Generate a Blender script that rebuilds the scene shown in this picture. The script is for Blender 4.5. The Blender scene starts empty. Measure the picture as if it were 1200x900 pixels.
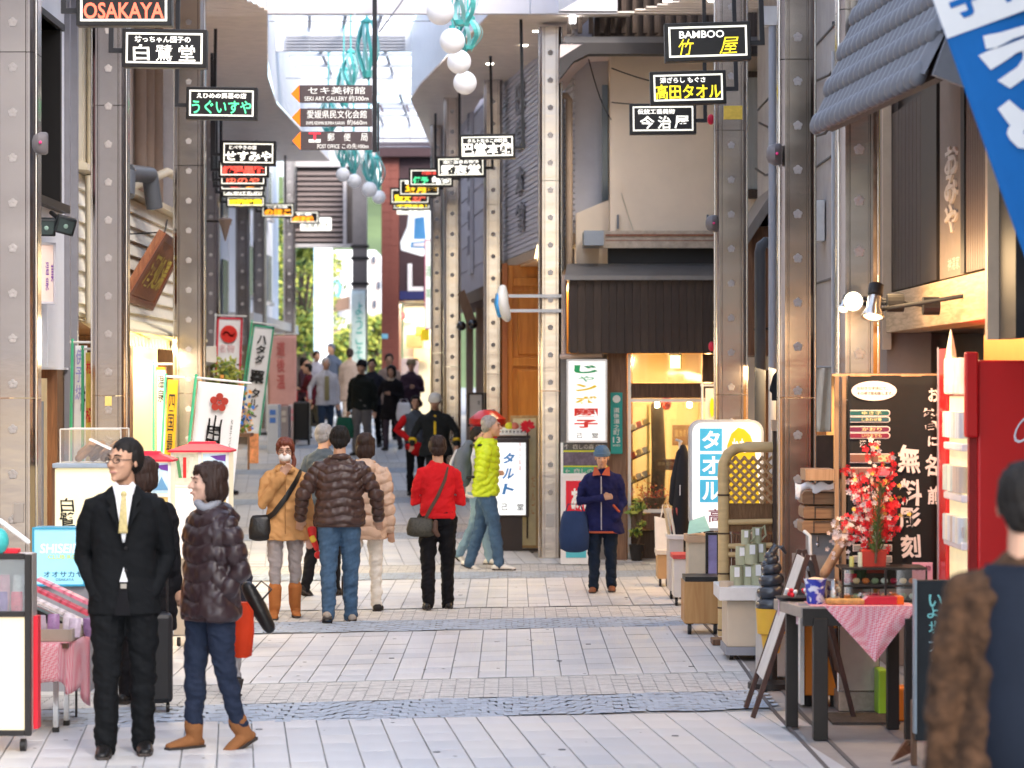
import bpy, bmesh, math, random
import numpy as np
from mathutils import Vector, Matrix, Euler, noise
random.seed(7)
C = bpy.context.scene.collection
SC = bpy.context.scene
F = 3200.0; CZ = 2.05                      # focal length in photo pixels (1200 wide), eye height

# ---------------------------------------------------------------- camera
cam_d = bpy.data.cameras.new("camera"); cam = bpy.data.objects.new("camera", cam_d); C.objects.link(cam)
cam_d.sensor_width = 36; cam_d.lens = F/1200*36
cam_d.clip_start = .2; cam_d.clip_end = 3000
cam.location = (0, 0, CZ); cam.rotation_euler = (math.radians(90), 0, 0)
cam_d.dof.use_dof = True; cam_d.dof.focus_distance = 21; cam_d.dof.aperture_fstop = 3.1
SC.camera = cam
# ---------------------------------------------------------------- sky and sun
w = bpy.data.worlds.new("World"); SC.world = w; w.use_nodes = True
nt = w.node_tree; nt.nodes.clear()
sky = nt.nodes.new("ShaderNodeTexSky"); sky.sky_type = 'NISHITA'; sky.sun_disc = False
SUN_EL, SUN_AZ = math.radians(40), math.radians(150)
sky.sun_elevation = SUN_EL; sky.sun_rotation = SUN_AZ; sky.air_density = 1.0; sky.dust_density = 2.0; sky.ozone_density = 1.0
bg = nt.nodes.new("ShaderNodeBackground"); bg.inputs[1].default_value = 0.15
ow = nt.nodes.new("ShaderNodeOutputWorld"); nt.links.new(sky.outputs[0], bg.inputs[0]); nt.links.new(bg.outputs[0], ow.inputs[0])
sd = bpy.data.lights.new("sun", 'SUN'); sun = bpy.data.objects.new("sun", sd); C.objects.link(sun)
sd.energy = 1.5; sd.angle = math.radians(25); sd.color = (1, .92, .82)
sdir = Vector((math.sin(SUN_AZ)*math.cos(SUN_EL), math.cos(SUN_AZ)*math.cos(SUN_EL), math.sin(SUN_EL)))
sun.rotation_euler = sdir.to_track_quat('Z', 'Y').to_euler(); sun.location = (0, 0, 30)
SC.view_settings.view_transform = 'Standard'; SC.view_settings.look = 'None'
SC.view_settings.exposure = 1.85; SC.view_settings.gamma = 1
SC.render.engine = 'CYCLES'
SC.cycles.use_denoising = True
SC.cycles.max_bounces = 7; SC.cycles.diffuse_bounces = 4; SC.cycles.glossy_bounces = 4; SC.cycles.transparent_max_bounces = 12
SC.cycles.sample_clamp_indirect = 6; SC.cycles.caustics_reflective = False; SC.cycles.caustics_refractive = False

# ---------------------------------------------------------------- helpers
def rise(y):
    xs = [0, 31, 36, 41, 46, 51.6, 56, 60, 66, 90, 3000]; zs = [0, 0, .12, .3, .52, .79, 1.0, 1.18, 1.36, 1.45, 1.45]
    return float(np.interp(y, xs, zs))
def P(px, py, Y): return Vector(((px-600)*Y/F, Y, CZ-(py-450)*Y/F))
def Xat(px, Y): return (px-600)*Y/F
def Zat(py, Y): return CZ-(py-450)*Y/F
_M = {}
def M(name, col, rough=.6, metal=0, var=.1, scale=6, bump=.0, bscale=60, emit=None, estr=0, stretch=(1,1,1), coat=0, alpha=1, sheen=0, rvar=0, spec=.3):
    if name in _M: return _M[name]
    m = bpy.data.materials.new(name); m.use_nodes = True; t = m.node_tree; b = t.nodes["Principled BSDF"]
    b.inputs["Roughness"].default_value = rough; b.inputs["Metallic"].default_value = metal
    b.inputs["Specular IOR Level"].default_value = spec
    c = (*col, 1)
    tc = t.nodes.new("ShaderNodeTexCoord"); mp = t.nodes.new("ShaderNodeMapping"); t.links.new(tc.outputs["Object"], mp.inputs[0])
    mp.inputs["Scale"].default_value = stretch
    if var > 0:
        n = t.nodes.new("ShaderNodeTexNoise"); n.inputs["Scale"].default_value = scale; n.inputs["Detail"].default_value = 5; n.inputs["Roughness"].default_value = .65
        t.links.new(mp.outputs[0], n.inputs["Vector"])
        r = t.nodes.new("ShaderNodeMapRange"); r.inputs[1].default_value = .3; r.inputs[2].default_value = .7
        r.inputs[3].default_value = 1-var; r.inputs[4].default_value = 1+var*.6
        t.links.new(n.outputs[0], r.inputs[0])
        mx = t.nodes.new("ShaderNodeVectorMath"); mx.operation = 'SCALE'; mx.inputs[0].default_value = col
        t.links.new(r.outputs[0], mx.inputs["Scale"]); t.links.new(mx.outputs[0], b.inputs["Base Color"])
        if rvar:
            r2 = t.nodes.new("ShaderNodeMapRange"); r2.inputs[1].default_value = .3; r2.inputs[2].default_value = .7
            r2.inputs[3].default_value = rough-rvar; r2.inputs[4].default_value = rough+rvar
            t.links.new(n.outputs[0], r2.inputs[0]); t.links.new(r2.outputs[0], b.inputs["Roughness"])
    else: b.inputs["Base Color"].default_value = c
    if bump > 0:
        n2 = t.nodes.new("ShaderNodeTexNoise"); n2.inputs["Scale"].default_value = bscale; n2.inputs["Detail"].default_value = 4
        t.links.new(mp.outputs[0], n2.inputs["Vector"])
        bp = t.nodes.new("ShaderNodeBump"); bp.inputs["Strength"].default_value = bump; bp.inputs["Distance"].default_value = .01
        t.links.new(n2.outputs[0], bp.inputs["Height"]); t.links.new(bp.outputs[0], b.inputs["Normal"])
    if emit is not None:
        if estr < 1: estr *= .5
        elif estr > 4: estr *= .7
        b.inputs["Emission Color"].default_value = (*emit, 1); b.inputs["Emission Strength"].default_value = estr
    if coat: b.inputs["Coat Weight"].default_value = coat
    if sheen: b.inputs["Sheen Weight"].default_value = sheen
    if alpha < 1: b.inputs["Alpha"].default_value = alpha
    _M[name] = m; return m
def wood(name, col, dark, scale=3, rough=.5, axis=2):
    if name in _M: return _M[name]
    m = M(name, col, rough, var=.05); t = m.node_tree; b = t.nodes["Principled BSDF"]
    tc = t.nodes.new("ShaderNodeTexCoord"); mp = t.nodes.new("ShaderNodeMapping"); s = [14, 14, 14]; s[axis] = 1.1; mp.inputs["Scale"].default_value = s
    t.links.new(tc.outputs["Object"], mp.inputs[0])
    n = t.nodes.new("ShaderNodeTexNoise"); n.inputs["Scale"].default_value = scale; n.inputs["Detail"].default_value = 6; n.inputs["Distortion"].default_value = .8
    t.links.new(mp.outputs[0], n.inputs["Vector"])
    r = t.nodes.new("ShaderNodeValToRGB"); r.color_ramp.elements[0].position = .35; r.color_ramp.elements[1].position = .65
    r.color_ramp.elements[0].color = (*dark, 1); r.color_ramp.elements[1].color = (*col, 1)
    t.links.new(n.outputs[0], r.inputs[0]); t.links.new(r.outputs[0], b.inputs["Base Color"])
    return m
def gingham(name, a, b_, sc=60):
    if name in _M: return _M[name]
    m = M(name, a, .8, var=.01); t = m.node_tree; b = t.nodes["Principled BSDF"]
    tc = t.nodes.new("ShaderNodeTexCoord"); ch = t.nodes.new("ShaderNodeTexChecker"); ch.inputs["Scale"].default_value = sc
    mp = t.nodes.new("ShaderNodeMapping"); mp.inputs["Rotation"].default_value = (.5, .6, .8); mp.inputs["Location"].default_value = (.003, .004, .002)
    t.links.new(tc.outputs["Object"], mp.inputs[0]); t.links.new(mp.outputs[0], ch.inputs[0])
    ch.inputs[1].default_value = (*a, 1); ch.inputs[2].default_value = (*b_, 1); t.links.new(ch.outputs[0], b.inputs["Base Color"])
    return m
def glow(name, col, s): return M(name, (.8, .8, .8), .5, var=0, emit=col, estr=s)
def glass(name="glass", tint=(.9, .95, .95), a=.18):
    if name in _M: return _M[name]
    m = bpy.data.materials.new(name); m.use_nodes = True; t = m.node_tree; t.nodes.clear()
    o = t.nodes.new("ShaderNodeOutputMaterial"); mx = t.nodes.new("ShaderNodeMixShader"); tr = t.nodes.new("ShaderNodeBsdfTransparent"); g = t.nodes.new("ShaderNodeBsdfGlossy")
    tr.inputs[0].default_value = (*tint, 1); g.inputs["Roughness"].default_value = .04; mx.inputs[0].default_value = a
    t.links.new(tr.outputs[0], mx.inputs[1]); t.links.new(g.outputs[0], mx.inputs[2]); t.links.new(mx.outputs[0], o.inputs[0]); _M[name] = m; return m

def each(boxes, name, mat, parent, **k):
    for b in boxes: MB().box(*b).build(name, mat, parent, world=True, **k)
class MB:
    def __init__(s): s.v = []; s.f = []
    def add(s, vs, fs):
        n = len(s.v); s.v += [tuple(q) for q in vs]; s.f += [tuple(i+n for i in f) for f in fs]; return s
    def box(s, x0, x1, y0, y1, z0, z1):
        vs = [(x, y, z) for z in (z0, z1) for y in (y0, y1) for x in (x0, x1)]
        return s.add(vs, [(0,2,3,1), (4,5,7,6), (0,1,5,4), (2,6,7,3), (0,4,6,2), (1,3,7,5)])
    def obox(s, c, r, u, d, w, h, t):            # centre, right/up/depth unit vectors, sizes
        c, r, u, d = map(Vector, (c, r, u, d))
        vs = [c+r*(a*w/2)+d*(b*t/2)+u*(e*h/2) for e in (-1, 1) for b in (-1, 1) for a in (-1, 1)]
        return s.add(vs, [(0,2,3,1), (4,5,7,6), (0,1,5,4), (2,6,7,3), (0,4,6,2), (1,3,7,5)])
    def prism(s, pts, ext):
        n = len(pts); ext = Vector(ext); p = [Vector(q) for q in pts]
        return s.add(p+[q+ext for q in p], [tuple(range(n))[::-1], tuple(range(n, 2*n))]+[(i, (i+1) % n, n+(i+1) % n, n+i) for i in range(n)])
    def rings(s, R, cap=True, closed=True):
        n = len(R[0]); base = len(s.v)
        for r in R: s.v += [tuple(q) for q in r]
        for j in range(len(R)-1):
            for i in range(n if closed else n-1):
                a = base+j*n+i; b = base+j*n+(i+1) % n; s.f.append((a, b, b+n, a+n))
        if cap: s.f.append(tuple(base+i for i in range(n))[::-1]); s.f.append(tuple(base+(len(R)-1)*n+i for i in range(n)))
        return s
    def tube(s, pts, rad, n=10, ref=(1, 0, 0), dome=True):
        """pts list, rad list of r or (ra, rb); ra lies along ref"""
        pts = [Vector(p) for p in pts]
        if not isinstance(rad, (list, tuple)): rad = [rad]*len(pts)
        rad = [(r, r) if not isinstance(r, (list, tuple)) else r for r in rad]
        R = []; ref = Vector(ref)
        for i, p in enumerate(pts):
            t = (pts[min(i+1, len(pts)-1)]-pts[max(i-1, 0)]).normalized()
            a = ref-t*ref.dot(t)
            if a.length < .15: a = Vector((0, 1, 0))-t*t.y
            if a.length < .15: a = Vector((0, 0, 1))-t*t.z
            a.normalize(); b = t.cross(a)
            ra, rb = rad[i]
            mk = lambda c, k: [c+a*(ra*k*math.cos(q))+b*(rb*k*math.sin(q)) for q in [2*math.pi*j/n for j in range(n)]]
            if dome and i == 0:
                m = min(ra, rb)
                for z in (.97, .7): R.append(mk(p-t*m*z, math.sqrt(1-z*z)))
            R.append(mk(p, 1))
            if dome and i == len(pts)-1:
                m = min(ra, rb)
                for z in (.7, .97): R.append(mk(p+t*m*z, math.sqrt(1-z*z)))
        return s.rings(R)
    def cyl(s, p0, p1, r, r1=None, n=12): return s.tube([p0, p1], [r, r if r1 is None else r1], n, dome=False)
    def ell(s, c, r, nu=14, nv=9, M3=None):
        c = Vector(c); r = (r, r, r) if not isinstance(r, (list, tuple)) else r; R = []
        for j in range(1, nv):
            a = math.pi*j/nv; ring = []
            for i in range(nu):
                b = 2*math.pi*i/nu; q = Vector((r[0]*math.sin(a)*math.cos(b), r[1]*math.sin(a)*math.sin(b), -r[2]*math.cos(a)))
                if M3 is not None: q = M3 @ q
                ring.append(c+q)
            R.append(ring)
        return s.rings(R)
    def lathe(s, prof, c=(0, 0, 0), n=16):
        c = Vector(c); return s.rings([[c+Vector((r*math.cos(2*math.pi*i/n), r*math.sin(2*math.pi*i/n), z)) for i in range(n)] for r, z in prof])
    def grid(s, fn, nu, nv):
        b = len(s.v); s.v += [tuple(fn(i/nu, j/nv)) for j in range(nv+1) for i in range(nu+1)]
        for j in range(nv):
            for i in range(nu):
                a = b+j*(nu+1)+i; s.f.append((a, a+1, a+nu+2, a+nu+1))
        return s
    def xform(s, m): s.v = [tuple(m @ Vector(q)) for q in s.v]; return s
    def mesh(s, name):
        me = bpy.data.meshes.new(name); me.from_pydata(s.v, [], s.f); me.update(); return me
    def build(s, name, mat, parent=None, world=False, smooth=False, bevel=0, kind=None, label=None, thick=0):
        if world and parent is not None:
            inv = WM(parent).inverted(); s.xform(inv)
        me = s.mesh(name)
        return link(name, me, mat, parent, smooth, bevel, kind, label, thick)
def link(name, me, mat, parent=None, smooth=False, bevel=0, kind=None, label=None, thick=0):
    o = bpy.data.objects.new(name, me); C.objects.link(o)
    if mat is not None and not me.materials: me.materials.append(mat)
    if smooth:
        me.polygons.foreach_set("use_smooth", [True]*len(me.polygons))
        try: me.set_sharp_from_angle(angle=math.radians(50 if smooth is True else smooth))
        except Exception: pass
    if thick:
        q = o.modifiers.new("thickness", 'SOLIDIFY'); q.thickness = thick; q.offset = 0
    if bevel:
        q = o.modifiers.new("bevel", 'BEVEL'); q.width = bevel; q.segments = 2; q.limit_method = 'ANGLE'; q.angle_limit = math.radians(40)
    if parent is not None: o.parent = parent
    if kind: o["kind"] = kind
    if label: o["label"] = label
    return o
def WM(o):
    m = Matrix.LocRotScale(o.location, o.rotation_euler, o.scale)
    return WM(o.parent) @ m if o.parent else m
def thing(name, label, cat, loc=(0, 0, 0), rz=0, group=None, rot=None):
    o = bpy.data.objects.new(name, None); C.objects.link(o); o.empty_display_size = .2
    o.location = loc; o.rotation_euler = rot if rot else (0, 0, rz)
    return tag(o, label, cat, group)
def tag(o, label=None, cat=None, group=None, kind=None):
    if label: o["label"] = label
    if cat: o["category"] = cat
    if group: o["group"] = group
    if kind: o["kind"] = kind
    return o
def struct(name, mb, mat, **k): return mb.build(name, mat, kind='structure', **k)
_T = {}
def glyphs(s, bold=0., warp=0.):
    key = (s, bold, warp)
    if key in _T: return _T[key]
    cu = bpy.data.curves.new("text", 'FONT'); cu.body = s; cu.offset = bold; cu.resolution_u = 3
    o = bpy.data.objects.new("text", cu); C.objects.link(o)
    me = bpy.data.meshes.new_from_object(o.evaluated_get(bpy.context.evaluated_depsgraph_get()))
    v = [[a.co.x, a.co.y] for a in me.vertices]; f = [tuple(p.vertices) for p in me.polygons]
    bpy.data.objects.remove(o); bpy.data.curves.remove(cu); bpy.data.meshes.remove(me)
    if warp:
        for a in v:
            n = noise.noise_vector(Vector((a[0]*2.2, a[1]*2.2, len(s)*3.1+ord(s[0]) % 17))); a[0] += n.x*warp; a[1] += n.y*warp
    if not v: v = [[0, 0], [1, 1]]
    A = np.array(v); mn = A.min(0); mx = A.max(0); A = (A-mn)/np.maximum(mx-mn, 1e-5)
    _T[key] = (A, f, float((mx-mn)[0]/max((mx-mn)[1], 1e-5))); return _T[key]
def text(parent, s, cx, cz, W, H, mat, y=-.003, bold=.012, warp=0., vert=False, name="lettering", sx=0., keep=False):
    """flat lettering in the parent's local XZ plane, facing -Y"""
    mb = MB()
    cells = []
    if vert:
        n = len(s); h = H/n
        for i, ch in enumerate(s):
            if ch != ' ': cells.append((ch, cx, cz+H/2-h*(i+.5), W, h*.88))
    else: cells.append((s, cx, cz, W, H))
    for ch, x, z, w_, h_ in cells:
        A, f, asp = glyphs(ch, bold, warp)
        if ch in "ーｌ" and vert: w_ = w_*.25
        if keep: w_ = min(w_, h_*asp)
        mb.add([(x+(a[0]-.5)*w_+(a[1]-.5)*sx*h_, y, z+(a[1]-.5)*h_) for a in A], f)
    return mb.build(name, mat, parent)
def board(name, label, cat, px0, py0, px1, py1, Y, face, edge=None, depth=.06, border=0, bmat=None, texts=(), yaw=0, roll=0, group=None, tilt=0, bevel=.004, face_name="panel"):
    """upright board whose front face fills the photo rectangle at distance Y; texts = (string, u, v, w, h, material, dict)"""
    Wd = (px1-px0)*Y/F; Hd = (py1-py0)*Y/F; c = P((px0+px1)/2, (py0+py1)/2, Y)
    t = thing(name, label, cat, c, rot=(tilt, roll, yaw), group=group)
    edge = edge or face
    if border:
        MB().box(-Wd/2, Wd/2, .004, depth, -Hd/2, Hd/2).build("casing", edge, t, bevel=bevel)
        b = border; fr = MB()
        fr.box(-Wd/2, Wd/2, -.012, .0035, Hd/2-b, Hd/2).box(-Wd/2, Wd/2, -.012, .0035, -Hd/2, -Hd/2+b)
        fr.box(-Wd/2, -Wd/2+b, -.012, .0035, -Hd/2+b+.0005, Hd/2-b-.0005).box(Wd/2-b, Wd/2, -.012, .0035, -Hd/2+b+.0005, Hd/2-b-.0005)
        fr.build("frame", bmat or edge, t)
        MB().box(-Wd/2+b+.001, Wd/2-b-.001, -.001, .003, -Hd/2+b+.001, Hd/2-b-.001).build(face_name, face, t)
    else:
        MB().box(-Wd/2, Wd/2, 0, depth, -Hd/2, Hd/2).build(face_name, face, t, bevel=bevel)
    for q in texts:
        s, u, v, ww, hh, m = q[:6]; kw = q[6] if len(q) > 6 else {}
        text(t, s, (u-.5)*Wd, (.5-v)*Hd, ww*Wd, hh*Hd, m, y=kw.pop("y", -.004), **kw)
    return t
def copy_tree(o, parent=None):
    c = o.copy(); C.objects.link(c); c.parent = parent
    for ch in list(o.children): copy_tree(ch, c)
    return c
# ================================================================ THE GROUND
stone = M("paving_stone", (.43, .43, .44), .55, var=.13, scale=2.3, bump=.15, bscale=120, rvar=.1)
grout = M("grout", (.36, .355, .35), .9, var=.2, scale=9)
ERx = ([0, 25, 26.5, 31.2, 31.9, 39.4, 42.7, 48.8, 60, 90], [1.68, 1.68, 2.4, 2.4, .3, -.4, -1.05, -1.5, -1.9, -2.2])
ELx = ([0, 28, 36, 45, 53, 66, 90], [-3.35, -3.4, -4.0, -4.85, -5.15, -5.25, -5.3])
def ER(y): return float(np.interp(y, *ERx))
def EL(y): return float(np.interp(y, *ELx))
# one ground sheet to the horizon that follows the slope of the street
g = MB(); ys = [-60, -5]+list(np.arange(0, 70, 2.))+[72, 80, 90, 150, 400, 2500]
for i, yy in enumerate(ys):
    g.v += [(x, yy, rise(yy)-.012) for x in (-1500, -60, -12, -5, 0, 5, 12, 60, 1500)]
for i in range(len(ys)-1):
    for j in range(8):
        a = i*9+j; g.f.append((a, a+1, a+10, a+9))
ground = g.build("ground", grout, kind='structure')
pave = MB(); pave.box(-3.3, 1.6, 2, 3, -.011, -.008); pave = struct("pavement", pave, grout)
# paving: repeating rows of long stone tiles, a band of small setts and a blue-grey mosaic band
tile_mats = []
for i, c in enumerate([(.60, .60, .61), (.57, .575, .59), (.625, .615, .605), (.54, .55, .57)]):
    tile_mats.append(M("paving_tile_%s" % "abcd"[i], c, .42, var=.13, scale=1.7, bump=.12, bscale=150, rvar=.12))
sett_m = M("pale_setts", (.60, .58, .55), .6, var=.16, scale=14, bump=.2, bscale=80)
blue_m = M("blue_grey_setts", (.42, .48, .56), .6, var=.14, scale=9, bump=.3, bscale=60)
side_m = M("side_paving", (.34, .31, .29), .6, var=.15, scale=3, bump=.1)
def slopeY(Y0): return {0: .24, 1: .19}.get(Y0, .15)
tile_meshes = {}
def tile_mesh(w_, l_, mi, d2, sl):
    k = (round(w_, 3), round(l_, 3), mi, d2, sl)
    if k not in tile_meshes:
        b = MB(); e = .004; h = .008
        b.rings([[(-w_/2, -l_/2, -h), (w_/2, -l_/2, -h), (w_/2, l_/2, -h), (-w_/2, l_/2, -h)], [(-w_/2, -l_/2, -e*.4), (w_/2, -l_/2, -e*.4), (w_/2, l_/2, -e*.4), (-w_/2, l_/2, -e*.4)],
                 [(-w_/2+e, -l_/2+e, 0), (w_/2-e, -l_/2+e, 0), (w_/2-e, l_/2-e, 0), (-w_/2+e, l_/2-e, 0)]])
        b.v = [(x+d2*y, y+sl*x, z) for x, y, z in b.v]
        me = b.mesh("paving_tile"); me.materials.append(tile_mats[mi]); tile_meshes[k] = me
    return tile_meshes[k]
rest = [MB(), MB(), MB(), MB()]; setts = MB(); blues = MB(); n_tile = 0
def flat(mb, x, y, w_, l_, sl, z=0., dirn=0.):
    q = [(x-w_/2, y-l_/2), (x+w_/2, y-l_/2), (x+w_/2, y+l_/2), (x-w_/2, y+l_/2)]
    vs = []
    for a, b in q:
        a2 = a+(b-y)*dirn; b2 = b+(a-x)*sl
        vs.append((a2, b2, rise(b2)+z))
    n = len(mb.v); mb.v += vs; mb.f.append((n, n+1, n+2, n+3))
rr = random.Random(3)
near_rows = []
for per in range(-1, 8):
    y0 = 16.9+5.98*per                                # near edge of the blue band, at x = 0
    sl = slopeY(per) if y0 < 60 else .12
    dirn = {-1: -.10, 0: -.10, 1: 0., 2: 0.}.get(per, -.08)
    # blue band: arcs of small setts
    for j in range(10):
        for i in range(90):
            x = -5.6+i*.1+(.05 if j % 2 else 0); y = y0+.05+j*.1+.03*math.sin(i*.9)
            ye = y+sl*x
            if not (EL(ye) < x < ER(ye)): continue
            flat(blues, x+rr.uniform(-.006, .006), ye, .094, .094, sl, rr.uniform(-.002, .001), .25*math.sin(i*.45))
    for j in range(12):
        for i in range(90):
            x = -5.6+i*.0975; y = y0+1.06+j*.0958; ye = y+sl*x
            if not (EL(ye) < x < ER(ye)): continue
            flat(setts, x, ye, .093, .091, sl, rr.uniform(-.002, .001), dirn)
    L = .37; w_ = .195
    d2 = {-1: -.10, 0: 0.0, 1: 0.0}.get(per, -.08)
    for j in range(10):
        for i in range(48):
            yy = y0+2.24+j*L+L/2; xx = -5.6+i*w_+d2*(yy-y0-2.2); ye = yy+sl*xx
            if not (EL(ye)-.05 < xx < ER(ye)+.02): continue
            mi = rr.choice([0, 0, 0, 1, 1, 2, 2, 3])
            inv = 12.8 < ye < 24 and abs(xx/ye) < .192
            if inv and n_tile < 298 and per in (-1, 0):
                n_tile += 1
                o = bpy.data.objects.new("paving_tile", tile_mesh(w_-.0075, L-.0035, mi, d2, sl)); C.objects.link(o); o.parent = pave
                o.location = (xx, ye, rise(ye)+rr.uniform(-.0012, .001))
            else: flat(rest[mi], xx, ye, w_-.0075, L-.0035, sl, rr.uniform(-.002, .001), d2)
for k, r_ in enumerate(rest): r_.build("distant_paving_tiles", tile_mats[k], pave, kind='stuff')
setts.build("small_setts", sett_m, pave, kind='stuff'); blues.build("mosaic_setts", blue_m, pave, kind='stuff')
# side strips under the shop fronts
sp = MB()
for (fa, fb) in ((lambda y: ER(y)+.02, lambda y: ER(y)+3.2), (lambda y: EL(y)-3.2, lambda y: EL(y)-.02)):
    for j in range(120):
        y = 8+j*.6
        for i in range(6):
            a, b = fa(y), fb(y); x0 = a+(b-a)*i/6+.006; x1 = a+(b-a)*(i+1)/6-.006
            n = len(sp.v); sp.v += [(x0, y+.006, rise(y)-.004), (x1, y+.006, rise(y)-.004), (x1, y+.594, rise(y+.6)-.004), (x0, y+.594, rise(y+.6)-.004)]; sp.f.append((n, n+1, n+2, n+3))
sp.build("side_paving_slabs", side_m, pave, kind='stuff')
dr = MB()
for off in (.0, .16):
    pts = [(1.66+off+.02*math.sin(y), y, .004) for y in np.arange(9, 25.2, .8)]
    dr.rings([[(x-.012, y, .001), (x-.012, y, .006), (x+.012, y, .006), (x+.012, y, .001)] for x, y, z in pts])
dr.build("drain_edging", M("dark_edging", (.12, .11, .11), .7), pave)

# ================================================================ ARCADE COLUMNS
steel = M("brushed_stainless", (.42, .375, .35), .2, 1, var=.06, scale=1.2, stretch=(.5, .5, 1.6), rvar=.05, bump=.5, bscale=2.2)
steel2 = M("bright_steel_edge", (.66, .63, .61), .2, 1, var=.04, scale=4)
crest_m = M("crest_silver", (.37, .345, .335), .6, .2, var=.05)
plinth_m = M("plinth_granite", (.36, .31, .27), .5, var=.2, scale=30)
cb = MB(); 
for k in range(5):
    a = math.radians(18+72*k); cb.lathe([(.001, 0), (.017, 0), (.013, .004), (.001, .005)], (0, 0, 0), 8)
    n = 8*4; cb.v[-n:] = [(q[0]+.019*math.cos(a), q[1]*1+.019*math.sin(a)-0, q[2]) for q in cb.v[-n:]]
cb.lathe([(.001, 0), (.028, 0), (.028, .002), (.001, .002)], (0, 0, -.001), 14)
cb.xform(Matrix.Rotation(math.radians(90), 4, 'X'))
crest_me = cb.mesh("crest"); crest_me.materials.append(crest_m)
def column(px, k, wpx, label, ztop=6.3, zc=0.6, side=1, plinth=False):
    Y = F/k; w_ = wpx/k; X = Xat(px, Y); gz = rise(Y)
    t = thing("arcade_column", label, "column", (X, Y+.15, gz), 0, "steel columns carrying the arcade roof")
    H = ztop+gz*.9-gz if False else ztop-gz
    h = w_/2; d = .15
    s = MB()
    prof = [(-h, -d+.03), (-h+.012, -d+.012), (-h+.03, -d), (-h+.046, -d), (-h+.05, -d+.012), (-h+.058, -d+.012), (-h+.062, -d),
            (h-.062, -d), (h-.058, -d+.012), (h-.05, -d+.012), (h-.046, -d), (h-.03, -d), (h-.012, -d+.012), (h, -d+.03), (h, d), (-h, d)]
    z0 = .12 if plinth else 0
    zj = [z0]+[z for z in (1.95, 4.4) if z < H]+[H]
    for a, b in zip(zj[:-1], zj[1:]):
        s.rings([[(x, y, z) for x, y in prof] for z in (a+.003, b-.003)])
    shaft = s.build("shaft", steel, t)
    e = MB()
    for sx in (-1, 1): e.cyl((sx*(h+.006), -d+.05, z0), (sx*(h+.006), -d+.05, H), .011, n=8)
    e.build("edge_trim", steel2, t, smooth=True)
    z = zc
    while z < H-.2:
        o = bpy.data.objects.new("crest", crest_me); C.objects.link(o); o.parent = shaft; o.location = (0, -d-.001, z); z += .32
        if Y > 40 and z < 1.0: pass
    if plinth:
        MB().box(-h-.012, h+.012, -d-.012, d+.012, 0, .12).build("plinth", plinth_m, t, bevel=.004)
        MB().box(-h-.004, h+.004, -d-.014, -d-.004, .13, .55).build("access_panel", M("dull_steel", (.40, .36, .34), .4, .9), t)
    return t
cols = dict(
 L0=column(15, 165.6, 50, "stainless steel arcade column at the far left edge beside the glass showcase", zc=.45),
 L1=column(127, 139, 39, "stainless column standing behind the man in the dark suit", zc=.55),
 L2=column(221, 109, 34, "stainless column just left of the white plum-crest banner", zc=.5),
 L3=column(247, 70, 17, "narrow far column immediately right of and behind the column by the plum-crest banner", ztop=6.9, zc=.5),
 L4=column(284, 60, 15, "far column above the small red and white banner", ztop=7.0, zc=.5),
 L5=column(304, 55, 14, "far column above the green bordered chestnut banner", ztop=7.1, zc=.5),
 L6=column(339, 48, 13, "farthest left column at the corner of the brown louvred end board", ztop=7.6, zc=.5),
 R1=column(1007, 187, 44, "stainless column behind the black engraving banner, lit orange by spotlights", zc=.32, plinth=True),
 R2=column(935, 162, 40, "stainless column beside the rattan screen, with orange glow", zc=.4),
 R3=column(857, 126.6, 36, "stainless column behind the round-cornered towel shop sign", zc=.42),
 R4=column(645, 100.6, 25, "freestanding stainless column just left of the old woman", ztop=6.22, zc=.45),
 R5=column(578, 81, 20, "stainless column left of the orange wooden door", ztop=6.6, zc=.45),
 R6=column(530, 75, 18, "stainless column above the man with the white cap", ztop=6.6, zc=.5),
 R7=column(512, 65.6, 13, "slim stainless column directly left of the one above the white cap", ztop=6.8, zc=.5))
def plate(c, px, py, w_, h_, mat, nm="access_plate"):
    q = WM(c).inverted() @ Vector((0, 0, 0)); Yf = c.location.y-.152
    MB().box(Xat(px-w_/2, Yf), Xat(px+w_/2, Yf), Yf-.006, Yf-.001, Zat(py+h_/2, Yf), Zat(py-h_/2, Yf)).build(nm, mat, c, world=True, bevel=.002)
ps_ = M("dull_steel", (.40, .36, .34), .4, .9)
plate(cols['L0'], 22, 601, 12, 23, ps_); plate(cols['R4'], 645, 610, 10, 16, ps_); plate(cols['R2'], 935, 660, 14, 24, ps_); plate(cols['L1'], 127, 470, 8, 11, M("notice_yellow", (.75, .62, .2), .5), "sticker"); plate(cols['R3'], 859, 132, 22, 16, M("amber_sticker", (.72, .5, .08), .4, var=.2, scale=20), "sticker")
# ================================================================ ARCADE ROOF
roofm = bpy.data.materials.new("milky_roof_sheet"); roofm.use_nodes = True; t_ = roofm.node_tree; t_.nodes.clear()
o_ = t_.nodes.new("ShaderNodeOutputMaterial"); m1 = t_.nodes.new("ShaderNodeMixShader"); tl = t_.nodes.new("ShaderNodeBsdfTranslucent"); tp = t_.nodes.new("ShaderNodeBsdfTransparent")
tl.inputs[0].default_value = (.78, .86, .95, 1); tp.inputs[0].default_value = (1, .98, .96, 1); m1.inputs[0].default_value = .4
t_.links.new(tp.outputs[0], m1.inputs[1]); t_.links.new(tl.outputs[0], m1.inputs[2]); t_.links.new(m1.outputs[0], o_.inputs[0])
slat_m = M("ceiling_slats", (.80, .71, .64), .45, .05, var=.12, scale=5)
fas_m = M("pale_lilac_metal", (.62, .61, .66), .45, .1, var=.05, scale=2)
beam_m = M("white_beam", (.74, .76, .80), .5, var=.05)
roof = thing("arcade_roof", "arcade ceiling with milky skylight between metal slat soffits, high over the street", "roof", (0, 0, 6))
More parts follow.
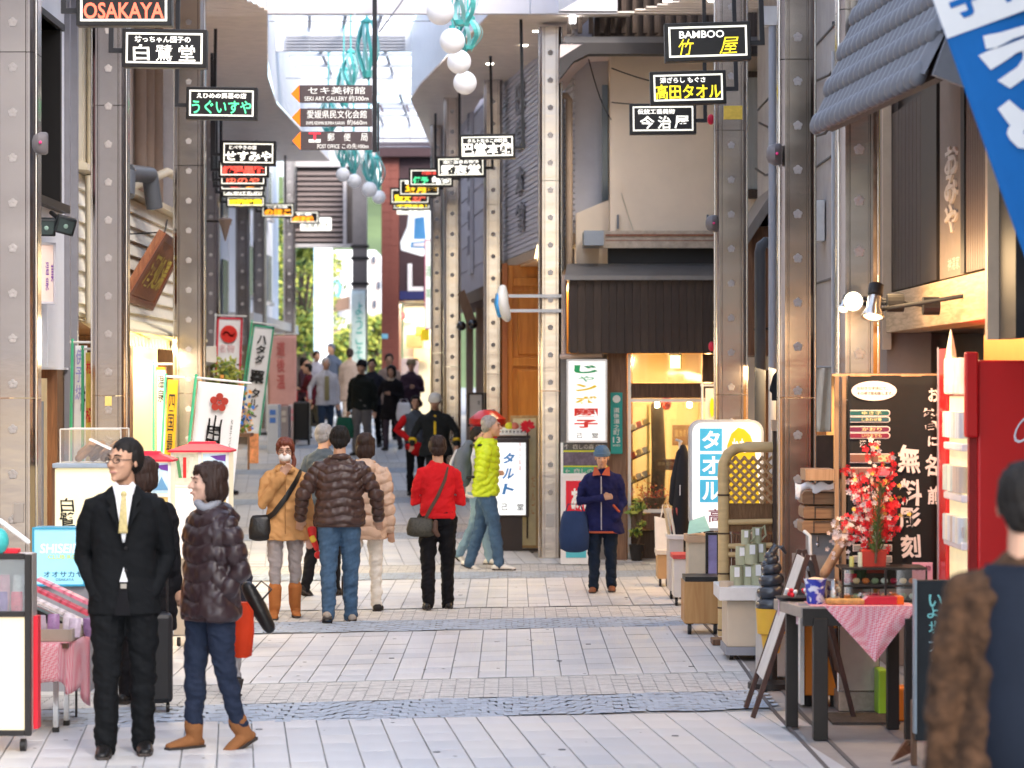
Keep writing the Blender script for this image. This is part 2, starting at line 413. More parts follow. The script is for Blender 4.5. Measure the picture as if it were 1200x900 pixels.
IL = ([-8, 28, 30.6, 39, 44, 60], [-3.3, -3.3, -2.75, -3.5, -3.8, -4.0]); IR = ([-8, 29, 30.85, 30.95, 35.5, 40.2, 43, 60], [2.3, 2.3, 1.3, -.25, -.8, -1.35, -1.6, -1.65])  # near skylight, out of view, is widened to let in more daylight
OL = ([-8, 33, 45, 68], [-4.3, -4.3, -5.7, -6.2]); ORr = ([-8, 25, 30.8, 31.2, 40, 43, 50, 60], [2.9, 2.9, 2.9, .9, .2, -.5, -.9, -1.2])
def zc_(y): return float(np.interp(y, [0, 31, 60], [6.22, 6.25, 6.95]))
sl1 = MB(); sl2 = MB()
for y in np.arange(12, 60, .21):
    for mb, a, b in ((sl1, np.interp(y, *OL), np.interp(y, *IL)), (sl2, np.interp(y, *IR), np.interp(y, *ORr))):
        z = zc_(y); mb.box(a, b, y, y+.175, z, z+.02)
sl1.build("ceiling_slats", slat_m, roof, world=True, kind='stuff'); sl2.build("ceiling_slats", slat_m, roof, world=True, kind='stuff')
# skylight sheets, between cross beams; upstand walls
up = MB(); bays = [2, 9, 16, 23, 30.9, 36, 43.5, 50, 59.8]
for a, b in zip(bays[:-1], bays[1:]):
    for s_, I in ((-1, IL), (1, IR)):
        xa, xb = float(np.interp(a, *I)), float(np.interp(b, *I))
        zt = 7.75
        up.add([(xa, a, zc_(a)+.02), (xb, b, zc_(b)+.02), (xb, b, zt), (xa, a, zt)], [(0, 1, 2, 3)])
    q = MB(); n = 4
    for i in range(n):
        u0, u1 = i/n, (i+1)/n
        pa = lambda u, y: (np.interp(y, *IL)*(1-u)+np.interp(y, *IR)*u, y, 7.75+.25*math.sin(math.pi*u))
        q = MB().add([pa(u0+.01, a+.05), pa(u1-.01, a+.05), pa(u1-.01, b-.05), pa(u0+.01, b-.05)], [(0, 1, 2, 3)])
        q.build("skylight_sheet", roofm, roof, world=True)
bar_m = M("skylight_bar", (.42, .45, .50), .5, .2)
for a, b in zip(bays[3:-1], bays[4:]):
    for j in range(1, 4):
        y_ = a+(b-a)*j/4; MB().box(float(np.interp(y_, *IL)), float(np.interp(y_, *IR)), y_-.025, y_+.025, 7.66, 7.72).build("skylight_bar", bar_m, roof, world=True)
    for u_ in (.25, .5, .75):
        pa_, pb_ = [Vector((np.interp(y_, *IL)*(1-u_)+np.interp(y_, *IR)*u_, y_, 7.74)) for y_ in (a+.1, b-.02)]
        MB().obox((pa_+pb_)/2, (1, 0, 0), (0, 0, 1), (pb_-pa_).normalized(), .05, .05, (pb_-pa_).length).build("skylight_bar", bar_m, roof, world=True)
up.build("upstand", beam_m, roof, world=True)
for y in bays[1:]:
    if y < 30: zb = 7.4
    elif y < 31: zb = 6.24
    else: zb = 7.35
    xa, xb = float(np.interp(y, *IL)), float(np.interp(y, *IR))
    if 30 < y < 31: xb = 1.2
    n = 4
    for i in range(n):
        u0, u1 = xa+(xb-xa)*i/n, xa+(xb-xa)*(i+1)/n
        MB().box(u0+.006, u1-.006, y, y+.09, zb, 8.0).build("fascia_panel", fas_m if y < 31 else beam_m, roof, world=True, bevel=.004)
vent = MB()
for j in range(5): vent.box(-3.6, -1.7, 43.42, 43.47, 7.36+j*.05, 7.39+j*.05)
vent.build("vent_grille", M("grey_vent", (.35, .36, .40), .5), roof, world=True)
wires = MB()
for y, z in ((38, 7.1), (46, 7.2), (52, 7.3)):
    wires.cyl((np.interp(y, *IL), y, z), (np.interp(y, *IR), y, z), .008, n=6)
for z_ in (7.18, 7.0): wires.cyl((-4.1, 57, z_), (-1.6, 57, z_), .02, n=6)
wires.cyl((-4.2, 52, 6.62), (-1.2, 52, 6.62), .012, n=6)
wires.build("tension_wire", M("wire_grey", (.3, .3, .33), .4, .8), roof, world=True)
stud_m = M("floor_stud", (.16, .16, .17), .5, .5)
for x_, y_ in ((-.42, 15.2), (.28, 15.3), (-1.5, 16.2), (.95, 15.9), (1.3, 19.8), (-.9, 20.4), (.35, 20.2), (-2.0, 20.9), (1.1, 26.2), (-.5, 26.5), (-1.9, 15.3), (.6, 21.5)):
    MB().lathe([(.001, 0), (.022, 0), (.02, .003), (.001, .003)], (x_, y_, .001), 12).build("floor_stud", stud_m, pave)
gm_ = MB(); rq = random.Random(8)
for i in range(150):
    y_ = rq.uniform(12.5, 31); x_ = rq.uniform(EL(y_)+.1, ER(y_)-.1); r_ = rq.uniform(.006, .017)
    gm_.lathe([(.0005, .0015), (r_, .0015), (r_*.7, .0022), (.0005, .0022)], (x_, y_, rise(y_)), 8)
gm_.build("gum_spots", M("old_gum", (.20, .195, .19), .8, var=0), pave, kind='stuff')
# downlights in the slat ceiling
dl = glow("downlight_glow", (1, .93, .8), 6)
for (x, y) in ((2.2, 29.9), (1.7, 29.9), (.3, 32.8), (.15, 34.5), (-.3, 37)):
    MB().lathe([(.001, 0), (.05, 0), (.05, .012), (.001, .012)], (x, y, zc_(y)-.014), 12).build("downlight", dl, roof, world=True)
bb = MB().box(-.035, .035, -.035, .035, -.05, .05)
lamp_small = bb.build("hanging_bulb", glow("cold_bulb", (.95, .97, 1), 5)); lamp_small.location = P(671, 22, 31.2)
tag(lamp_small, "small glowing white box lamp under the arcade ceiling beside the freestanding column", "lamp")
# louvred end board closing the far end of the arcade
eb = thing("end_board", "brown horizontally louvred board closing the arcade's far end above the street", "board", (-4.6, 67, 5.5))
lv = M("louvre_brown", (.19, .155, .15), .5, .2, var=.1)
x0, x1 = Xat(346, 67), Xat(402, 67)
for j in range(14): 
    z = Zat(285, 67)+.04+j*.125
    MB().add([(x0, 66.9, z), (x1, 66.9, z), (x1, 66.98, z+.10), (x0, 66.98, z+.10), (x0, 66.95, z), (x1, 66.95, z), (x1, 67.03, z+.10), (x0, 67.03, z+.10)],
       [(0, 1, 2, 3), (7, 6, 5, 4), (0, 4, 5, 1), (3, 2, 6, 7), (0, 3, 7, 4), (1, 5, 6, 2)]).build("slat", lv, eb, world=True)
MB().box(x0, x1+.3, 67.05, 67.1, Zat(287, 67), Zat(196, 67)).build("backing", M("backing_dark", (.08, .07, .07), .8), eb, world=True)
fr = MB().box(x0-.1, x1+.35, 66.85, 67.12, Zat(290, 67), Zat(286, 67)).box(x1+.01, x1+.09, 66.86, 67.12, Zat(286, 67)+.002, Zat(196, 67)).box(x0-.1, -1.2, 66.85, 67.14, Zat(196, 67)+.003, Zat(150, 67))
fr.build("frame", M("end_frame", (.45, .43, .44), .5), eb, world=True)
# ================================================================ BUILDINGS
def seg(mb, A, B, z0, z1, t=.2, side=1, off=0., u0=0., u1=1.):
    """wall piece on the ground line A-B (plan), thickness outward (side=+1: towards +X)"""
    A = Vector((A[0], A[1], 0)); B = Vector((B[0], B[1], 0)); d = (B-A); L = d.length; r = d/L
    n = Vector((r.y, -r.x, 0)) * side
    p0 = A+d*u0+n*off; p1 = A+d*u1+n*off
    if side > 0: pass
    return mb.prism([p0+Vector((0, 0, z0)), p1+Vector((0, 0, z0)), p1+n*t+Vector((0, 0, z0)), p0+n*t+Vector((0, 0, z0))], (0, 0, z1-z0))
white_wall = M("bluish_white_plaster", (.74, .76, .80), .7, var=.06, scale=1.5, bump=.1)
beige_wall = M("beige_plaster", (.66, .56, .50), .75, var=.08, scale=2, bump=.2)
cream_board = M("cream_boards", (.80, .77, .68), .6, var=.1, scale=3, bump=.1)
dark = M("near_black_paint", (.016, .015, .016), .5, var=.1)
brown_d = wood("dark_brown_wood", (.075, .05, .038), (.04, .027, .02), rough=.55)
brown_m = wood("brown_wood", (.17, .09, .05), (.10, .05, .03), rough=.5)
orange_w = wood("orange_door_wood", (.62, .27, .045), (.50, .19, .03), scale=1.6, rough=.4)
orange_in = M("warm_interior_wall", (.72, .42, .17), .7, var=.12, scale=2)
cream_in = M("cream_interior_wall", (.80, .68, .42), .7, var=.06, scale=2)
gut_m = M("beige_metal", (.60, .54, .42), .45, .0, var=.1)
pipe_m = M("grey_plastic_pipe", (.30, .32, .37), .45, var=.06)
pipe_d = M("dark_slate_pipe", (.09, .10, .12), .4, var=.06)
def area(name, loc, rot, sx, sy, e, col, parent=None):
    l = bpy.data.lights.new(name, 'AREA'); l.shape = 'RECTANGLE'; l.size = sx; l.size_y = sy; l.energy = e*.82; l.color = col
    o = bpy.data.objects.new(name, l); C.objects.link(o); o.location = loc; o.rotation_euler = rot
    if parent is not None:
        o.matrix_basis = WM(parent).inverted() @ Matrix.LocRotScale(Vector(loc), Euler(rot), None); o.parent = parent
    return o
WARM = (1, .66, .33); WARM2 = (1, .80, .52)
# ---- left, first building
A_ = thing("shop_building", "bluish white building with a dark upper window, left of the second column", "building", (-4.1, 20, 0))
m = MB(); m.box(-8, -4.1, 10, 25.35, 5.25, 9).box(-8, -4.1, 10, 21.6, 2.18, 5.25).box(-8, -4.1, 24.75, 25.35, 2.18, 5.25).box(-8, -4.1, 21.6, 24.75, 2.18, 3.66)
m.build("wall", white_wall, A_, world=True)
m = MB().box(-4.5, -4.45, 21.6, 24.75, 3.66, 5.25); m.build("window_pane", M("dark_window", (.02, .018, .02), .15), A_, world=True)
wf = MB().box(-4.46, -4.08, 21.6, 21.68, 3.66, 5.25).box(-4.46, -4.08, 24.67, 24.75, 3.66, 5.25).box(-4.46, -4.06, 21.6, 24.8, 5.25, 5.31).box(-4.46, -4.02, 21.5, 24.85, 3.6, 3.67).box(-4.46, -4.2, 23.2, 23.3, 3.67, 5.25)
wf.build("window_frame", dark, A_, world=True)
MB().box(-4.3, -4.12, 22.2, 23.2, 3.7, 3.95).box(-4.3, -4.12, 22.5, 22.9, 4.0, 4.9).build("air_unit", M("mauve_box", (.42, .25, .27), .6), A_, world=True)
m = MB().box(-6.2, -6.1, 10, 25.3, 0, 2.3); m.build("back_wall", orange_in, A_, world=True)
m = MB().box(-6.2, -4.15, 25.2, 25.3, 0, 2.18).box(-6.2, -4.1, 24.62, 24.9, 0, 2.18); m.build("side_wall", brown_m, A_, world=True)
m = MB().box(-4.16, -4.12, 22.6, 24.2, .75, 2.1); m.build("panel", M("cream_wall_panel", (.75, .58, .33), .6), A_, world=True)
m = MB().box(-4.12, -4.06, 23.6, 23.68, .2, 1.9).box(-4.14, -4.05, 25.0, 25.08, 2.2, 8).box(-4.14, -4.02, 25.25, 25.33, 0, 8); m.build("downpipe", M("lead_grey", (.22, .22, .25), .5), A_, world=True)
for k in range(6):
    MB().box(-4.13, -4.095, 22.0+k*.42, 22.4+k*.42, 2.19, 2.75).build("cladding_panel", white_wall, A_, world=True, bevel=.004)
area("shop_light", (-4.9, 22.5, 2.1), (0, 0, 0), .8, 4, 45, WARM, A_)
# ---- left, clapboard building
B_ = thing("shop_building", "cream clapboard shop front with a bright lit awning, behind the leaning wooden signboard", "building", (-4.1, 29, 0))
MB().box(-8, -4.3, 25.4, 33.6, 4.05, 9).build("wall", beige_wall, B_, world=True)
MB().box(-4.3, -4.2, 28.65, 29.35, 4.1, 9).build("white_strip", white_wall, B_, world=True)
MB().box(-4.3, -4.12, 25.42, 27.3, 4.1, 9).build("siding_panel", cream_board, B_, world=True)
for k in range(7):
    MB().box(-4.12, -4.09, 25.5+k*.26, 25.52+k*.26+.2, 4.12, 8.9).build("vertical_strip", gut_m, B_, world=True)
for k, y in enumerate((31.0, 31.7, 32.5)):
    MB().cyl((-4.22, y, 4.1), (-4.22, y, 8.8), .07, n=10).build("downpipe", M("rusty_brown_pipe", (.26, .19, .15), .6), B_, world=True, smooth=True)
for k in range(9):
    z = 2.66+k*.155
    MB().add([(-4.08, 25.7, z), (-4.12, 25.7, z+.155), (-4.2, 25.7, z+.155), (-4.2, 25.7, z), (-4.08, 33.2, z), (-4.12, 33.2, z+.155), (-4.2, 33.2, z+.155), (-4.2, 33.2, z)],
       [(0, 3, 2, 1), (4, 5, 6, 7), (0, 1, 5, 4), (1, 2, 6, 5), (2, 3, 7, 6), (3, 0, 4, 7)]).build("clapboard", cream_board, B_, world=True, bevel=.003)
MB().prism([(-4.4, 25.6, 4.07), (-3.98, 25.6, 4.06), (-3.98, 25.6, 4.12), (-4.4, 25.6, 4.3)], (0, 7.8, 0)).build("coping", gut_m, B_, world=True)
MB().cyl((-3.95, 25.6, 2.62), (-3.95, 25.6, 4.0), .05).cyl((-4.02, 26.2, 2.7), (-4.02, 26.2, 6.0), .06).build("gutter", gut_m, B_, world=True, smooth=True)
for k in range(30):                                    # scalloped valance
    y = 25.75+k*.25
    MB().rings([[(-3.72+.2*math.cos(a)*0, y+.11*math.cos(a), 2.52-.10*max(0, math.sin(a))), (-4.05, y+.11*math.cos(a), 2.66-.03*max(0, math.sin(a)))] for a in [math.pi*i/6 for i in range(7)]], cap=False, closed=False).build("valance_scallop", M("cream_canvas", (.80, .72, .50), .7, var=.05), B_, world=True, thick=.012)
MB().prism([(-4.1, 25.7, 2.70), (-3.7, 25.7, 2.56), (-3.7, 25.7, 2.59), (-4.1, 25.7, 2.74)], (0, 7.5, 0)).build("awning", M("cream_canvas", (.80, .72, .50), .7), B_, world=True)
for k in range(4):
    y = 26.2+k*1.85
    MB().cyl((-3.85, y, 2.5), (-3.85, y+1.5, 2.5), .025).build("tube_light", glow("tube_glow", (1, .86, .55), 16), B_, world=True, smooth=True)
area("awning_light", (-3.9, 29, 2.44), (0, math.radians(-18), 0), .25, 6.5, 70, WARM2, B_)
MB().box(-6.4, -6.3, 25.4, 33.6, 0, 2.7).build("back_wall", cream_in, B_, world=True)
MB().box(-4.3, -4.16, 29.6, 30.5, 0, 2.62).box(-4.25, -4.18, 30.6, 32.2, .0, 2.5).build("cream_panel", M("lit_cream_panel", (.86, .76, .48), .6, var=.03), B_, world=True)
each(((-4.2, -4.1, 29.35, 29.55, 0, 2.6), (-4.3, -4.1, 33.3, 33.6, 0, 2.6)), "door_post", brown_m, B_)
MB().box(-6.4, -4.15, 33.4, 33.55, 0, 4.0).box(-6.4, -4.15, 25.42, 25.5, 0, 4.0).box(-6.4, -4.12, 25.42, 33.5, 2.64, 2.72).build("side_wall", brown_m, B_, world=True)
area("shop_light", (-5.2, 29, 2.6), (0, 0, 0), 1.2, 6, 60, WARM2, B_)
MB().cyl((-4.0, 28.4, 4.25), (-3.9, 29.4, 4.3), .09).cyl((-3.9, 29.4, 4.3), (-3.86, 29.5, 3.95), .09).cyl((-4.0, 28.4, 4.25), (-4.0, 28.3, 4.0), .09).build("duct", pipe_d, B_, world=True, smooth=True)
MB().tube([(-4.2, 30.0, 4.2), (-3.9, 30.9, 4.45), (-3.8, 31.6, 4.4), (-3.75, 32, 4.1)], .05).build("bent_pipe", gut_m, B_, world=True, smooth=True)
# ---- leaning carved signboard
sg = thing("signboard", "reddish brown carved wooden signboard leaning out over the left shop front", "signboard", (-4.0, 29.9, 3.0))
a0, a1 = P(145, 352, 28.8), P(178, 363, 31.1); b0, b1 = P(193, 272, 28.9), P(215, 288, 31.2)
n_ = (a1-a0).cross(b0-a0).normalized()*-.07
if n_.x > 0: n_ = -n_
MB().prism([a0, a1, b1, b0], n_).build("board", wood("carved_red_wood", (.30, .115, .05), (.17, .06, .03)), sg, world=True, bevel=.01)
def inq(u, v): return a0*(1-u)*(1-v)+a1*u*(1-v)+b0*(1-u)*v+b1*u*v-n_*.25
fr = MB()
for (u0, u1, v0, v1) in ((0, 1, 0, .1), (0, 1, .9, 1), (0, .09, .1, .9), (.91, 1, .1, .9)):
    fr.prism([inq(u0, v0), inq(u1, v0), inq(u1, v1), inq(u0, v1)], n_*.25)
fr.build("frame", M("sign_frame_wood", (.22, .075, .035), .4), sg, world=True)
lt = MB(); rs = random.Random(5)
A3, f3, _ = glyphs("酒処湯", .02, .05)
lt.add([tuple(inq(.16+q[0]*.68, .25+q[1]*.5)-n_*.02) for q in A3], f3); lt.build("lettering", M("gilt_letter", (.55, .45, .07), .5), sg, world=True)
MB().cyl(P(157, 273, 28.9)+Vector((-.2, .3, 0)), b0, .008).cyl(b0, P(196, 258, 31), .008).build("chain", dark, sg, world=True)
# ---- left, farther fronts
def left_block(name_lab, A, B, ztop, gz, mat, z_open=2.4):
    t = thing("shop_building", name_lab, "building", (A[0], A[1], gz))
    m = MB(); seg(m, A, B, gz+z_open, ztop, 3, -1); m.build("wall", mat, t, world=True)
    m = MB(); seg(m, A, B, gz-.3, gz+z_open, .2, -1, 1.2); m.build("back_wall", cream_in, t, world=True)
    L = (Vector(B)-Vector(A)).length
    for k in range(int(L/1.4)):
        m = MB(); u = (k+.1)/(L/1.4); seg(m, A, B, gz-.2, gz+z_open, .12, -1, .0, u, u+.12/L); m.build("post", brown_m if k % 2 else gut_m, t, world=True)
    m = MB(); seg(m, A, B, gz+z_open-.18, gz+z_open+.02, .5, -1, -.5); m.build("awning", M("grey_awning", (.42, .42, .44), .6), t, world=True)
    c = (Vector((A[0], A[1], 0))+Vector((B[0], B[1], 0)))/2
    area("shop_light", (c.x-.6, c.y, gz+z_open-.1), (0, 0, 0), .8, L*.8, 22, WARM2, t)
    return t
C1 = left_block("grey shop front behind the plum-crest banner", (-4.15, 33.7), (-5.65, 45.7), 8, .1, M("grey_lilac_wall", (.58, .57, .60), .7, var=.1))
C2 = left_block("pale shop front behind the small red and white banner", (-5.7, 46), (-5.78, 55.6), 9, .6, M("pale_blue_wall", (.64, .66, .73), .7, var=.08))
C3 = left_block("pale blue shop front behind the faded pink banner", (-5.8, 56), (-5.9, 69), 9, 1.1, M("pale_blue_wall2", (.70, .73, .80), .7, var=.06))
for t, Xf, Ys, zs in ((C2, -5.7, (47, 49.3, 51.2, 53.5), (3.4, 5.3)), (C3, -5.8, (57.5, 60, 62.4, 64.5), (4, 6)), (C1, None, (), ())):
    for y in Ys:
        for z in zs:
            MB().box(Xf, Xf+.04, y, y+1.0, z, z+1.1).build("window", M("grey_window", (.10, .11, .14), .2), t, world=True)
            MB().box(Xf, Xf+.1, y-.06, y+1.06, z-.08, z-.001).build("sill", M("sill_grey", (.4, .4, .42), .5), t, world=True)
MB().box(-5.62, -5.45, 48, 48.2, 1.2, 8.5).build("downpipe", dark, C2, world=True)
# ---- right, cream corner shop facing the camera (front at Y = 32)
cream = M("cream_stucco", (.83, .69, .54), .8, var=.07, scale=1.6, bump=.35, bscale=90)
Y0 = 32.0
def X2(px, Y=Y0): return Xat(px, Y)
def Z2(py, Y=Y0): return Zat(py, Y)
D_ = thing("corner_shop_building", "cream stuccoed corner shop with a brown plank fascia, behind the old woman", "building", (1.8, 32, 0))
m = MB(); m.box(X2(715), 3.4, 32, 40, Z2(311), Z2(62)); m.box(X2(836), 3.4, 32.001, 40, 0, Z2(311)-.001)
m.build("wall", cream, D_, world=True)
MB().box(X2(655), X2(715)-.002, 33.4, 39.9, Z2(310), Z2(100)).build("side_wall", M("brown_panel_wall", (.28, .235, .20), .6, var=.1), D_, world=True)
for px, w_ in ((687, 9), (696.5, 9), (706, 8)):
    MB().box(X2(px, 33.4), X2(px+w_, 33.4), 33.32, 33.38, Z2(245), Z2(92)).build("shutter", M("taupe_shutter", (.24, .20, .175), .5, var=.1), D_, world=True, bevel=.004)
MB().box(X2(707), X2(714), 32.4, 33.3, Z2(232), Z2(95)).build("window_pane", M("dark_glass", (.10, .12, .14), .1), D_, world=True)
MB().prism([(X2(676), 32.3, Z2(312)), (X2(715)-.003, 32.3, Z2(312)), (X2(715)-.003, 32.3, Z2(232)), (X2(676), 32.3, Z2(248))], (0, 1.0, 0)).build("lower_wall", cream, D_, world=True)
MB().box(X2(655), X2(664), 33.3, 33.39, Z2(312), Z2(110)).build("mesh_strip", M("grey_mesh", (.2, .2, .21), .7, var=.3, scale=60), D_, world=True)
soff = MB().prism([(X2(655), 31.2, Z2(100)), (X2(690), 31.2, Z2(66)), (X2(715), 31.2, Z2(64)), (X2(715), 31.2, Z2(62)), (X2(655), 31.2, Z2(62))], (0, 2.1, 0))
soff.build("soffit", M("white_soffit", (.82, .70, .68), .7), D_, world=True)
ev = MB().prism([(X2(656, 31), 31, Z2(92, 31)), (X2(672, 31), 31, Z2(72, 31)), (X2(690, 31), 31, Z2(63, 31)), (3.3, 31, Z2(63, 31)), (3.3, 31, Z2(50, 31)), (X2(685, 31), 31, Z2(50, 31)), (X2(656, 31), 31, Z2(68, 31))], (0, .25, 0))
ev.build("eave", M("black_eave", (.045, .04, .04), .5), D_, world=True)
MB().box(.95, 3.3, 31.4, 32.5, Z2(60), 6.9).build("gallery_wall", brown_d, D_, world=True)
for k in range(16):
    x = X2(663)+k*.125
    MB().box(x, x+.05, 31.28, 31.36, Z2(48), 6.7).build("gallery_slat", brown_d, D_, world=True)
MB().box(.6, 3.3, 31.2, 31.24, Z2(50, 31.2), Z2(43, 31.2)).build("eave_edge", M("grey_flashing", (.21, .20, .20), .5, .3), D_, world=True)
# brown plank fascia
xa, xb = Xat(668, 31.3), Xat(842, 31.3); nP = 19
fm = [wood("fascia_plank_%s" % "abc"[i], c, d, rough=.5) for i, (c, d) in enumerate([((.050, .032, .025), (.03, .020, .016)), ((.060, .040, .030), (.036, .024, .018)), ((.043, .028, .022), (.027, .018, .014))])]
pl_me = []
for i in range(3):
    b = MB().box(0, (xb-xa)/nP-.004, 0, .05, 0, Zat(325, 31.3)-Zat(414, 31.3)); me = b.mesh("plank"); me.materials.append(fm[i]); pl_me.append(me)
for k in range(nP):
    o = link("plank", pl_me[rs.randrange(3)], None, D_); o.location = WM(D_).inverted() @ Vector((xa+(xb-xa)*k/nP, 31.3, Zat(414, 31.3)))
MB().box(xa-.005, xb, 31.352, 32, Zat(412, 31.3), Zat(326, 31.3)).build("fascia_box", brown_d, D_, world=True)
fl = MB().prism([(Xat(662, 31.2), 31.22, Zat(328, 31.2)), (Xat(662, 31.2), 31.22, Zat(323, 31.2)), (Xat(666, 31.2), 31.9, Zat(309, 31.9)), (Xat(666, 31.2), 31.9, Zat(314, 31.9))], (xb-xa+.1, 0, 0))
fl.build("flashing", M("grey_zinc", (.20, .19, .185), .45, .4, var=.15, scale=4), D_, world=True)
MB().box(X2(703), X2(842), 31.75, 31.99, Z2(291), Z2(272)).box(X2(703)-.02, X2(842), 31.72, 31.745, Z2(292), Z2(284)).build("gutter", M("stained_cream_gutter", (.46, .38, .30), .6, var=.3, scale=12), D_, world=True)
for py_ in (277, 284): MB().box(X2(709), X2(842), 31.735, 31.748, Z2(py_+1.2), Z2(py_-1.2)).build("rust_line", M("rust_line", (.30, .13, .08), .8, var=.5, scale=30), D_, world=True)
for px_ in (724, 829): MB().box(X2(px_-1), X2(px_+1), 31.93, 31.999, Z2(268), Z2(252)).build("anchor_bracket", M("slate_bracket", (.16, .17, .2), .5), D_, world=True)
MB().cyl(P(728, 226, 31.98), P(742, 270, 31.95), .006).build("thin_rod", gut_m, D_, world=True)
rc = random.Random(6)
for i, (xa_, za_, xb_, zb2) in enumerate(((717, 80, 833, 96), (717, 120, 838, 104), (690, 70, 716, 140))):
    MB().tube([P(xa_+(xb_-xa_)*u_/8, za_+(zb2-za_)*u_/8+9*math.sin(math.pi*u_/8), 31.9) for u_ in range(9)], .007, 6).build("cable", dark, D_, world=True)
MB().box(X2(712), X2(842), 31.9, 31.98, Z2(311), Z2(291.5)).build("gap_shade_strip", dark, D_, world=True)  # near-black strip stands in for the shaded gap between gutter and flashing
MB().box(X2(683), X2(706), 31.5, 32.2, Z2(290), Z2(273)).build("vent_hood", M("blue_grey_hood", (.25, .28, .32), .5), D_, world=True)
MB().tube([P(656, 112, 32.1), P(663, 112, 32.1), P(667, 117, 32.1), P(667, 310, 32.1)], .042, 10).build("downpipe", M("tan_pipe", (.50, .36, .25), .45), D_, world=True, smooth=True)
MB().cyl(P(661, 322, 31.6), P(661, 418, 31.6), .03).cyl(P(657, 418, 31.6), P(706, 416, 31.4), .03).build("conduit", M("pinkish_conduit", (.50, .38, .33), .5), D_, world=True, smooth=True)
MB().box(Xat(657, 31.8), Xat(712, 31.8), 31.8, 31.9, 0, Z2(415)).build("grey_siding", M("grey_siding", (.26, .24, .23), .7, var=.15, scale=20, stretch=(.2, 1, 3)), D_, world=True)
MB().box(Xat(712, 31.6), Xat(735, 31.6), 31.6, 31.98, 0, Z2(414)).build("pillar", wood("walnut_pillar", (.26, .15, .09), (.17, .09, .055)), D_, world=True, bevel=.004)
alu = M("aluminium", (.62, .62, .63), .35, .8, var=.03)
fr = MB().box(X2(735), X2(738.5), 31.8, 31.9, 0, Z2(415)).box(X2(739), X2(840), 31.82, 31.9, Z2(600), Z2(596)).box(X2(739), X2(840), 31.84, 31.9, Z2(471), Z2(467))
fr.build("window_frame", alu, D_, world=True)
each(((X2(739), X2(840), 31.78, 31.92, Z2(466.5), Z2(449)), (X2(739), X2(840), 31.82, 31.92, Z2(620), Z2(601)), (X2(822), X2(840), 31.8, 31.92, Z2(448), Z2(415))), "timber_rail", brown_m, D_)
MB().box(X2(739), X2(838), 31.86, 31.87, Z2(595.5), Z2(471.5)).box(X2(739), X2(821), 31.86, 31.87, Z2(448), Z2(415)).build("window_pane", glass(), D_, world=True)
MB().box(1.3, 3.3, 34.6, 34.7, 0, 3.2).box(3.2, 3.3, 32, 34.6, 0, 3.2).box(1.25, 1.32, 31.95, 34.6, 0, 3.2).box(1.33, 3.19, 31.95, 34.6, 2.48, 2.55).build("interior_wall", cream_in, D_, world=True)
MB().box(1.3, 3.2, 31.95, 34.6, -.0, .03).build("interior_floor", brown_m, D_, world=True)
MB().box(X2(739), X2(770), 31.93, 31.98, 0, Z2(621)).box(X2(790), X2(840), 31.93, 31.98, 0, Z2(621)).build("stall_riser", brown_d, D_, world=True)
area("shop_light", (2.1, 33.1, 2.42), (0, 0, 0), 1.2, 1.4, 42, (1, .74, .40), D_)
# things in its window
def shelfgoods(parent, px0, px1, py, Y, n, cols, h=(8, 16), d=.12, name="goods"): pass
sh = thing("display_shelf", "slanted display shelves with boxed sweets inside the corner shop window", "shelf", (X2(751, 32.4), 32.6, 0))
for k, py in enumerate((507, 540, 568, 596)):
    a = P(740, py, 32.4); b = P(762, py-10, 32.4)
    MB().prism([a, b, b+Vector((0, .4, 0)), a+Vector((0, .4, 0))], (0, 0, .02)).build("shelf_board", brown_m, sh, world=True)
    if k < 3:
        c = [(.75, .7, .6), (.8, .15, .08), (.85, .65, .2)][k]
        for q in range(3):
            MB().obox(P(742+q*7, py-6-q*3, 32.45), (1, 0, .35), (-.35, 0, 1), (0, 1, 0), .055, .08, .1).build("box", M("boxed_sweet_%d" % ((k+q) % 4), [(.75, .7, .6), (.7, .12, .06), (.85, .65, .2), (.8, .76, .7)][(k+q) % 4], .5), sh, world=True)
MB().box(X2(758, 32.4), X2(760, 32.4), 32.4, 32.45, .3, Z2(475)).box(X2(760.5, 32.4), X2(762, 32.4), 32.6, 32.65, .3, Z2(475)).build("upright", M("gilt", (.6, .42, .12), .3, .8), sh, world=True)
po = thing("timber_post", "dark carved timber post inside the corner shop window", "post", (X2(771, 32.6), 32.6, 0))
MB().tube([P(771, 655, 32.6), P(770, 600, 32.6), P(772, 540, 32.6), P(770, 476, 32.6)], [(.09, .09), (.08, .08), (.085, .085), (.075, .075)], 12).build("trunk", M("dark_bark", (.10, .075, .06), .8, var=.4, scale=12, bump=.6), po, world=True, smooth=True)
for (a, b, c_, d, col, lab) in ((788, 498, 812, 522, (.28, .17, .09), "brown square plaque on the back wall of the corner shop"), (768, 538, 792, 551, (.16, .09, .05), "small dark brown nameplate hung on the timber post in the shop window")):
    board("plaque", lab, "plaque", a, b, c_, d, 32.5 if a < 780 else 33.4, M("plaque_wood_%d" % a, col, .5, var=.2), texts=[("道後名物", .5, .4, .8, .35, M("pale_gilt", (.55, .42, .22), .4))])
mask = thing("ornament", "red and white hanging ornament beside the timber post in the shop window", "ornament", P(780, 472, 32.5))
MB().ell(P(781, 472, 32.5), (.06, .05, .09)).build("body", M("red_lacquer", (.55, .05, .03), .35), mask, world=True, smooth=True)
MB().ell(P(781, 462, 32.46), (.035, .03, .035)).build("head", M("white_clay", (.8, .75, .68), .5), mask, world=True, smooth=True)
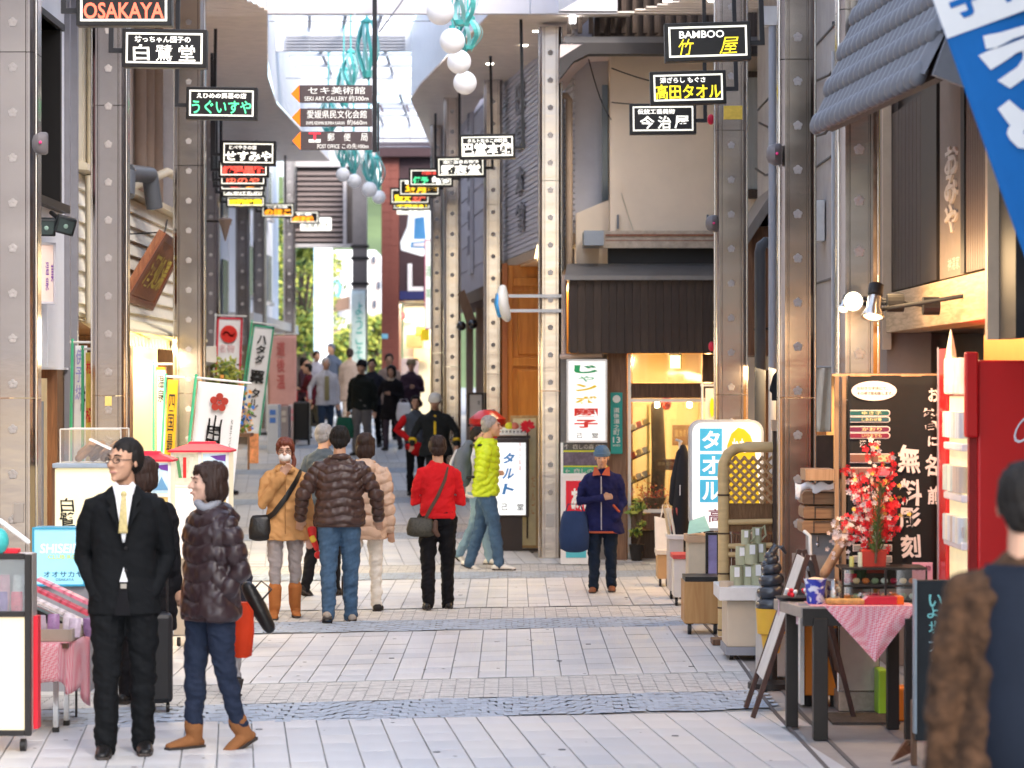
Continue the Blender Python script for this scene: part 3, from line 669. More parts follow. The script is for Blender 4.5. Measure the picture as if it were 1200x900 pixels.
for (px, py, i) in ((770, 473, 0), (808, 473, 1)):
    lp = MB().lathe([(.001, -.05), (.028, -.045), (.032, 0), (.012, .04), (.001, .05)], (0, 0, 0), 12).build("spotlight", glow("spot_glow", (1, .78, .42), 14), smooth=True); lp.location = P(px, py, 32.4)
    tag(lp, ["small lit spotlight above the timber post in the corner shop window", "small lit spotlight above the brown square plaque in the corner shop"][i], "spotlight")
pd = thing("pendant_lamp", "square paper pendant lamp glowing yellow in the transom window of the corner shop", "lamp", P(791, 424, 32.5))
MB().box(-.06, .06, -.06, .06, -.075, .075).build("shade", glow("paper_glow", (1, .62, .15), 5), pd)
MB().box(-.075, .075, -.075, .075, .076, .1).box(-.072, -.062, -.072, -.062, -.08, .075).box(.062, .072, -.072, -.062, -.08, .075).build("frame", brown_d, pd)
rsx = random.Random(11)
fa = thing("flower_arrangement", "basket of red berries and autumn leaves on the sill of the corner shop window", "flowers", P(765, 596, 32.05))
MB().lathe([(.06, 0), (.13, .1), (.14, .13), (.12, .13), (.05, .01)], (.02, .0, 0), 14).build("basket", brown_m, fa, smooth=True)
lf = [MB(), MB(), MB()]
for k in range(300):
    q = Vector((rsx.gauss(0, .14), rsx.gauss(0, .06), abs(rsx.gauss(.12, .09)))); d = Vector((rsx.gauss(0, 1), rsx.gauss(0, 1), rsx.gauss(0, 1))).normalized(); e = d.orthogonal().normalized()
    lf[k % 3].add([q-d*.022, q+e*.013, q+d*.022, q-e*.013], [(0, 1, 2, 3)])
for mb, c in zip(lf, ((.65, .05, .03), (.35, .10, .06), (.75, .28, .06))): mb.build("leaves", M("autumn_leaf_%d" % int(c[0]*100), c, .6), fa, kind='stuff')
# ---- right alley side: cream continuation with window, side wall of the near block
MB().box(X2(876), X2(912), 31.9, 31.99, Z2(222), Z2(92)).build("upper_window", M("grey_frosted_window", (.36, .37, .36), .4, var=.15, stretch=(4, 1, .3)), D_, world=True)
MB().box(X2(874), X2(914), 31.86, 31.98, Z2(233), Z2(223)).box(X2(874), X2(914), 31.86, 31.98, Z2(92)+.001, Z2(85)).build("window_frame", brown_d, D_, world=True)
E_ = thing("side_building", "grey concrete and timber side wall with pipes, between the two nearest right columns", "building", (2.75, 25, 0))
conc = M("raw_concrete", (.34, .32, .31), .8, var=.16, scale=3, bump=.3)
MB().box(2.75, 5, 20.6, 30.6, 2.2, 8).box(2.75, 5, 20.6, 22.5, 0, 2.2).build("wall", conc, E_, world=True)
for z in (2.95, 4.0, 5.1): MB().box(2.735, 2.749, 20.7, 30.5, z, z+.015).build("joint", M("joint_dark", (.12, .12, .12), .8), E_, world=True)
for z in np.arange(2.6, 6.2, .42): MB().cyl((2.73, 23.3, z), (2.752, 23.3, z), .025).build("tie_hole", M("joint_dark", (.12, .12, .12), .8), E_, world=True)
MB().box(2.9, 5, 22.6, 30.6, 0, 2.19).build("inner_wall", orange_in, E_, world=True)
for y in (22.6, 25.2, 27.4, 29.6): MB().box(2.7, 2.9, y, y+.15, 0, 2.2).build("post", brown_m, E_, world=True)
MB().box(2.45, 2.75, 28.6, 30.4, 2.35, 3.7).build("cabinet", brown_m, E_, world=True)
MB().prism([(2.4, 28.2, 3.6), (2.76, 28.2, 4.15), (2.76, 28.2, 4.0), (2.44, 28.2, 3.5)], (0, 2.4, 0)).build("small_roof", M("grey_zinc", (.2, .19, .19), .5), E_, world=True)
area("shop_light", (2.5, 26, 2.15), (0, math.radians(15), 0), .5, 5, 38, WARM, E_)
pp = thing("drainpipe", "thick dark slate pipe bending into the wall beside the towel sign column", "pipe", (Xat(891, 25.8), 25.8, 0))
MB().tube([P(905, 285, 25.9), P(897, 284, 25.8), P(892, 288, 25.8), P(890.5, 296, 25.8), P(891, 590, 25.8)], .052, 12).build("pipe", pipe_d, pp, world=True, smooth=True)
MB().cyl(P(884, 386, 25.8), P(905, 385, 25.9), .012).cyl(P(883, 520, 25.8), P(905, 519, 25.9), .012).build("bracket", dark, pp, world=True)
pp = thing("drainpipe", "tall light grey pipe rising beside the shaft of the second nearest right column", "pipe", (Xat(905, 24.6), 24.6, 0))
MB().cyl(P(905, 30, 24.6), P(905, 560, 24.6), .035).build("pipe", pipe_m, pp, world=True, smooth=True)
MB().box(Xat(893, 24.6), Xat(911, 24.6), 24.55, 24.7, Zat(30, 24.6), Zat(8, 24.6)).build("box", M("pale_box", (.6, .6, .6), .5), pp, world=True)
for k, z in enumerate((190, 282, 300, 345, 380)): MB().cyl(P(905, z, 24.65), P(915, z, 24.9), .03).build("bracket", pipe_m, pp, world=True)
pp = thing("drainpipe", "pair of pale conduits climbing the concrete wall left of the spotlights", "pipe", (Xat(981, 20.4), 20.4, 0))
MB().cyl(P(983, 0, 20.2), P(983, 440, 20.2), .024).build("pipe", M("pale_conduit", (.55, .58, .63), .4), pp, world=True, smooth=True)
MB().cyl(P(977, 60, 20.5), P(977, 440, 20.5), .018).build("conduit", M("pale_conduit", (.55, .58, .63), .4), pp, world=True, smooth=True)
for i, x_ in enumerate((2.70, 2.66)):
    MB().tube([(x_, 29.8-k_*1.1, 4.9-.5*i-.22*math.sin(math.pi*(k_ % 4)/4)) for k_ in range(9)], .012, 6).build("cable", dark, E_, world=True)
for y_, z_ in ((23.9, 3.3), (27.2, 4.3)): MB().box(2.6, 2.74, y_, y_+.28, z_, z_+.36).build("junction_box", M("pale_box", (.6, .6, .6), .5), E_, world=True, bevel=.01)
cl = thing("cloth_hanging", "creased cream cloth hung in the window behind the second nearest right column", "cloth", P(965, 470, 19.9))
MB().grid(lambda u, v: P(957+u*17, 431+v*75, 21.5)+Vector((0, .02*math.sin(u*9+v*3), 0)), 10, 12).build("cloth", M("cream_cloth", (.62, .57, .47), .85, var=.12, scale=8), cl, world=True, smooth=True, thick=.004)
MB().cyl(P(955, 430, 21.5), P(976, 430, 21.5), .008).build("rod", alu, cl, world=True)
MB().box(Xat(955, 21.7), Xat(977, 21.7), 21.7, 21.75, Zat(600, 21.7), Zat(510, 21.7)).build("dark_panel", M("smoked_panel", (.07, .05, .04), .3, var=.3), E_, world=True)
# ---- right near building with tiled awning, timber front
G_ = thing("timber_shop_building", "dark timber shop front with warm lit beam under a tiled awning, nearest right", "building", (2.75, 18, 0))
XG = 2.75
def GY_(px): return XG*F/(px-600)
MB().box(XG+.02, 6, 6, 20.5, 4.35, 9).build("wall", M("grey_render", (.30, .29, .29), .7), G_, world=True)
ribs = M("ribbed_brown", (.13, .085, .065), .5, var=.1)
for (a, b, mt, off, n) in ((1045, 1083, brown_d, .0, 9), (1136, 1170, ribs, -.02, 12)):
    ya, yb = GY_(a), GY_(b)
    for k in range(n):
        y1_ = ya+(yb-ya)*k/n; y2_ = ya+(yb-ya)*(k+1)/n
        MB().box(XG+off, XG+.06, y2_+.012, y1_, 2.72, 4.0).build("slat", mt, G_, world=True)
MB().box(XG+.06, XG+.3, 6, 20.5, 2.7, 4.35).box(XG-.02, XG+.059, GY_(1101), GY_(1083)-.02, 2.72, 4.0).build("upper_front", M("dark_timber_panel", (.03, .021, .017), .5), G_, world=True)
MB().box(XG, XG+.055, GY_(1131), GY_(1101)-.01, 2.72, 4.02).build("carved_panel", M("taupe_panel", (.25, .19, .15), .6, var=.1), G_, world=True)
each(((XG-.03, XG+.055, GY_(1136)+.01, GY_(1131)-.01, 2.72, 4.3), (XG-.02, XG+.05, 14.8, GY_(1175), 2.3, 4.3)), "dark_post", dark, G_)
each(((XG-.08, XG, GY_(1174), GY_(1171), 2.3, 4.3), (XG-.06, XG, GY_(1045)+.02, GY_(1045)+.1, 2.3, 4.3)), "light_post", M("pale_post", (.55, .42, .30), .5), G_)
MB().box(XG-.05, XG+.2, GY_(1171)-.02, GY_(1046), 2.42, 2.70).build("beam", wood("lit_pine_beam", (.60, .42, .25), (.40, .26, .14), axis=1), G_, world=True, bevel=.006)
MB().cyl((XG-.02, GY_(1034), 2.66), (XG-.02, GY_(1034), 6.0), .02).cyl((XG+.02, GY_(1031), 2.66), (XG+.02, GY_(1031), 4.0), .014).build("yellow_conduit", M("yellow_conduit", (.72, .58, .16), .5), G_, world=True)
MB().box(XG-.02, XG+.3, GY_(1045)+.1, 20.5, 0, 9).build("corner_wall", M("mauve_brown_wall", (.30, .23, .20), .6, var=.1), G_, world=True)
MB().box(3.7, 3.8, 6, 20.4, 0, 2.42).build("back_wall", brown_d, G_, world=True)
MB().box(3.2, 3.3, GY_(1172)+.6, GY_(1120)+1.6, .3, 2.42).build("lit_inner_wall", M("amber_wall", (.62, .32, .09), .7, var=.05), G_, world=True)
MB().box(XG+.1, 3.7, 6, 20.4, 2.425, 2.5).build("ceiling", brown_m, G_, world=True)
area("shop_light", (3.0, 17.3, 2.38), (0, 0, 0), .4, 3.5, 11, WARM, G_)
# figures carved on the panel: three pale characters
for (s, py, h) in (("お", 188, 34), ("み", 222, 36), ("や", 255, 36)):
    A4, f4, _ = glyphs(s, .03, .12)
    vs = []
    yc = GY_(1116); 
    for q in A4: vs.append((XG-.004-.0, yc-(q[0]-.5)*.85*.55, Zat(py, yc)+(q[1]-.5)*h*yc/F))
    MB().add(vs, f4).build("carved_letter", M("pale_carving", (.66, .55, .46), .6), G_, world=True, thick=.02)
A4, f4, _ = glyphs("神湯家", .0, .04)
MB().add([(XG-.004, GY_(1118)-(q[0]-.5)*.45, Zat(309, 17)+(q[1]-.5)*.08) for q in A4], f4).build("small_lettering", M("pale_carving", (.66, .55, .46), .6), G_, world=True)
# tiled awning
tl_m = M("blue_grey_roof_tile", (.155, .16, .18), .42, .15, var=.12, scale=6, rvar=.08)
e0 = P(963, 150, 16.9); e1 = P(1090, 89, 14.0); up_v = P(998, 20, 16.9)-e0; up_v = Vector((up_v.x+.06, .12, up_v.z)); nT = 19; rows = 6
ez = (e1-e0); out = Vector((-1, -.18, .25)).normalized()
rT = ez.length/nT; hT = .235; upn = up_v.normalized(); al = ez.normalized(); upn = (upn-al*upn.dot(al)).normalized(); nn = al.cross(upn).normalized()
if nn.x > 0: nn = -nn
tb = MB(); 
prof = [(i/8, .5-.5*math.cos(2*math.pi*i/8)) for i in range(9)]
R0 = [al*(u*rT)+nn*(.05*h+.03) for u, h in prof]; R1_ = [al*(u*rT)+nn*(.05*h)+upn*(hT+.03) for u, h in prof]
tb.rings([[q-nn*.018 for q in R0], R0, R1_], cap=False, closed=False)
k0 = len(tb.v); tb.v += [tuple(q-nn*.03) for q in R0]
tme = tb.mesh("roof_tile"); tme.materials.append(tl_m)
cap_b = MB().tube([Vector((0, 0, 0))+nn*.035+al*rT*.5-upn*.02, nn*.035+al*rT*.5+upn*.03], [.045, .045], 10); cme = cap_b.mesh("tile_end"); cme.materials.append(tl_m)
Gi = WM(G_).inverted()
for r_ in range(rows):
    for c_ in range(nT):
        p = e0+al*(c_*rT)+upn*(r_*hT)
        o = link("roof_tile", tme, None, G_, smooth=True); o.location = Gi @ p
        o = link("tile_end", cme, None, G_, smooth=True); o.location = Gi @ (p+nn*.01)
MB().prism([e0-nn*.03, e1-nn*.03, e1-nn*.03+upn*1.7, e0-nn*.03+upn*1.7], -nn*.04).build("awning_deck", brown_d, G_, world=True)
MB().prism([e1+al*.02, e1+al*.02+upn*1.7, e1+al*.02+upn*1.7-nn*.5, e1+al*.02-nn*.25], al*.05).build("awning_end", tl_m, G_, world=True)
e0b = Vector((XG, 17.2, 4.1)); e1b = Vector((XG, 14.0, 4.1))
MB().add([e0-nn*.05+Vector((.02, 0, .03)), e1-nn*.05+Vector((.02, 0, .03)), e1b, e0b], [(0, 1, 2, 3)]).build("soffit", M("cream_soffit", (.72, .52, .42), .6), G_, world=True, thick=.02)
# ---- right, ribbed wall and orange door
H_ = thing("ribbed_wall_building", "building with lilac grey ribbed upper wall and orange wooden door behind the freestanding column", "building", (.3, 36, .1))
A, B = (.75, 32.6), (-.12, 40.2)
m = MB(); seg(m, A, B, 3.84, 7.6, 2.5, 1); m.build("upper_wall", M("lilac_grey_metal", (.55, .54, .58), .5, .2, var=.06), H_, world=True)
rib = M("lilac_grey_rib", (.60, .59, .64), .45, .05, var=.04)
for k in range(46):
    m = MB(); z = 3.86+k*.068; seg(m, A, B, z, z+.05, .02, 1, -.021); m.build("rib", rib, H_, world=True)
m = MB(); seg(m, A, B, 3.72, 3.85, .3, 1, -.02); m.build("edge_strip", M("tan_edge", (.48, .36, .25), .5), H_, world=True)
m = MB(); seg(m, A, B, 3.70, 3.74, 2.3, 1, .02); m.build("soffit", M("lit_soffit", (.80, .66, .45), .6), H_, world=True)
m = MB(); seg(m, A, B, 0, 3.7, .2, 1, .5); m.build("back_wall", orange_w, H_, world=True)
def door(u0, u1, off, z0, z1):
    m = MB(); seg(m, A, B, z0, z1, .06, 1, off, u0, u1); m.build("door", orange_w, H_, world=True)
    for (a, b) in ((z0+.1, z0+(z1-z0)*.42), (z0+(z1-z0)*.5, z1-.1)):
        d = (u1-u0)*.16
        m = MB(); seg(m, A, B, a, b, .03, 1, off-.03, u0+d, u1-d); m.build("door_panel", orange_w, H_, world=True, bevel=.012)
YD = 38.3; xl, xr = Xat(590, YD), Xat(640, YD)
MB().box(xl, xr+.5, YD+.03, YD+.1, .1, 3.72).build("door", orange_w, H_, world=True)
for (a, b) in ((xl+.06, xl+.13), (xr-.02, xr+.05)): MB().box(a, b, YD-.02, YD+.029, .1, 3.7).build("door_stile", orange_w, H_, world=True, bevel=.006)
for (za, zb_) in ((2.46, 3.35), (1.2, 2.25), (.3, 1.1)): MB().box(xl+.2, xr-.07, YD-.005, YD+.028, za, zb_).build("door_panel", orange_w, H_, world=True, bevel=.02)
for z in (3.42, 2.3, 1.12): MB().box(xl+.131, xr-.021, YD-.014, YD+.028, z, z+.12).build("door_rail", orange_w, H_, world=True, bevel=.006)
MB().box(xl-.02, xl+.055, YD-.06, YD+.029, .1, 3.74).build("door_post", M("rust_post", (.42, .16, .06), .5), H_, world=True)
area("doorway_light", (.5, 36.6, 3.6), (math.radians(-28), 0, 0), .8, 1.2, 26, (1, .74, .40), H_)
for (s, zc, hh) in (("巴堂", 5.75, .9), ("本館", 4.6, .9)):
    A4, f4, _ = glyphs(s[0], .02, .05); A5, f5, _ = glyphs(s[1], .02, .05)
    dv = Vector((B[0]-A[0], B[1]-A[1], 0)).normalized(); nv = Vector((dv.y, -dv.x, 0)); c0 = Vector((A[0], A[1], 0))+dv*5.2-nv*.05
    for (AA, ff, zz) in ((A4, f4, zc+.25), (A5, f5, zc-.25)):
        MB().add([c0-dv*((q[0]-.5)*1.0)+Vector((0, 0, zz+(q[1]-.5)*.42)) for q in AA], ff).build("wall_letter", M("grey_letter", (.22, .22, .24), .5), H_, world=True, thick=.02)
# ---- right, farther lilac front with dark entrance
I_ = thing("lilac_building", "lilac walled building with a tall vertical sign and brown entrance, right of the white-capped man", "building", (-.6, 44, .4))
A, B = (-.14, 40.4), (-1.0, 50)
lil = M("lilac_wall", (.60, .57, .62), .7, var=.07)
m = MB(); seg(m, A, B, 3.55, 8, 2.5, 1); m.build("upper_wall", lil, I_, world=True)
for k in range(9):
    m = MB(); z = 3.6+k*.42; seg(m, A, B, z, z+.39, .02, 1, -.022); m.build("wall_panel", lil, I_, world=True)
m = MB(); seg(m, A, B, .2, 3.55, .2, 1, .35); m.build("entrance_wall", M("red_brown_wall", (.20, .075, .04), .5, var=.15), I_, world=True)
for u in (.2, .42, .66, .9):
    m = MB(); seg(m, A, B, .2, 3.5, .12, 1, .1, u, u+.02); m.build("post", M("pale_tan_post", (.45, .34, .26), .5), I_, world=True)
m = MB(); seg(m, A, B, 3.35, 3.54, .5, 1, -.2); m.build("awning", brown_m, I_, world=True)
m = MB(); seg(m, A, B, 3.9, 7.2, .05, 1, -.08, .55, .62); m.build("vertical_sign", M("pale_sign", (.6, .58, .62), .5), I_, world=True)
d_ = Vector((B[0]-A[0], B[1]-A[1], 0)).normalized(); n2 = Vector((d_.y, -d_.x, 0)); c0 = Vector((A[0], A[1], 0))+d_*5.65-n2*.09
for i, ch in enumerate("道後温泉本館通"):
    A4, f4, _ = glyphs(ch, .02)
    MB().add([c0-d_*((q[0]-.5)*.5)+Vector((0, 0, 6.9-i*.42+(q[1]-.5)*.33)) for q in A4], f4).build("sign_letter", M("mid_grey_letter", (.30, .28, .33), .5), I_, world=True, thick=.01)
# slanted wooden signboard
m = MB().prism([P(536, 345, 42), P(544, 339, 42), P(559, 378, 42), P(550, 390, 42)], (0, .5, 0)); ws = m.build("signboard", wood("tan_sign_wood", (.26, .16, .10), (.18, .10, .06)))
tag(ws, "tilted tan wooden signboard above the two black ball lamps on the right", "signboard")
for i, (px, py) in enumerate(((540.5, 382), (554, 380))):
    t = thing("ball_lamp", ["left of two glossy black ball lamps above the white-capped man", "right of two glossy black ball lamps, nearer the brown entrance"][i], "lamp", P(px, py, 41.5))
    MB().ell((0, 0, 0), .075).build("ball", M("gloss_black", (.02, .02, .025), .12, coat=1), t, smooth=True)
    MB().cyl((0, 0, 0), (.03, .25, .06), .015).build("arm", dark, t)
# ---- end of the street: convenience store corner with milk can sign
J_ = thing("store_building", "store with red brown tiled pillar and dark sign band at the street's far end", "building", (-2.2, 62, 1.2))
brickm = M("red_brown_tile", (.20, .065, .05), .5, var=.12, scale=20)
Ye = 62.0
MB().box(Xat(447, Ye), Xat(467.5, Ye), Ye, Ye+1.2, 1.0, 7.2).build("pillar", brickm, J_, world=True)
for r_ in range(31):
    for c_ in range(2):
        z = 1.2+r_*.19; x = Xat(447, Ye)+.2*c_+.004
        MB().box(x, x+.192, Ye-.015, Ye-.001, z, z+.182).build("wall_tile", brickm, J_, world=True)
MB().box(Xat(467.5, Ye)+.003, Xat(512, Ye), Ye+.05, Ye+6, Zat(352, Ye), 7.4).build("sign_band_wall", M("dark_maroon_wall", (.055, .03, .035), .5), J_, world=True)
MB().box(Xat(468, Ye)+.003, Xat(512, Ye), Ye-.0, Ye+.04, Zat(351, Ye), Zat(341, Ye)).build("blue_stripe", M("navy_stripe", (.03, .035, .14), .5), J_, world=True)
MB().box(Xat(440, Ye), Xat(512, Ye), Ye-.2, Ye+1, 7.2, 8.4).build("roof_edge", M("dark_maroon_wall", (.055, .03, .035), .5), J_, world=True)
text(J_, "L", 0, 0, .36, .62, M("white_letter", (.85, .82, .85), .5), name="letter").location = WM(J_).inverted() @ Vector((Xat(487, Ye), Ye-.01, Zat(325, Ye)))
shopw = MB().box(Xat(468, Ye), Xat(512, Ye), Ye+.5, Ye+.52, 1.2, Zat(352, Ye)); shopw.build("shop_window", glass("store_glass", (1, 1, 1), .1), J_, world=True)
MB().box(Xat(468, Ye), Xat(525, Ye), Ye+2.4, Ye+2.5, 1.0, 4.6).build("shop_interior", M("bright_interior", (.85, .78, .58), .6, var=.15, scale=2), J_, world=True)
area("shop_light", (Xat(490, Ye), Ye+1.4, 3.9), (0, 0, 0), 1.2, 1.5, 60, (1, .9, .68), J_)
for (px, py, s_, c) in ((480, 372, .12, (.85, .85, .8)), (470.5, 370, .1, (.4, .04, .05)), (486, 400, .2, (.8, .25, .1)), (494, 388, .14, (.9, .6, .05)), (478, 430, .25, (.3, .25, .3)), (495, 415, .2, (.75, .55, .3)), (451, 394, .07, (.2, .5, .7))):
    q = P(px, py, Ye+(2.2 if px > 460 else -.03)); MB().obox(q, (1, 0, 0), (0, 0, 1), (0, 1, 0), s_*2, s_*1.6, .02).build("poster", M("poster_%d" % px, c, .5), J_, world=True)
# milk can shaped sign, lit
mc = thing("milk_can_sign", "white and blue milk can shaped shop sign hanging before the dark far store wall", "sign", P(488, 262, 60))
def scan(pts, d): return [Vector((((x-488)*60/F), d, -(y-262)*60/F)) for x, y in pts]
MB().prism(scan([(479, 248), (506, 244), (509, 262), (512, 298), (494, 300), (470, 293), (469, 284), (477, 266)], 0), (0, .12, 0)).build("panel", glow("sign_white", (.80, .86, .9), .35), mc, bevel=.01)
MB().prism(scan([(486, 256), (497, 254), (499, 280), (485, 280)], -.01), (0, .005, 0)).prism(scan([(482, 284), (500, 282), (502, 291), (481, 290)], -.01), (0, .005, 0)).build("blue_can", M("sky_blue_print", (.09, .32, .65), .5), mc)
MB().prism(scan([(484.5, 285), (498, 284), (499, 289), (484, 288.5)], -.016), (0, .005, 0)).build("can_label", M("white_letter", (.85, .82, .85), .5), mc)
board("projecting_sign", "tall pale green sign edged in magenta hanging over the far store front", "sign", 497.5, 281, 506, 386, 57.5, glow("pale_green_sign", (.75, .85, .68), .25), M("magenta_edge", (.5, .03, .16), .5), border=.018, bmat=M("magenta_edge", (.5, .03, .16), .5),
      texts=[("酒", .5, .35, .7, .12, M("soft_green", (.3, .5, .3), .5)), ("薬", .5, .6, .7, .1, M("soft_green", (.3, .5, .3), .5))])
q = board("yellow_sign", "small bright yellow square sign at the foot of the magenta edged sign", "sign", 493, 386, 503, 399, 57.5, M("bright_yellow", (.85, .62, .02), .5))
# ---- beyond the arcade
K_ = thing("black_post", "dark banded steel post at the far end left of the red brown pillar", "post", (Xat(420, 66), 66, 1.3))
MB().box(Xat(413, 66), Xat(430, 66), 66, 66.3, 1.2, 7.4).build("shaft", M("dark_steel", (.16, .15, .155), .4, .6), K_, world=True)
for py in (288, 302, 332): MB().box(Xat(411, 66), Xat(432, 66), 65.95, 66.35, Zat(py+2, 66), Zat(py-1, 66)).build("band", dark, K_, world=True)
wp = thing("white_post", "broad white post beyond the arcade's far end, beside the sunlit foliage", "post", (Xat(380, 80), 80, 1.4))
MB().box(Xat(373, 80), Xat(389, 80), 80, 80.4, 1.4, 7.2).build("shaft", M("bright_white", (.82, .83, .84), .5), wp, world=True)
MB().box(Xat(368, 80), Xat(372, 80), 79.9, 80, 1.4, 7.2).build("pale_blue_strip", M("pale_blue", (.5, .68, .8), .5), wp, world=True)
fb = thing("far_building", "white building seen through the bright gap beyond the arcade", "building", (-7, 105, 1.4))
MB().box(Xat(378, 105), Xat(440, 105), 105, 112, 1.4, 7.2).build("wall", M("bright_white", (.82, .83, .84), .5), fb, world=True)
MB().prism([P(389, 352, 104), P(409, 347, 104), P(409, 362, 104), P(389, 366, 104)], (0, .6, 0)).build("roof", M("far_brown", (.22, .14, .10), .7), fb, world=True)
MB().box(Xat(392, 103), Xat(425, 103), 102.6, 103, 1.4, Zat(386, 103)).build("pink_wall", M("pink_brick", (.52, .33, .30), .7, var=.1), fb, world=True)
MB().box(Xat(433, 103), Xat(446, 103), 102.6, 103, 2.5, 6.8).build("side_wall", M("pale_pink_wall", (.62, .52, .48), .7), fb, world=True)
for (px, py) in ((436, 300), (442, 330), (437, 352)): MB().box(Xat(px, 102.5), Xat(px+4, 102.5), 102.5, 102.58, Zat(py+8, 102.5), Zat(py, 102.5)).build("window", M("grey_window", (.1, .11, .14), .2), fb, world=True)
bs = board("round_sign", "oval sky blue sign hanging beyond the far end of the arcade", "sign", 387, 327, 401, 349, 90, M("sky_blue_print", (.09, .32, .65), .5)); 
for o in list(bs.children): bpy.data.objects.remove(o)
MB().rings([[Vector((.20*math.cos(a), y, .31*math.sin(a))) for a in [2*math.pi*i/20 for i in range(20)]] for y in (0, .05)]).build("disc", M("bright_sky_blue", (.15, .5, .75), .5), bs)
MB().rings([[Vector((.07*math.cos(a), y, .2*math.sin(a))) for a in [2*math.pi*i/20 for i in range(20)]] for y in (-.02, -.001)]).build("mark", M("pale_mark", (.6, .8, .85), .5), bs)
MB().cyl((0, .02, .31), (0, .02, .5), .02).build("hanger", M("pale_blue", (.5, .68, .8), .5), bs)
leafm = [M("leaf_%s" % n, c, .55, var=.2, scale=1) for n, c in (("yellow_green", (.42, .44, .08)), ("green", (.18, .26, .05)), ("dark", (.05, .10, .025)))]
def tree(lab, x, y, z, h, rad, seed, n=2600, ls=.11, name="tree"):
    r = random.Random(seed); t = thing(name, lab, "tree", (x, y, z)); tr = MB()
    tr.tube([(0, 0, 0), (.05, 0, h*.35), (0, .1, h*.75)], [(.14*h/4, )*2, (.10*h/4, )*2, (.04*h/4, )*2], 9)
    cl = []
    for k in range(14):
        a = r.uniform(0, 6.28); e = r.uniform(.1, 1); q = Vector((math.cos(a)*rad*e*.7, math.sin(a)*rad*e*.7, h*(.35+.6*r.random()))); cl.append((q, rad*r.uniform(.28, .5)))
        tr.tube([(0, 0, h*.3), q*.6+Vector((0, 0, h*.12)), q], [.05, .035, .012], 6)
    tr.build("trunk", M("bark", (.10, .07, .05), .85, var=.3, scale=8, bump=.5), t, smooth=True)
    ms = [MB(), MB(), MB()]
    for k in range(n):
        q, s_ = cl[r.randrange(len(cl))]; d = Vector((r.gauss(0, 1), r.gauss(0, 1), r.gauss(0, 1))).normalized(); p = q+d*s_*r.random()**.4
        e = Vector((r.gauss(0, 1), r.gauss(0, 1), r.gauss(0, .6))).normalized(); f = e.orthogonal().normalized(); l = ls*r.uniform(.6, 1.3)
        ms[r.choice([0, 0, 0, 1, 1, 2])].add([p-e*l, p+f*l*.5, p+e*l, p-f*l*.5], [(0, 1, 2, 3)])
    for i, q in enumerate(ms): q.build("crown", leafm[i], t, kind='stuff')
    return t
for i, (px, Y, h, rd) in enumerate(((352, 82, 5.2, 1.3), (344, 90, 6.5, 1.9), (362, 96, 6.6, 1.7), (404, 98, 3.0, 1.1), (396, 99, 2.2, .9), (442, 100, 3.4, 1.0))):
    tree(["bushy yellow green tree beyond the left corner of the end board", "tall yellow green tree farthest left beyond the arcade", "yellow green tree left of the broad white post", "low green tree under the oval blue sign", "low hedge-like tree right of the broad white post", "small green tree in the gap left of the red brown pillar"][i], Xat(px, Y), Y, 1.4, h, rd, 20+i)
# distant hill behind the town closes the street's view
hb = MB(); hb.grid(lambda u, v: Vector((-400+u*800, 420+v*160, 1+v*(46+14*noise.noise(Vector((u*7, v*2, 3)))+8*noise.noise(Vector((u*23, v*5, 9)))))), 60, 10)
hb.build("hills", M("hill_green", (.10, .14, .06), .9, var=.3, scale=.05), kind='structure')
# dark mass of houses flanking the arcade outside, so that no open plain shows between the shop fronts
for i, (x0, x1, y0, y1, z, lab) in enumerate(((-16, -8.05, 5, 34, 8.5, "grey house block behind the shops on the left"), (-16, -9, 34.2, 72, 9.5, "grey house block behind the farther shops on the left"), (6.1, 15, 5, 31, 8.5, "grey house block behind the timber shop on the right"), (3.5, 15, 31.2, 60, 9, "grey house block behind the corner shop"), (1.2, 3.4, 40.3, 60, 9, "grey house block beside the alley behind the corner shop"))):
    b = MB().box(x0, x1, y0, y1, 0, z).build("house_block", M("grey_house", (.35, .34, .33), .8, var=.1)); tag(b, lab, "building", kind=None)
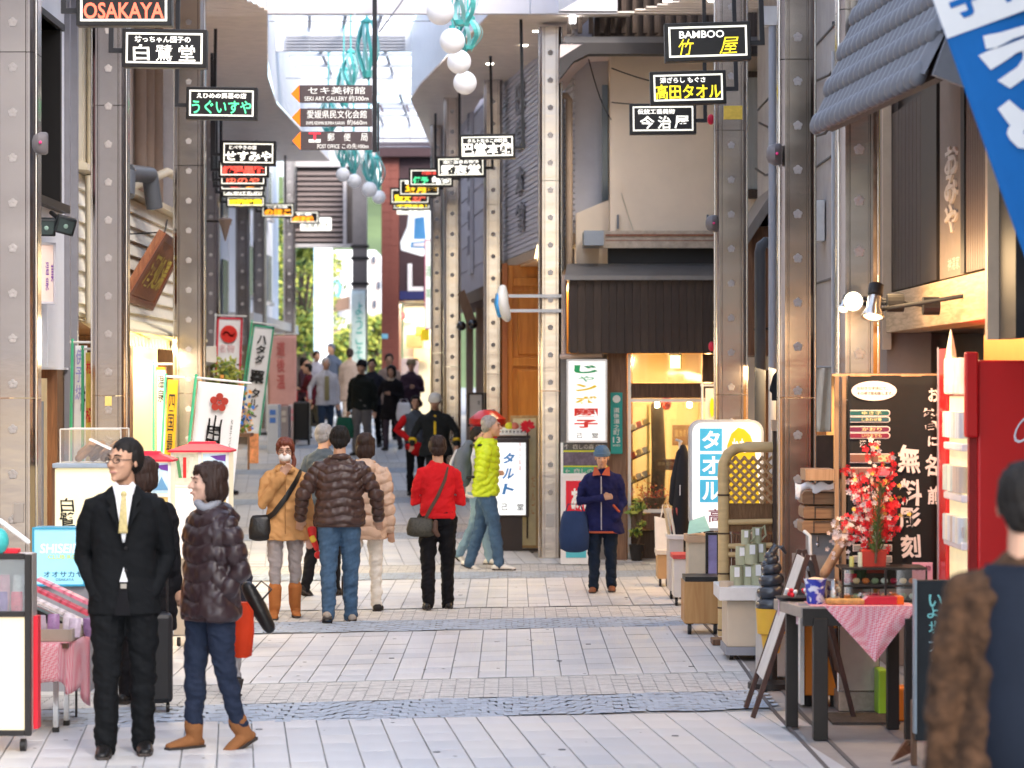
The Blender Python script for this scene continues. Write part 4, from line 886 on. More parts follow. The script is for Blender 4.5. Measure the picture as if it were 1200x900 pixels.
# ================================================================ HANGING SHOP SIGNS
black_s = M("sign_black", (.012, .011, .012), .35, var=0)
rim_m = glow("sign_rim_light", (1, .95, .74), .62)
def lit(n, c, s=.8): return M("lit_"+n, c, .5, var=0, emit=c, estr=s)
WHT = lit("white", (1, .97, .88), .85); RED = lit("red", (1, .10, .07), .65); GRN = lit("green", (.10, .85, .35), .6); YEL = lit("yellow", (1, .78, .03), .8); ORG = lit("orange", (1, .36, .02), .8); ORR = lit("salmon", (1, .16, .09), .7)
pole_m = M("black_pole", (.018, .018, .022), .4)
def hang_sign(px0, py0, px1, py1, Y, label, texts, roll=0., side=-1, group="lit name boards hung over the street", pole_px=None):
    t = board("hanging_sign", label, "shop sign", px0, py0, px1, py1, Y, black_s, M("sign_casing", (.02, .02, .022), .4), depth=.12, texts=(), roll=math.radians(roll), group=group)
    Wd = (px1-px0)*Y/F; Hd = (py1-py0)*Y/F
    b = .014; i = .03; r = MB()
    w2, h2 = Wd/2-i, Hd/2-i
    r.box(-w2, w2, -.008, -.001, h2-b, h2).box(-w2, w2, -.008, -.001, -h2, -h2+b).box(-w2, -w2+b, -.008, -.001, -h2+b, h2-b).box(w2-b, w2, -.008, -.001, -h2+b, h2-b)
    r.build("rim", rim_m, t)
    for q in texts:
        s, u, v, ww, hh, m = q[:6]; kw = dict(q[6]) if len(q) > 6 else {}
        kw.setdefault("warp", .05); kw.setdefault("bold", .016)
        text(t, s, (u-.5)*Wd, (.5-v)*Hd, ww*Wd, hh*Hd, m, **kw)
    zt = 6.25+.7*max(0, (Y-31)/29); c = t.location
    x = side*(Wd/2+.09); top = zt-c.z
    p = MB(); p.box(x-.018, x+.018, .03, .066, -Hd*.12, top).box(min(x, side*Wd/2)+(.018 if side < 0 else 0), max(x, side*Wd/2)-(.018 if side > 0 else 0), .03, .066, -Hd*.12, -Hd*.12+.035)
    p.build("hanger", pole_m, t)
    return t
NM = lambda s, m, u=.5, w=.84, v=.62, h=.42, **k: (s, u, v, w, h, m, k)
TG = lambda s, m=None, u=.5, w=.7, v=.27, h=.17, **k: (s, u, v, w, h, m or WHT, k)
hang_sign(89, -10, 201, 30, 18.6, "black hanging sign with red capital letters OSAKAYA at the top left", [("OSAKAYA", .5, .56, .84, .48, ORR, dict(warp=0, bold=.02))], 0)
hang_sign(143, 34, 242, 79, 20.8, "black hanging sign with white brush lettering just below the OSAKAYA sign", [TG("坊っちゃん団子の", u=.48, w=.66), NM("白", WHT, .23, .2), NM("鷺", WHT, .5, .2, bold=0., warp=.02), NM("堂", WHT, .77, .2, bold=.01)], .8)
hang_sign(218, 102, 301, 140, 25, "black hanging sign with five green characters beside the second left column", [TG("えひめの民芸の店"), NM("うぐいすや", GRN)], .8)
hang_sign(259, 165, 323, 194, 32.5, "topmost sign of the left stack, bold white characters on black", [TG("とべやきの店", u=.4, w=.5), NM("せすみや", WHT, w=.86, bold=.035)], .8)
hang_sign(256, 188, 315, 208, 35.5, "red lettered sign directly under the topmost sign of the left stack", [("椿湯黒糖", .5, .6, .84, .6, RED, dict(bold=.06))], 0)
hang_sign(257, 202, 312, 218, 38.5, "third sign of the left stack, orange red lettering", [("ゆのや", .5, .6, .7, .5, ORR, {})], 0)
hang_sign(257.5, 212, 310, 224, 41, "fourth sign of the left stack, small pink and orange lettering", [("道後", .36, .6, .25, .4, RED, {}), ("茶屋", .68, .6, .2, .4, ORG, {})], 0)
hang_sign(260, 219, 309, 231, 43.4, "fifth sign of the left stack, row of white characters", [("みやげもの", .5, .6, .8, .5, WHT, {})], 0)
hang_sign(265, 229, 311, 243, 46, "lowest sign of the left stack with bright yellow characters", [("四国銘菓", .5, .6, .84, .6, YEL, dict(bold=.06))], 0)
hang_sign(306, 238, 345, 255, 53, "orange lettered far sign to the lower right of the left stack", [("のほこ", .5, .62, .8, .45, ORG, dict(bold=.06)), TG("いよの味", w=.6)], 0)
hang_sign(339, 247, 374, 262, 58, "orange lettered far sign partly in front of the louvred end board", [("別子飴", .45, .66, .75, .5, ORG, dict(bold=.06)), TG("銘菓", w=.5)], 0)
t = hang_sign(352, 255, 388, 270, 62, "pale cream far sign lowest in front of the louvred end board", [("温泉煎餅", .5, .6, .8, .5, M("dim_ink", (.2, .2, .15), .5), {})], 0)
for o in t.children:
    if o.name.startswith("panel"): o.data.materials[0] = glow("cream_sign_face", (.95, .93, .78), .7)
R_ = 1
hang_sign(779, 26, 880, 71, 20.8, "black hanging sign reading BAMBOO in white over yellow characters", [("BAMBOO", .43, .31, .52, .19, WHT, dict(warp=0, bold=.015)), NM("竹", YEL, .24, .17, .64, .44, bold=.0, sx=.2), NM("屋", YEL, .75, .2, .62, .44, bold=.0, sx=.2)], -1.7, R_)
hang_sign(762, 83, 851, 122, 23.6, "black hanging sign with large yellow towel shop lettering below the BAMBOO sign", [TG("湯ざらし もぐさ", u=.43, w=.6), NM("高田タオル", YEL, w=.86, v=.62, h=.46)], -1.5, R_)
hang_sign(738, 121, 816, 157, 26.7, "black hanging sign with three white characters, lowest of the right group of three", [TG("伝統工芸美術", u=.4, w=.56), NM("今", WHT, .26, .22), NM("治", WHT, .52, .2), NM("屋", WHT, .78, .22)], -.6, R_)
hang_sign(538, 157, 604, 186, 31.5, "white lettered hanging sign left of the freestanding column, largest of its row", [TG("タルトならこの銘柄", w=.7), NM("巴堂本館", WHT, w=.88, bold=.03, v=.6, h=.5)], -1, R_)
hang_sign(511, 183, 569, 208, 35.9, "white lettered hanging sign, second of the right row from the freestanding column", [TG("道後温泉名物餅", w=.72), NM("野志堂", WHT, w=.8, bold=.03, v=.62, h=.48)], -1, R_)
hang_sign(479, 197, 531, 219, 40, "hanging sign with green and white characters under a red line", [TG("四国銘菓処", RED, .5, .4), ("伊予", .27, .65, .36, .4, GRN, dict(bold=.04)), ("銘産", .72, .65, .4, .45, WHT, dict(bold=.05))], 0, R_)
hang_sign(467, 209, 516, 230, 43, "hanging sign with amber characters just behind the green and white one", [("坂月堂", .55, .6, .78, .5, lit("amber", (1, .55, .02), .8), dict(bold=.06)), ("栗", .2, .25, .1, .2, WHT, {})], 0, R_)
hang_sign(457, 220, 504, 239.5, 46, "hanging sign with yellow and red characters, leftmost of the right row", [("東大", .32, .62, .42, .5, YEL, dict(bold=.05)), ("王屋", .72, .62, .34, .45, ORR, dict(bold=.05))], 0, R_)
hang_sign(460, 229, 505, 246, 50, "small yellow lettered sign hanging under the leftmost of the right row", [("十六本舗", .5, .72, .8, .36, YEL, dict(bold=.05))], 0, R_)
t = hang_sign(465, 238, 503, 251, 54, "faint cream sign, lowest and farthest of the right row", [("菓子処", .5, .6, .7, .4, M("dim_ink", (.2, .2, .15), .5), {})], 0, R_)
for o in t.children:
    if o.name.startswith("panel"): o.data.materials[0] = glow("cream_sign_face", (.95, .93, .78), .7)
# ---- direction signs on a pole
dp = thing("direction_signpost", "black hanging pole carrying three grey direction boards with orange arrow tips", "signpost", P(439, 100, 30.7))
MB().box(-.025, .025, 0, .05, -.75, 1.0).box(.03, .05, .0, .04, -.74, -.2).build("pole", pole_m, dp, bevel=.004)
MB().cyl((.05, .02, .6), (.33, .02, .98), .008).build("stay", M("wire_grey", (.3, .3, .33), .4, .8), dp)
aw = lit("board_white", (.85, .85, .82), .3); dgrey = M("board_plum_grey", (.085, .065, .07), .5)
for i, (yt, yb, a, b, d) in enumerate(((100, 120.5, "セキ美術館", "SEKI ART GALLERY", "約300m"), (127.5, 148.5, "愛媛県民文化会館", "EHIME KENMIN BUNKA KAIKAN", "約660m"), (154.5, 176, "郵便局", "POST OFFICE", "この先100m"))):
    x0 = [351, 352, 352.5][i]; Y = 30.66; k = F/Y
    f = lambda px: (px-439)/k
    zt, zb = (100-yt)/k, (100-yb)/k
    bd = MB().box(f(x0), -.027, -.03, .02, zb, zt).build("board", dgrey, dp, bevel=.003)
    MB().prism([(f(x0)-.002, -.03, zb), (f(x0)-.002, -.03, zt), (f(x0-10), -.03, (zb+zt)/2)], (0, .05, 0)).build("arrow_tip", lit("arrow_orange", (1, .2, .01), .25), dp)
    def tx(s, a0, a1, v0, v1, m, **kw): text(dp, s, f((a0+a1)/2), zt+(zb-zt)*(v0+v1)/2, (a1-a0)/k, (zt-zb)*(v1-v0), m, y=-.034, bold=0., **kw)
    if i == 0: tx(a, 361, 428, .1, .52, aw); tx(b, 357, 407, .66, .9, aw); tx(d, 409, 432, .6, .92, aw)
    if i == 1: tx(a, 360, 430, .1, .55, aw); tx(b, 359, 404, .72, .9, aw); tx(d, 407, 430, .62, .92, aw)
    if i == 2:
        MB().box(f(362), f(376), -.037, -.032, zt-.03, zt-.012).box(f(367.5), f(370.5), -.037, -.032, zt-.095, zt-.0301).build("red_mark", lit("mark_red", (.9, .05, .08), .25), dp)
        tx("一一", 362, 376, .42, .6, aw)
        for ch, x in zip(a, (388, 407, 427)): tx(ch, x-4, x+4, .1, .52, aw)
        tx(b, 372, 398, .7, .92, aw); tx(d, 401, 432, .66, .94, aw)
# ---- white globe lamps and teal festoons
globe_m = M("opal_globe", (.86, .86, .88), .3, var=.02, emit=(.9, .92, 1), estr=.08)
gl = [(516, 13, 16.5, 26, "largest white globe, highest of the string at the top"), (530, 48, 15, 27, "second white globe down the string at the top"), (538, 72.5, 14.2, 28, "third white globe down the string at the top"), (545, 97, 13.8, 29, "lowest white globe of the string at the top"),
      (402, 204.5, 8.3, 46, "white far globe, leftmost of the lower string under the direction boards"), (415, 212, 8.3, 46.6, "white far globe, second of the lower string under the direction boards"), (433, 222, 9, 47, "white far globe beside the dark far post, third of the lower string"), (444, 231, 8, 49, "white far globe, lowest of the string near the far red brown pillar")]
for px, py, r, Y, lab in gl:
    t = thing("globe_lamp", lab, "lamp", P(px, py, Y), group="white globe lamps on strings")
    R = r*Y/F
    MB().ell((0, 0, 0), R, 20, 14).build("globe", globe_m, t, smooth=True)
    MB().cyl((0, 0, R*.95), (0, 0, R*1.2), .03).build("cap", M("teal_paint", (.07, .42, .42), .5), t)
    ztop = 7.7-t.location.z
    MB().cyl((0, 0, R*1.2), (0, 0, ztop), .006, n=6).build("cord", M("teal_paint", (.07, .42, .42), .5), t)
teal = M("teal_ribbon", (.10, .50, .48), .45, var=.15); teal2 = M("pale_teal_ribbon", (.32, .66, .66), .5)
def festoon(px, py0, py1, Y, lab, w=.17, n=9, seed=1):
    r = random.Random(seed); t = thing("festoon", lab, "decoration", P(px, py0, Y), group="teal ribbon decorations over the street")
    H = (py1-py0)*Y/F; z7 = 7.7-t.location.z
    MB().lathe([(.02, 0), (w*.5, -.01), (w*.5, .02), (.03, .05), (.012, .08), (.012, max(z7, .3))], (0, 0, 0), 10).build("cap", teal, t, smooth=True)
    for k in range(n):
        a = 2*math.pi*k/n+r.uniform(-.2, .2); ww = w*r.uniform(.8, 1.2); m = MB(); L = H*r.uniform(.85, 1.05)
        pts = []
        for j in range(11):
            u = j/10; rad = ww*(.35+.65*math.sin(math.pi*min(1, u*1.05)))*(1-.25*u); pts.append(Vector((rad*math.cos(a+u*.8), rad*math.sin(a+u*.8), -L*u)))
        sd_ = Vector((-math.sin(a), math.cos(a), 0))*.022
        m.rings([[p-sd_, p+sd_] for p in pts], cap=False, closed=False)
        m.build("ribbon", teal if k % 2 else teal2, t, thick=.003)
    MB().lathe([(.01, -H*.98), (w*.33, -H*.95), (w*.38, -H*.85), (.01, -H*.82)], (0, 0, 0), 10).build("collar", teal, t, smooth=True)
for i, a in enumerate(((540, -20, 32, 27.5, "large teal ribbon bunch behind the topmost white globes", .2), (548, 22, 60, 29, "teal ribbon bunch right of the third white globe", .16), (430, 26, 94, 37, "teal lantern shaped ribbon cage hanging just left of the signpost pole", .17),
      (411, 62, 102, 41, "teal ribbon bunch above the uppermost direction board", .15), (403, 82, 125, 43, "teal ribbon bunch half behind the uppermost direction board, left of its neighbour", .15), (386, 20, 60, 44, "pale teal far ribbon bunch highest under the skylight", .13), (385, 118, 156, 45, "teal ribbon bunch between the upper and lower direction boards", .2),
      (402, 166, 196, 46.1, "teal ribbon bunch directly above the leftmost far globe", .13), (414, 172, 203, 46.7, "teal ribbon bunch directly above the second far globe", .13), (432, 178, 213, 47.2, "teal ribbon bunch above the far globe beside the far post", .15), (441, 186, 222, 49.2, "teal ribbon bunch above the lowest far globe", .15))):
    festoon(*a[:5], w=a[5], seed=i)
# ================================================================ LAMPS AND SPEAKERS ON THE COLUMNS
def speaker(px, py, Y, lab):
    t = thing("loudspeaker", lab, "loudspeaker", P(px, py, Y), group="grey horn loudspeakers on the columns")
    MB().rings([[Vector((x, ry*math.cos(a), rz*math.sin(a))) for a in [2*math.pi*i/16 for i in range(16)]] for x, ry, rz in ((-.055, .02, .025), (-.04, .06, .06), (.0, .08, .08), (.04, .045, .08), (.055, .015, .07))]).build("horn", M("speaker_grey", (.17, .155, .16), .5), t, smooth=True)
    MB().ell((.015, -.08, .0), (.012, .012, .012)).build("badge", M("pink_badge", (.7, .05, .2), .4), t)
speaker(47, 168, 19.2, "grey horn loudspeaker on the leftmost column, beside the dark window")
speaker(907, 181, 19.7, "grey horn loudspeaker on the left side of the second nearest right column")
speaker(834, 262, 25.3, "grey horn loudspeaker on the column behind the towel shop sign")
for i, (px, py, r) in enumerate(((54, 267, 0), (77, 265, .25))):
    t = thing("floodlight", ["left of two square black floodlights beside the second left column", "right of two square black floodlights, tilted, nearest the second left column"][i], "floodlight", P(px, py, 23.6), rot=(.2, r, .3))
    MB().box(-.085, .085, 0, .12, -.075, .075).build("housing", M("floodlight_black", (.02, .025, .03), .4), t, bevel=.01)
    MB().box(-.065, .065, -.012, -.001, -.055, .055).build("lens", M("floodlight_lens", (.05, .07, .07), .15), t)
    MB().ell((0, -.014, 0), (.02, .01, .02)).build("bulb", M("bulb_green_grey", (.3, .45, .4), .2), t, smooth=True)
    MB().cyl((0, .12, 0), (-.12, .3, .05), .02).build("arm", dark, t)
t = thing("cone_lamp", "faded grey conical lamp on the far side of the second left column", "lamp", P(264, 262, 34))
MB().lathe([(.005, -.22), (.06, -.02), (.09, .05), (.06, .07), (.001, .07)], (0, 0, 0), 12).build("cone", M("taupe_cone", (.22, .17, .15), .5), t, smooth=True)
MB().cyl((0, .05, .03), (-.5, .3, .05), .015).build("arm", dark, t)
# spotlights on the right
lampw = glow("hot_lamp", (1, .84, .55), 9)
def spot(px, py, Y, lab, aim, lit_=True, r=.062, ax=1128, ay=345):
    t = thing("spotlight", lab, "spotlight", P(px, py, Y))
    q = Vector(aim).normalized().to_track_quat('Z', 'Y').to_matrix().to_4x4()
    MB().lathe([(.018, -.13), (.04, -.12), (.042, -.05), (.068, 0), (.068, .01), (.061, .01), (.03, -.03), (.018, -.13)], (0, 0, 0), 18).xform(q @ Matrix.Scale(r/.068, 4)).build("reflector", M("chrome_reflector", (.6, .58, .55), .15, .9), t, smooth=True)
    MB().ell((0, 0, 0), (r*.82, r*.82, .02)).xform(q).build("bulb", lampw if lit_ else M("dim_lens", (.8, .7, .55), .2, emit=(1, .75, .4), estr=1.2), t, smooth=True)
    MB().lathe([(.04, -.20), (.045, -.195), (.045, -.13), (.03, -.125), (.001, -.20)], (0, 0, 0), 14).xform(q @ Matrix.Scale(r/.068, 4)).build("body", dark, t, smooth=True)
    e = Vector((P(ax, ay, Y-.9) - t.location)); e = Vector(((ax-600)*17.0/F-t.location.x, -.2, CZ-(ay-450)*17.0/F-t.location.z))
    MB().cyl((0, .12, .03), e, .013).build("arm", dark, t)
    MB().lathe([(.001, -.05), (.055, -.05), (.055, .05), (.001, .05)], (0, 0, 0), 14).xform(Matrix.Translation(e) @ Matrix.Rotation(math.radians(90), 4, 'Y')).build("mount", dark, t)
    return t
spot(1000, 353, 16.75, "brightly lit round spotlight aimed at the street, between the two nearest right columns", (-.05, -1, .0), True, .062, 1078, 361)
spot(1023, 370, 16.5, "chrome reflector spotlight pointing down from a black arm by the lit beam", (-.15, -.35, -1), False, .07, 1126, 348)
spot(988, 362, 16.85, "smaller spotlight pointing down left behind the bright round one", (-.3, -.5, -.8), False, .035, 1040, 357)
area("spot_glow", P(1004, 372, 15.9), (math.radians(20), math.radians(-15), 0), .15, .15, 9, WARM)
area("beam_glow", P(1075, 332, 16.6)+Vector((-.15, 0, .1)), (0, math.radians(-60), 0), .3, 2.5, 12, WARM)
# blue and white projecting sign on the freestanding column
t = thing("projecting_sign", "small white and blue lens shaped sign on two steel arms clamped to the freestanding column", "sign", P(591, 356, 31.5))
MB().tube([(-.02, 0, .17), (-.03, 0, .1), (-.03, 0, 0), (-.0, 0, -.1), (.03, 0, -.16)], [(.05, .1), (.075, .16), (.08, .18), (.075, .16), (.05, .1)], 14, dome=True).build("body", M("aged_white_plastic", (.70, .70, .68), .4), t, smooth=True)
MB().tube([(-.07, -.02, .1), (-.085, -.02, .0), (-.055, -.02, -.13)], [(.03, .12), (.035, .15), (.03, .1)], 10).build("blue_face", M("signal_blue", (.04, .32, .75), .4), t, smooth=True)
for z in (.09, -.08): MB().box(.05, .66, -.015, .015, z-.018, z+.018).build("arm", M("dull_steel_arm", (.35, .35, .37), .35, .9), t)
# ================================================================ WALL SIGNS AND STREET BOARDS
ink = M("black_ink", (.015, .014, .014), .5, var=0); white_p = M("white_panel", (.80, .80, .79), .45, var=.03)
def S(n, c): return M("print_"+n, c, .5, var=0)
t = board("dumpling_sign", "white upright light box with green, yellow and red characters left of the teal plate", "shop sign", 664, 421, 711.5, 518.5, 31.2, glow("lightbox_white", (1, .99, .96), .36), M("silver_trim", (.55, .55, .56), .4, .6), depth=.12, border=.02, bmat=M("silver_trim", (.55, .55, .56), .4, .6),
   texts=[("じ", .48, .12, .6, .1, S("green", (.02, .35, .12)), dict(bold=.05)), ("ゃ", .48, .235, .4, .07, S("green2", (.12, .45, .25))), ("ン", .48, .34, .55, .09, S("yellow", (.85, .62, .01)), dict(bold=.05)), ("ボ", .48, .49, .55, .095, S("yellow", (.85, .62, .01)), dict(bold=.045)), ("團", .48, .64, .58, .1, S("red", (.75, .04, .03)), dict(bold=.03)), ("子", .48, .775, .58, .1, S("red", (.75, .04, .03)), dict(bold=.05)), ("己", .32, .915, .13, .06, ink), ("堂", .7, .915, .16, .06, ink)])
for o in t.children:
    if o.name.startswith("lettering"): pass
t = board("direction_board", "small board with grey band, dark photo and green band under the dumpling sign", "sign", 657, 518.8, 712, 556, 31.3, M("green_band", (.05, .36, .22), .4), white_p, depth=.03)
W_, H__ = 55*31.3/F, 37.2*31.3/F
MB().box(-W_/2+.03, W_/2, -.006, -.001, H__*.5-.085, H__*.5).build("grey_band", M("grey_band", (.12, .12, .13), .4), t)
MB().box(-W_/2+.03, W_/2, -.006, -.001, H__*.5-.105, H__*.5-.087).box(-W_/2+.03, W_/2, -.006, -.001, -H__*.5+.086, -H__*.5+.10).build("yellow_line", M("lime_line", (.65, .72, .05), .4), t)
MB().box(-W_/2+.03, W_/2, -.006, -.001, -H__*.5+.102, H__*.5-.107).build("photo", M("dusky_photo", (.14, .11, .16), .4, var=.5, scale=14), t)
MB().box(-W_/2, -W_/2+.028, -.007, -.001, -H__/2, H__/2).build("white_edge", white_p, t)
text(t, "癒しの森 癒れ", .06, H__*.5-.045, .38, .06, M("pale_print", (.6, .6, .6), .5), y=-.01); text(t, "↑", -.2, H__*.5-.045, .05, .06, M("pale_print", (.6, .6, .6), .5), y=-.01)
text(t, "癒しの森", .03, -H__*.5+.04, .3, .055, M("pale_print", (.6, .6, .6), .5), y=-.01); text(t, "←", -.19, -H__*.5+.04, .05, .05, M("pale_print", (.6, .6, .6), .5), y=-.01)
t = board("address_plate", "narrow teal town address plate numbered 13 on the brown pillar", "plate", 715.5, 460, 729.5, 532, 31.55, M("teal_plate", (.02, .34, .30), .4), depth=.012, texts=[("道後湯之町", .5, .47, .5, .46, S("plate_white", (.75, .8, .78)), dict(vert=True)), ("13", .5, .77, .6, .1, S("plate_white", (.75, .8, .78))), ("DOGO", .5, .86, .6, .03, S("plate_white", (.75, .8, .78)))])
MB().lathe([(.001, 0), (.045, 0), (.045, .006), (.001, .006)], (0, 0, 0), 14).xform(Matrix.Translation((0, -.001, .28)) @ Matrix.Rotation(math.radians(90), 4, 'X')).build("crest", S("plate_white", (.75, .8, .78)), t)
t = board("standing_sign", "red and white standing sign behind the old woman's dark blue bag", "sign", 657, 555, 690, 661, 30.9, white_p, M("white_frame", (.8, .8, .8), .4), border=.03, bmat=M("white_frame", (.8, .8, .8), .4))
MB().box(-.10, .16, -.006, -.0015, -.12, .43).build("red_panel", S("poster_red", (.72, .02, .04)), t); MB().box(-.10, .15, -.006, -.0015, -.44, -.3).build("blue_panel", S("poster_blue", (.1, .5, .6)), t)
text(t, "あん", .06, .22, .2, .25, S("poster_white", (.85, .85, .82)), y=-.01, bold=.05)
# tart sign
tb_ = thing("tart_sign", "black framed lit white sign with three blue characters behind the man in the lime jacket", "shop sign", (Xat(600, 32.8), 32.8, .02))
k = F/32.8; f = lambda px, py: ((px-600)/k, CZ-.02-(py-450)/k)
(x0, z1), (x1, z0) = f(578, 514), f(620, 606)
MB().box(x0, x1, 0, .2, z0, z1).build("frame", M("black_brown", (.03, .02, .018), .4), tb_, bevel=.01)
MB().box(x0+.03, x1-.04, -.008, -.001, z0+.025, z1-.05).build("panel", glow("lightbox_cool", (.93, .97, 1), .45), tb_, bevel=.01)
MB().box(x0+.08, x1-.08, .02, .18, .0, z0-.001).build("pedestal", M("black_brown", (.03, .02, .018), .4), tb_)
MB().box(x0-.1, x1+.1, -.1, .25, .0, .02).box(x1-.1, x1+.18, .05, .1, .021, .05).build("foot", M("black_brown", (.03, .02, .018), .4), tb_)
for i, ch in enumerate("タルト"): text(tb_, ch, (x0+x1)/2-.03, f(0, 537+i*18)[1], .135, .13, S("tart_blue", (.05, .22, .55)), y=-.012, bold=.045, sx=.25)
text(tb_, "己", -.09, f(0, 594)[1], .07, .08, ink, y=-.012); text(tb_, "堂", .1, f(0, 594)[1], .08, .08, ink, y=-.012)
text(tb_, "伊予の銘菓", x1-.11, f(0, 535)[1], .03, .35, S("faint_pink", (.7, .45, .45)), y=-.012, vert=True)
dt = thing("display_tray", "shallow display box with price cards standing on top of the tart sign", "display", (Xat(602, 32.9), 32.9, f(0, 514)[1]+.02))
MB().box(-.2, .2, 0, .25, 0, .03).build("tray", M("black_brown", (.03, .02, .018), .4), dt)
MB().prism([(-.18, 0, .04), (.16, 0, .04), (.14, .2, .13), (-.16, .2, .13)], (0, .02, 0)).build("card_panel", M("ivory_card", (.7, .68, .6), .5, var=.15, scale=40), dt)
for i in range(7): text(dt, "餅", -.13+i*.045, .082, .03, .035, ink, y=-.004)
for i, (px, c) in enumerate(((597, (.62, .60, .03)), (603, (.55, .16, .10)))):
    o = MB().ell((0, 0, 0), .055, 14, 10).build("fruit", M("fruit_%d" % i, c, .35), smooth=True); o.location = P(px, 500, 33.1); tag(o, ["yellow green round fruit above the tart sign", "reddish round fruit above the tart sign"][i], "fruit")
rd = thing("red_flower", "bright red paper flower beside the cream poster board above the tart sign", "decoration", P(618, 500, 33))
m = MB(); 
for k2 in range(26):
    a = rs.uniform(0, 6.28); e = rs.uniform(-1, 1); d = Vector((math.cos(a)*.09, rs.uniform(-.03, .03), math.sin(a)*.09+.0)); o_ = Vector((-d.z, 0, d.x))*.25; m.add([Vector((0, 0, 0)), d*.6+o_, d*rs.uniform(.7, 1.1), d*.6-o_], [(0, 1, 2, 3)])
m.build("petals", S("poster_red", (.72, .02, .04)), rd, kind='stuff')
MB().cyl((0, .02, 0), (0, .02, -1.35), .01).build("stem", M("bark", (.10, .07, .05), .85), rd)
cbd = board("poster_board", "tall cream poster board in a light wooden frame right of the tart sign", "poster board", 598, 487, 631, 642, 33.2, M("cream_poster", (.74, .66, .42), .6, var=.12, scale=9), wood("light_frame_wood", (.55, .36, .16), (.42, .26, .11)), border=.03, bmat=wood("light_frame_wood", (.55, .36, .16), (.42, .26, .11)), texts=[("だんご", .82, .6, .12, .3, S("faded_orange", (.65, .35, .15)), dict(vert=True))])
MB().box(-.2, .2, -.3, .3, -.9, -.81).build("foot", brown_m, cbd)
# red pillar post box
pb = thing("post_box", "round red pillar post box with domed cap behind the lime jacket man's head", "post box", (Xat(571, 36.2), 36.2, rise(36)))
redp = M("post_red", (.55, .025, .03), .3, coat=.4)
MB().lathe([(.001, 0), (.23, 0), (.23, .12), (.19, .14), (.19, 1.28), (.23, 1.3), (.23, 1.36), (.001, 1.37)], (0, 0, 0), 24).build("body", redp, pb, smooth=True)
MB().lathe([(.21, 1.371), (.245, 1.40), (.245, 1.47), (.22, 1.49), (.12, 1.57), (.04, 1.59), (.001, 1.59)], (0, 0, 0), 24).build("cap", redp, pb, smooth=True)
MB().box(-.09, .09, -.205, -.17, 1.13, 1.2).build("slot", dark, pb)
MB().box(-.09, .09, -.20, -.18, .75, 1.02).build("plate", white_p, pb)
# small glass fronted notice right of the column R6
board("notice_board", "pale notice board behind the red post box", "notice board", 548, 460, 567, 500, 39.5, M("pale_grey_board", (.5, .49, .47), .5), M("black_brown", (.03, .02, .018), .4), border=.03, bmat=M("black_brown", (.03, .02, .018), .4), texts=[("ゆ", .7, .3, .15, .15, ink)])
# towel sign, rounded
tw = thing("towel_sign", "tall white rounded light box with blue squares and yellow mound, behind the rattan screen", "shop sign", P(851.5, 557, 24.6))
k = F/24.6; hw, hh = 43.5/k, 65/k
def rr_(w_, h_, r, y): 
    o = []
    for cx, cz, a0_ in ((w_-r, h_-r, 0), (-w_+r, h_-r, 90), (-w_+r, -h_+r, 180), (w_-r, -h_+r, 270)):
        o += [Vector((cx+r*math.cos(math.radians(a0_+q*18)), y, cz+r*math.sin(math.radians(a0_+q*18)))) for q in range(6)]
    return o
MB().rings([rr_(hw, hh, .11, .0), rr_(hw, hh, .11, .2)]).build("casing", M("pale_grey_casing", (.5, .52, .54), .4), tw)
MB().rings([rr_(hw-.025, hh-.025, .09, -.012), rr_(hw-.025, hh-.025, .09, -.001)]).build("panel", glow("lightbox_white", (1, .99, .96), .36), tw)
q = lambda px, py: ((px-851.5)/k, -(py-557)/k)
for i, (yt, yb, ch) in enumerate(((502, 528.5, "タ"), (532, 558, "オ"), (562, 588.5, "ル"))):
    (a, c_), (b, d) = q(820, yt), q(846, yb)
    MB().box(a, b, -.016, -.0125, d, c_).build("blue_square", M("towel_blue", (.06, .42, .66), .5, emit=(.06, .42, .66), estr=.25), tw)
    text(tw, ch, (a+b)/2, (c_+d)/2, (b-a)*.8, (c_-d)*.8, glow("lightbox_white", (1, .99, .96), .36), y=-.018, bold=.03)
mp_ = [q(*z) for z in ((849, 592), (850, 560), (852, 522), (857, 508), (865, 501), (872, 503), (879, 510), (884, 524), (888, 560), (890, 592))]
MB().prism([(a, -.013, b) for a, b in mp_], (0, -.004, 0)).build("yellow_mound", M("mound_yellow", (.72, .50, .02), .5, emit=(.72, .50, .02), estr=.2), tw)
text(tw, "わた", q(866, 522)[0], q(866, 522)[1], .13, .13, glow("lightbox_white", (1, .99, .96), .36), y=-.02, bold=.02, warp=.1)
text(tw, "高", q(838, 604)[0], q(838, 604)[1], .12, .12, S("maroon", (.22, .03, .07)), y=-.016); text(tw, "田", q(858, 604)[0], q(858, 604)[1], .12, .12, S("maroon", (.22, .03, .07)), y=-.016)
MB().box(-.05, .05, .05, .15, -CZ+.03-(557-450)/-k-.0 if False else -(tw.location.z), -hh-.001).build("post", M("pale_grey_casing", (.5, .52, .54), .4), tw)
MB().box(-.25, .25, -.1, .3, -tw.location.z, -tw.location.z+.05).build("base", dark, tw)
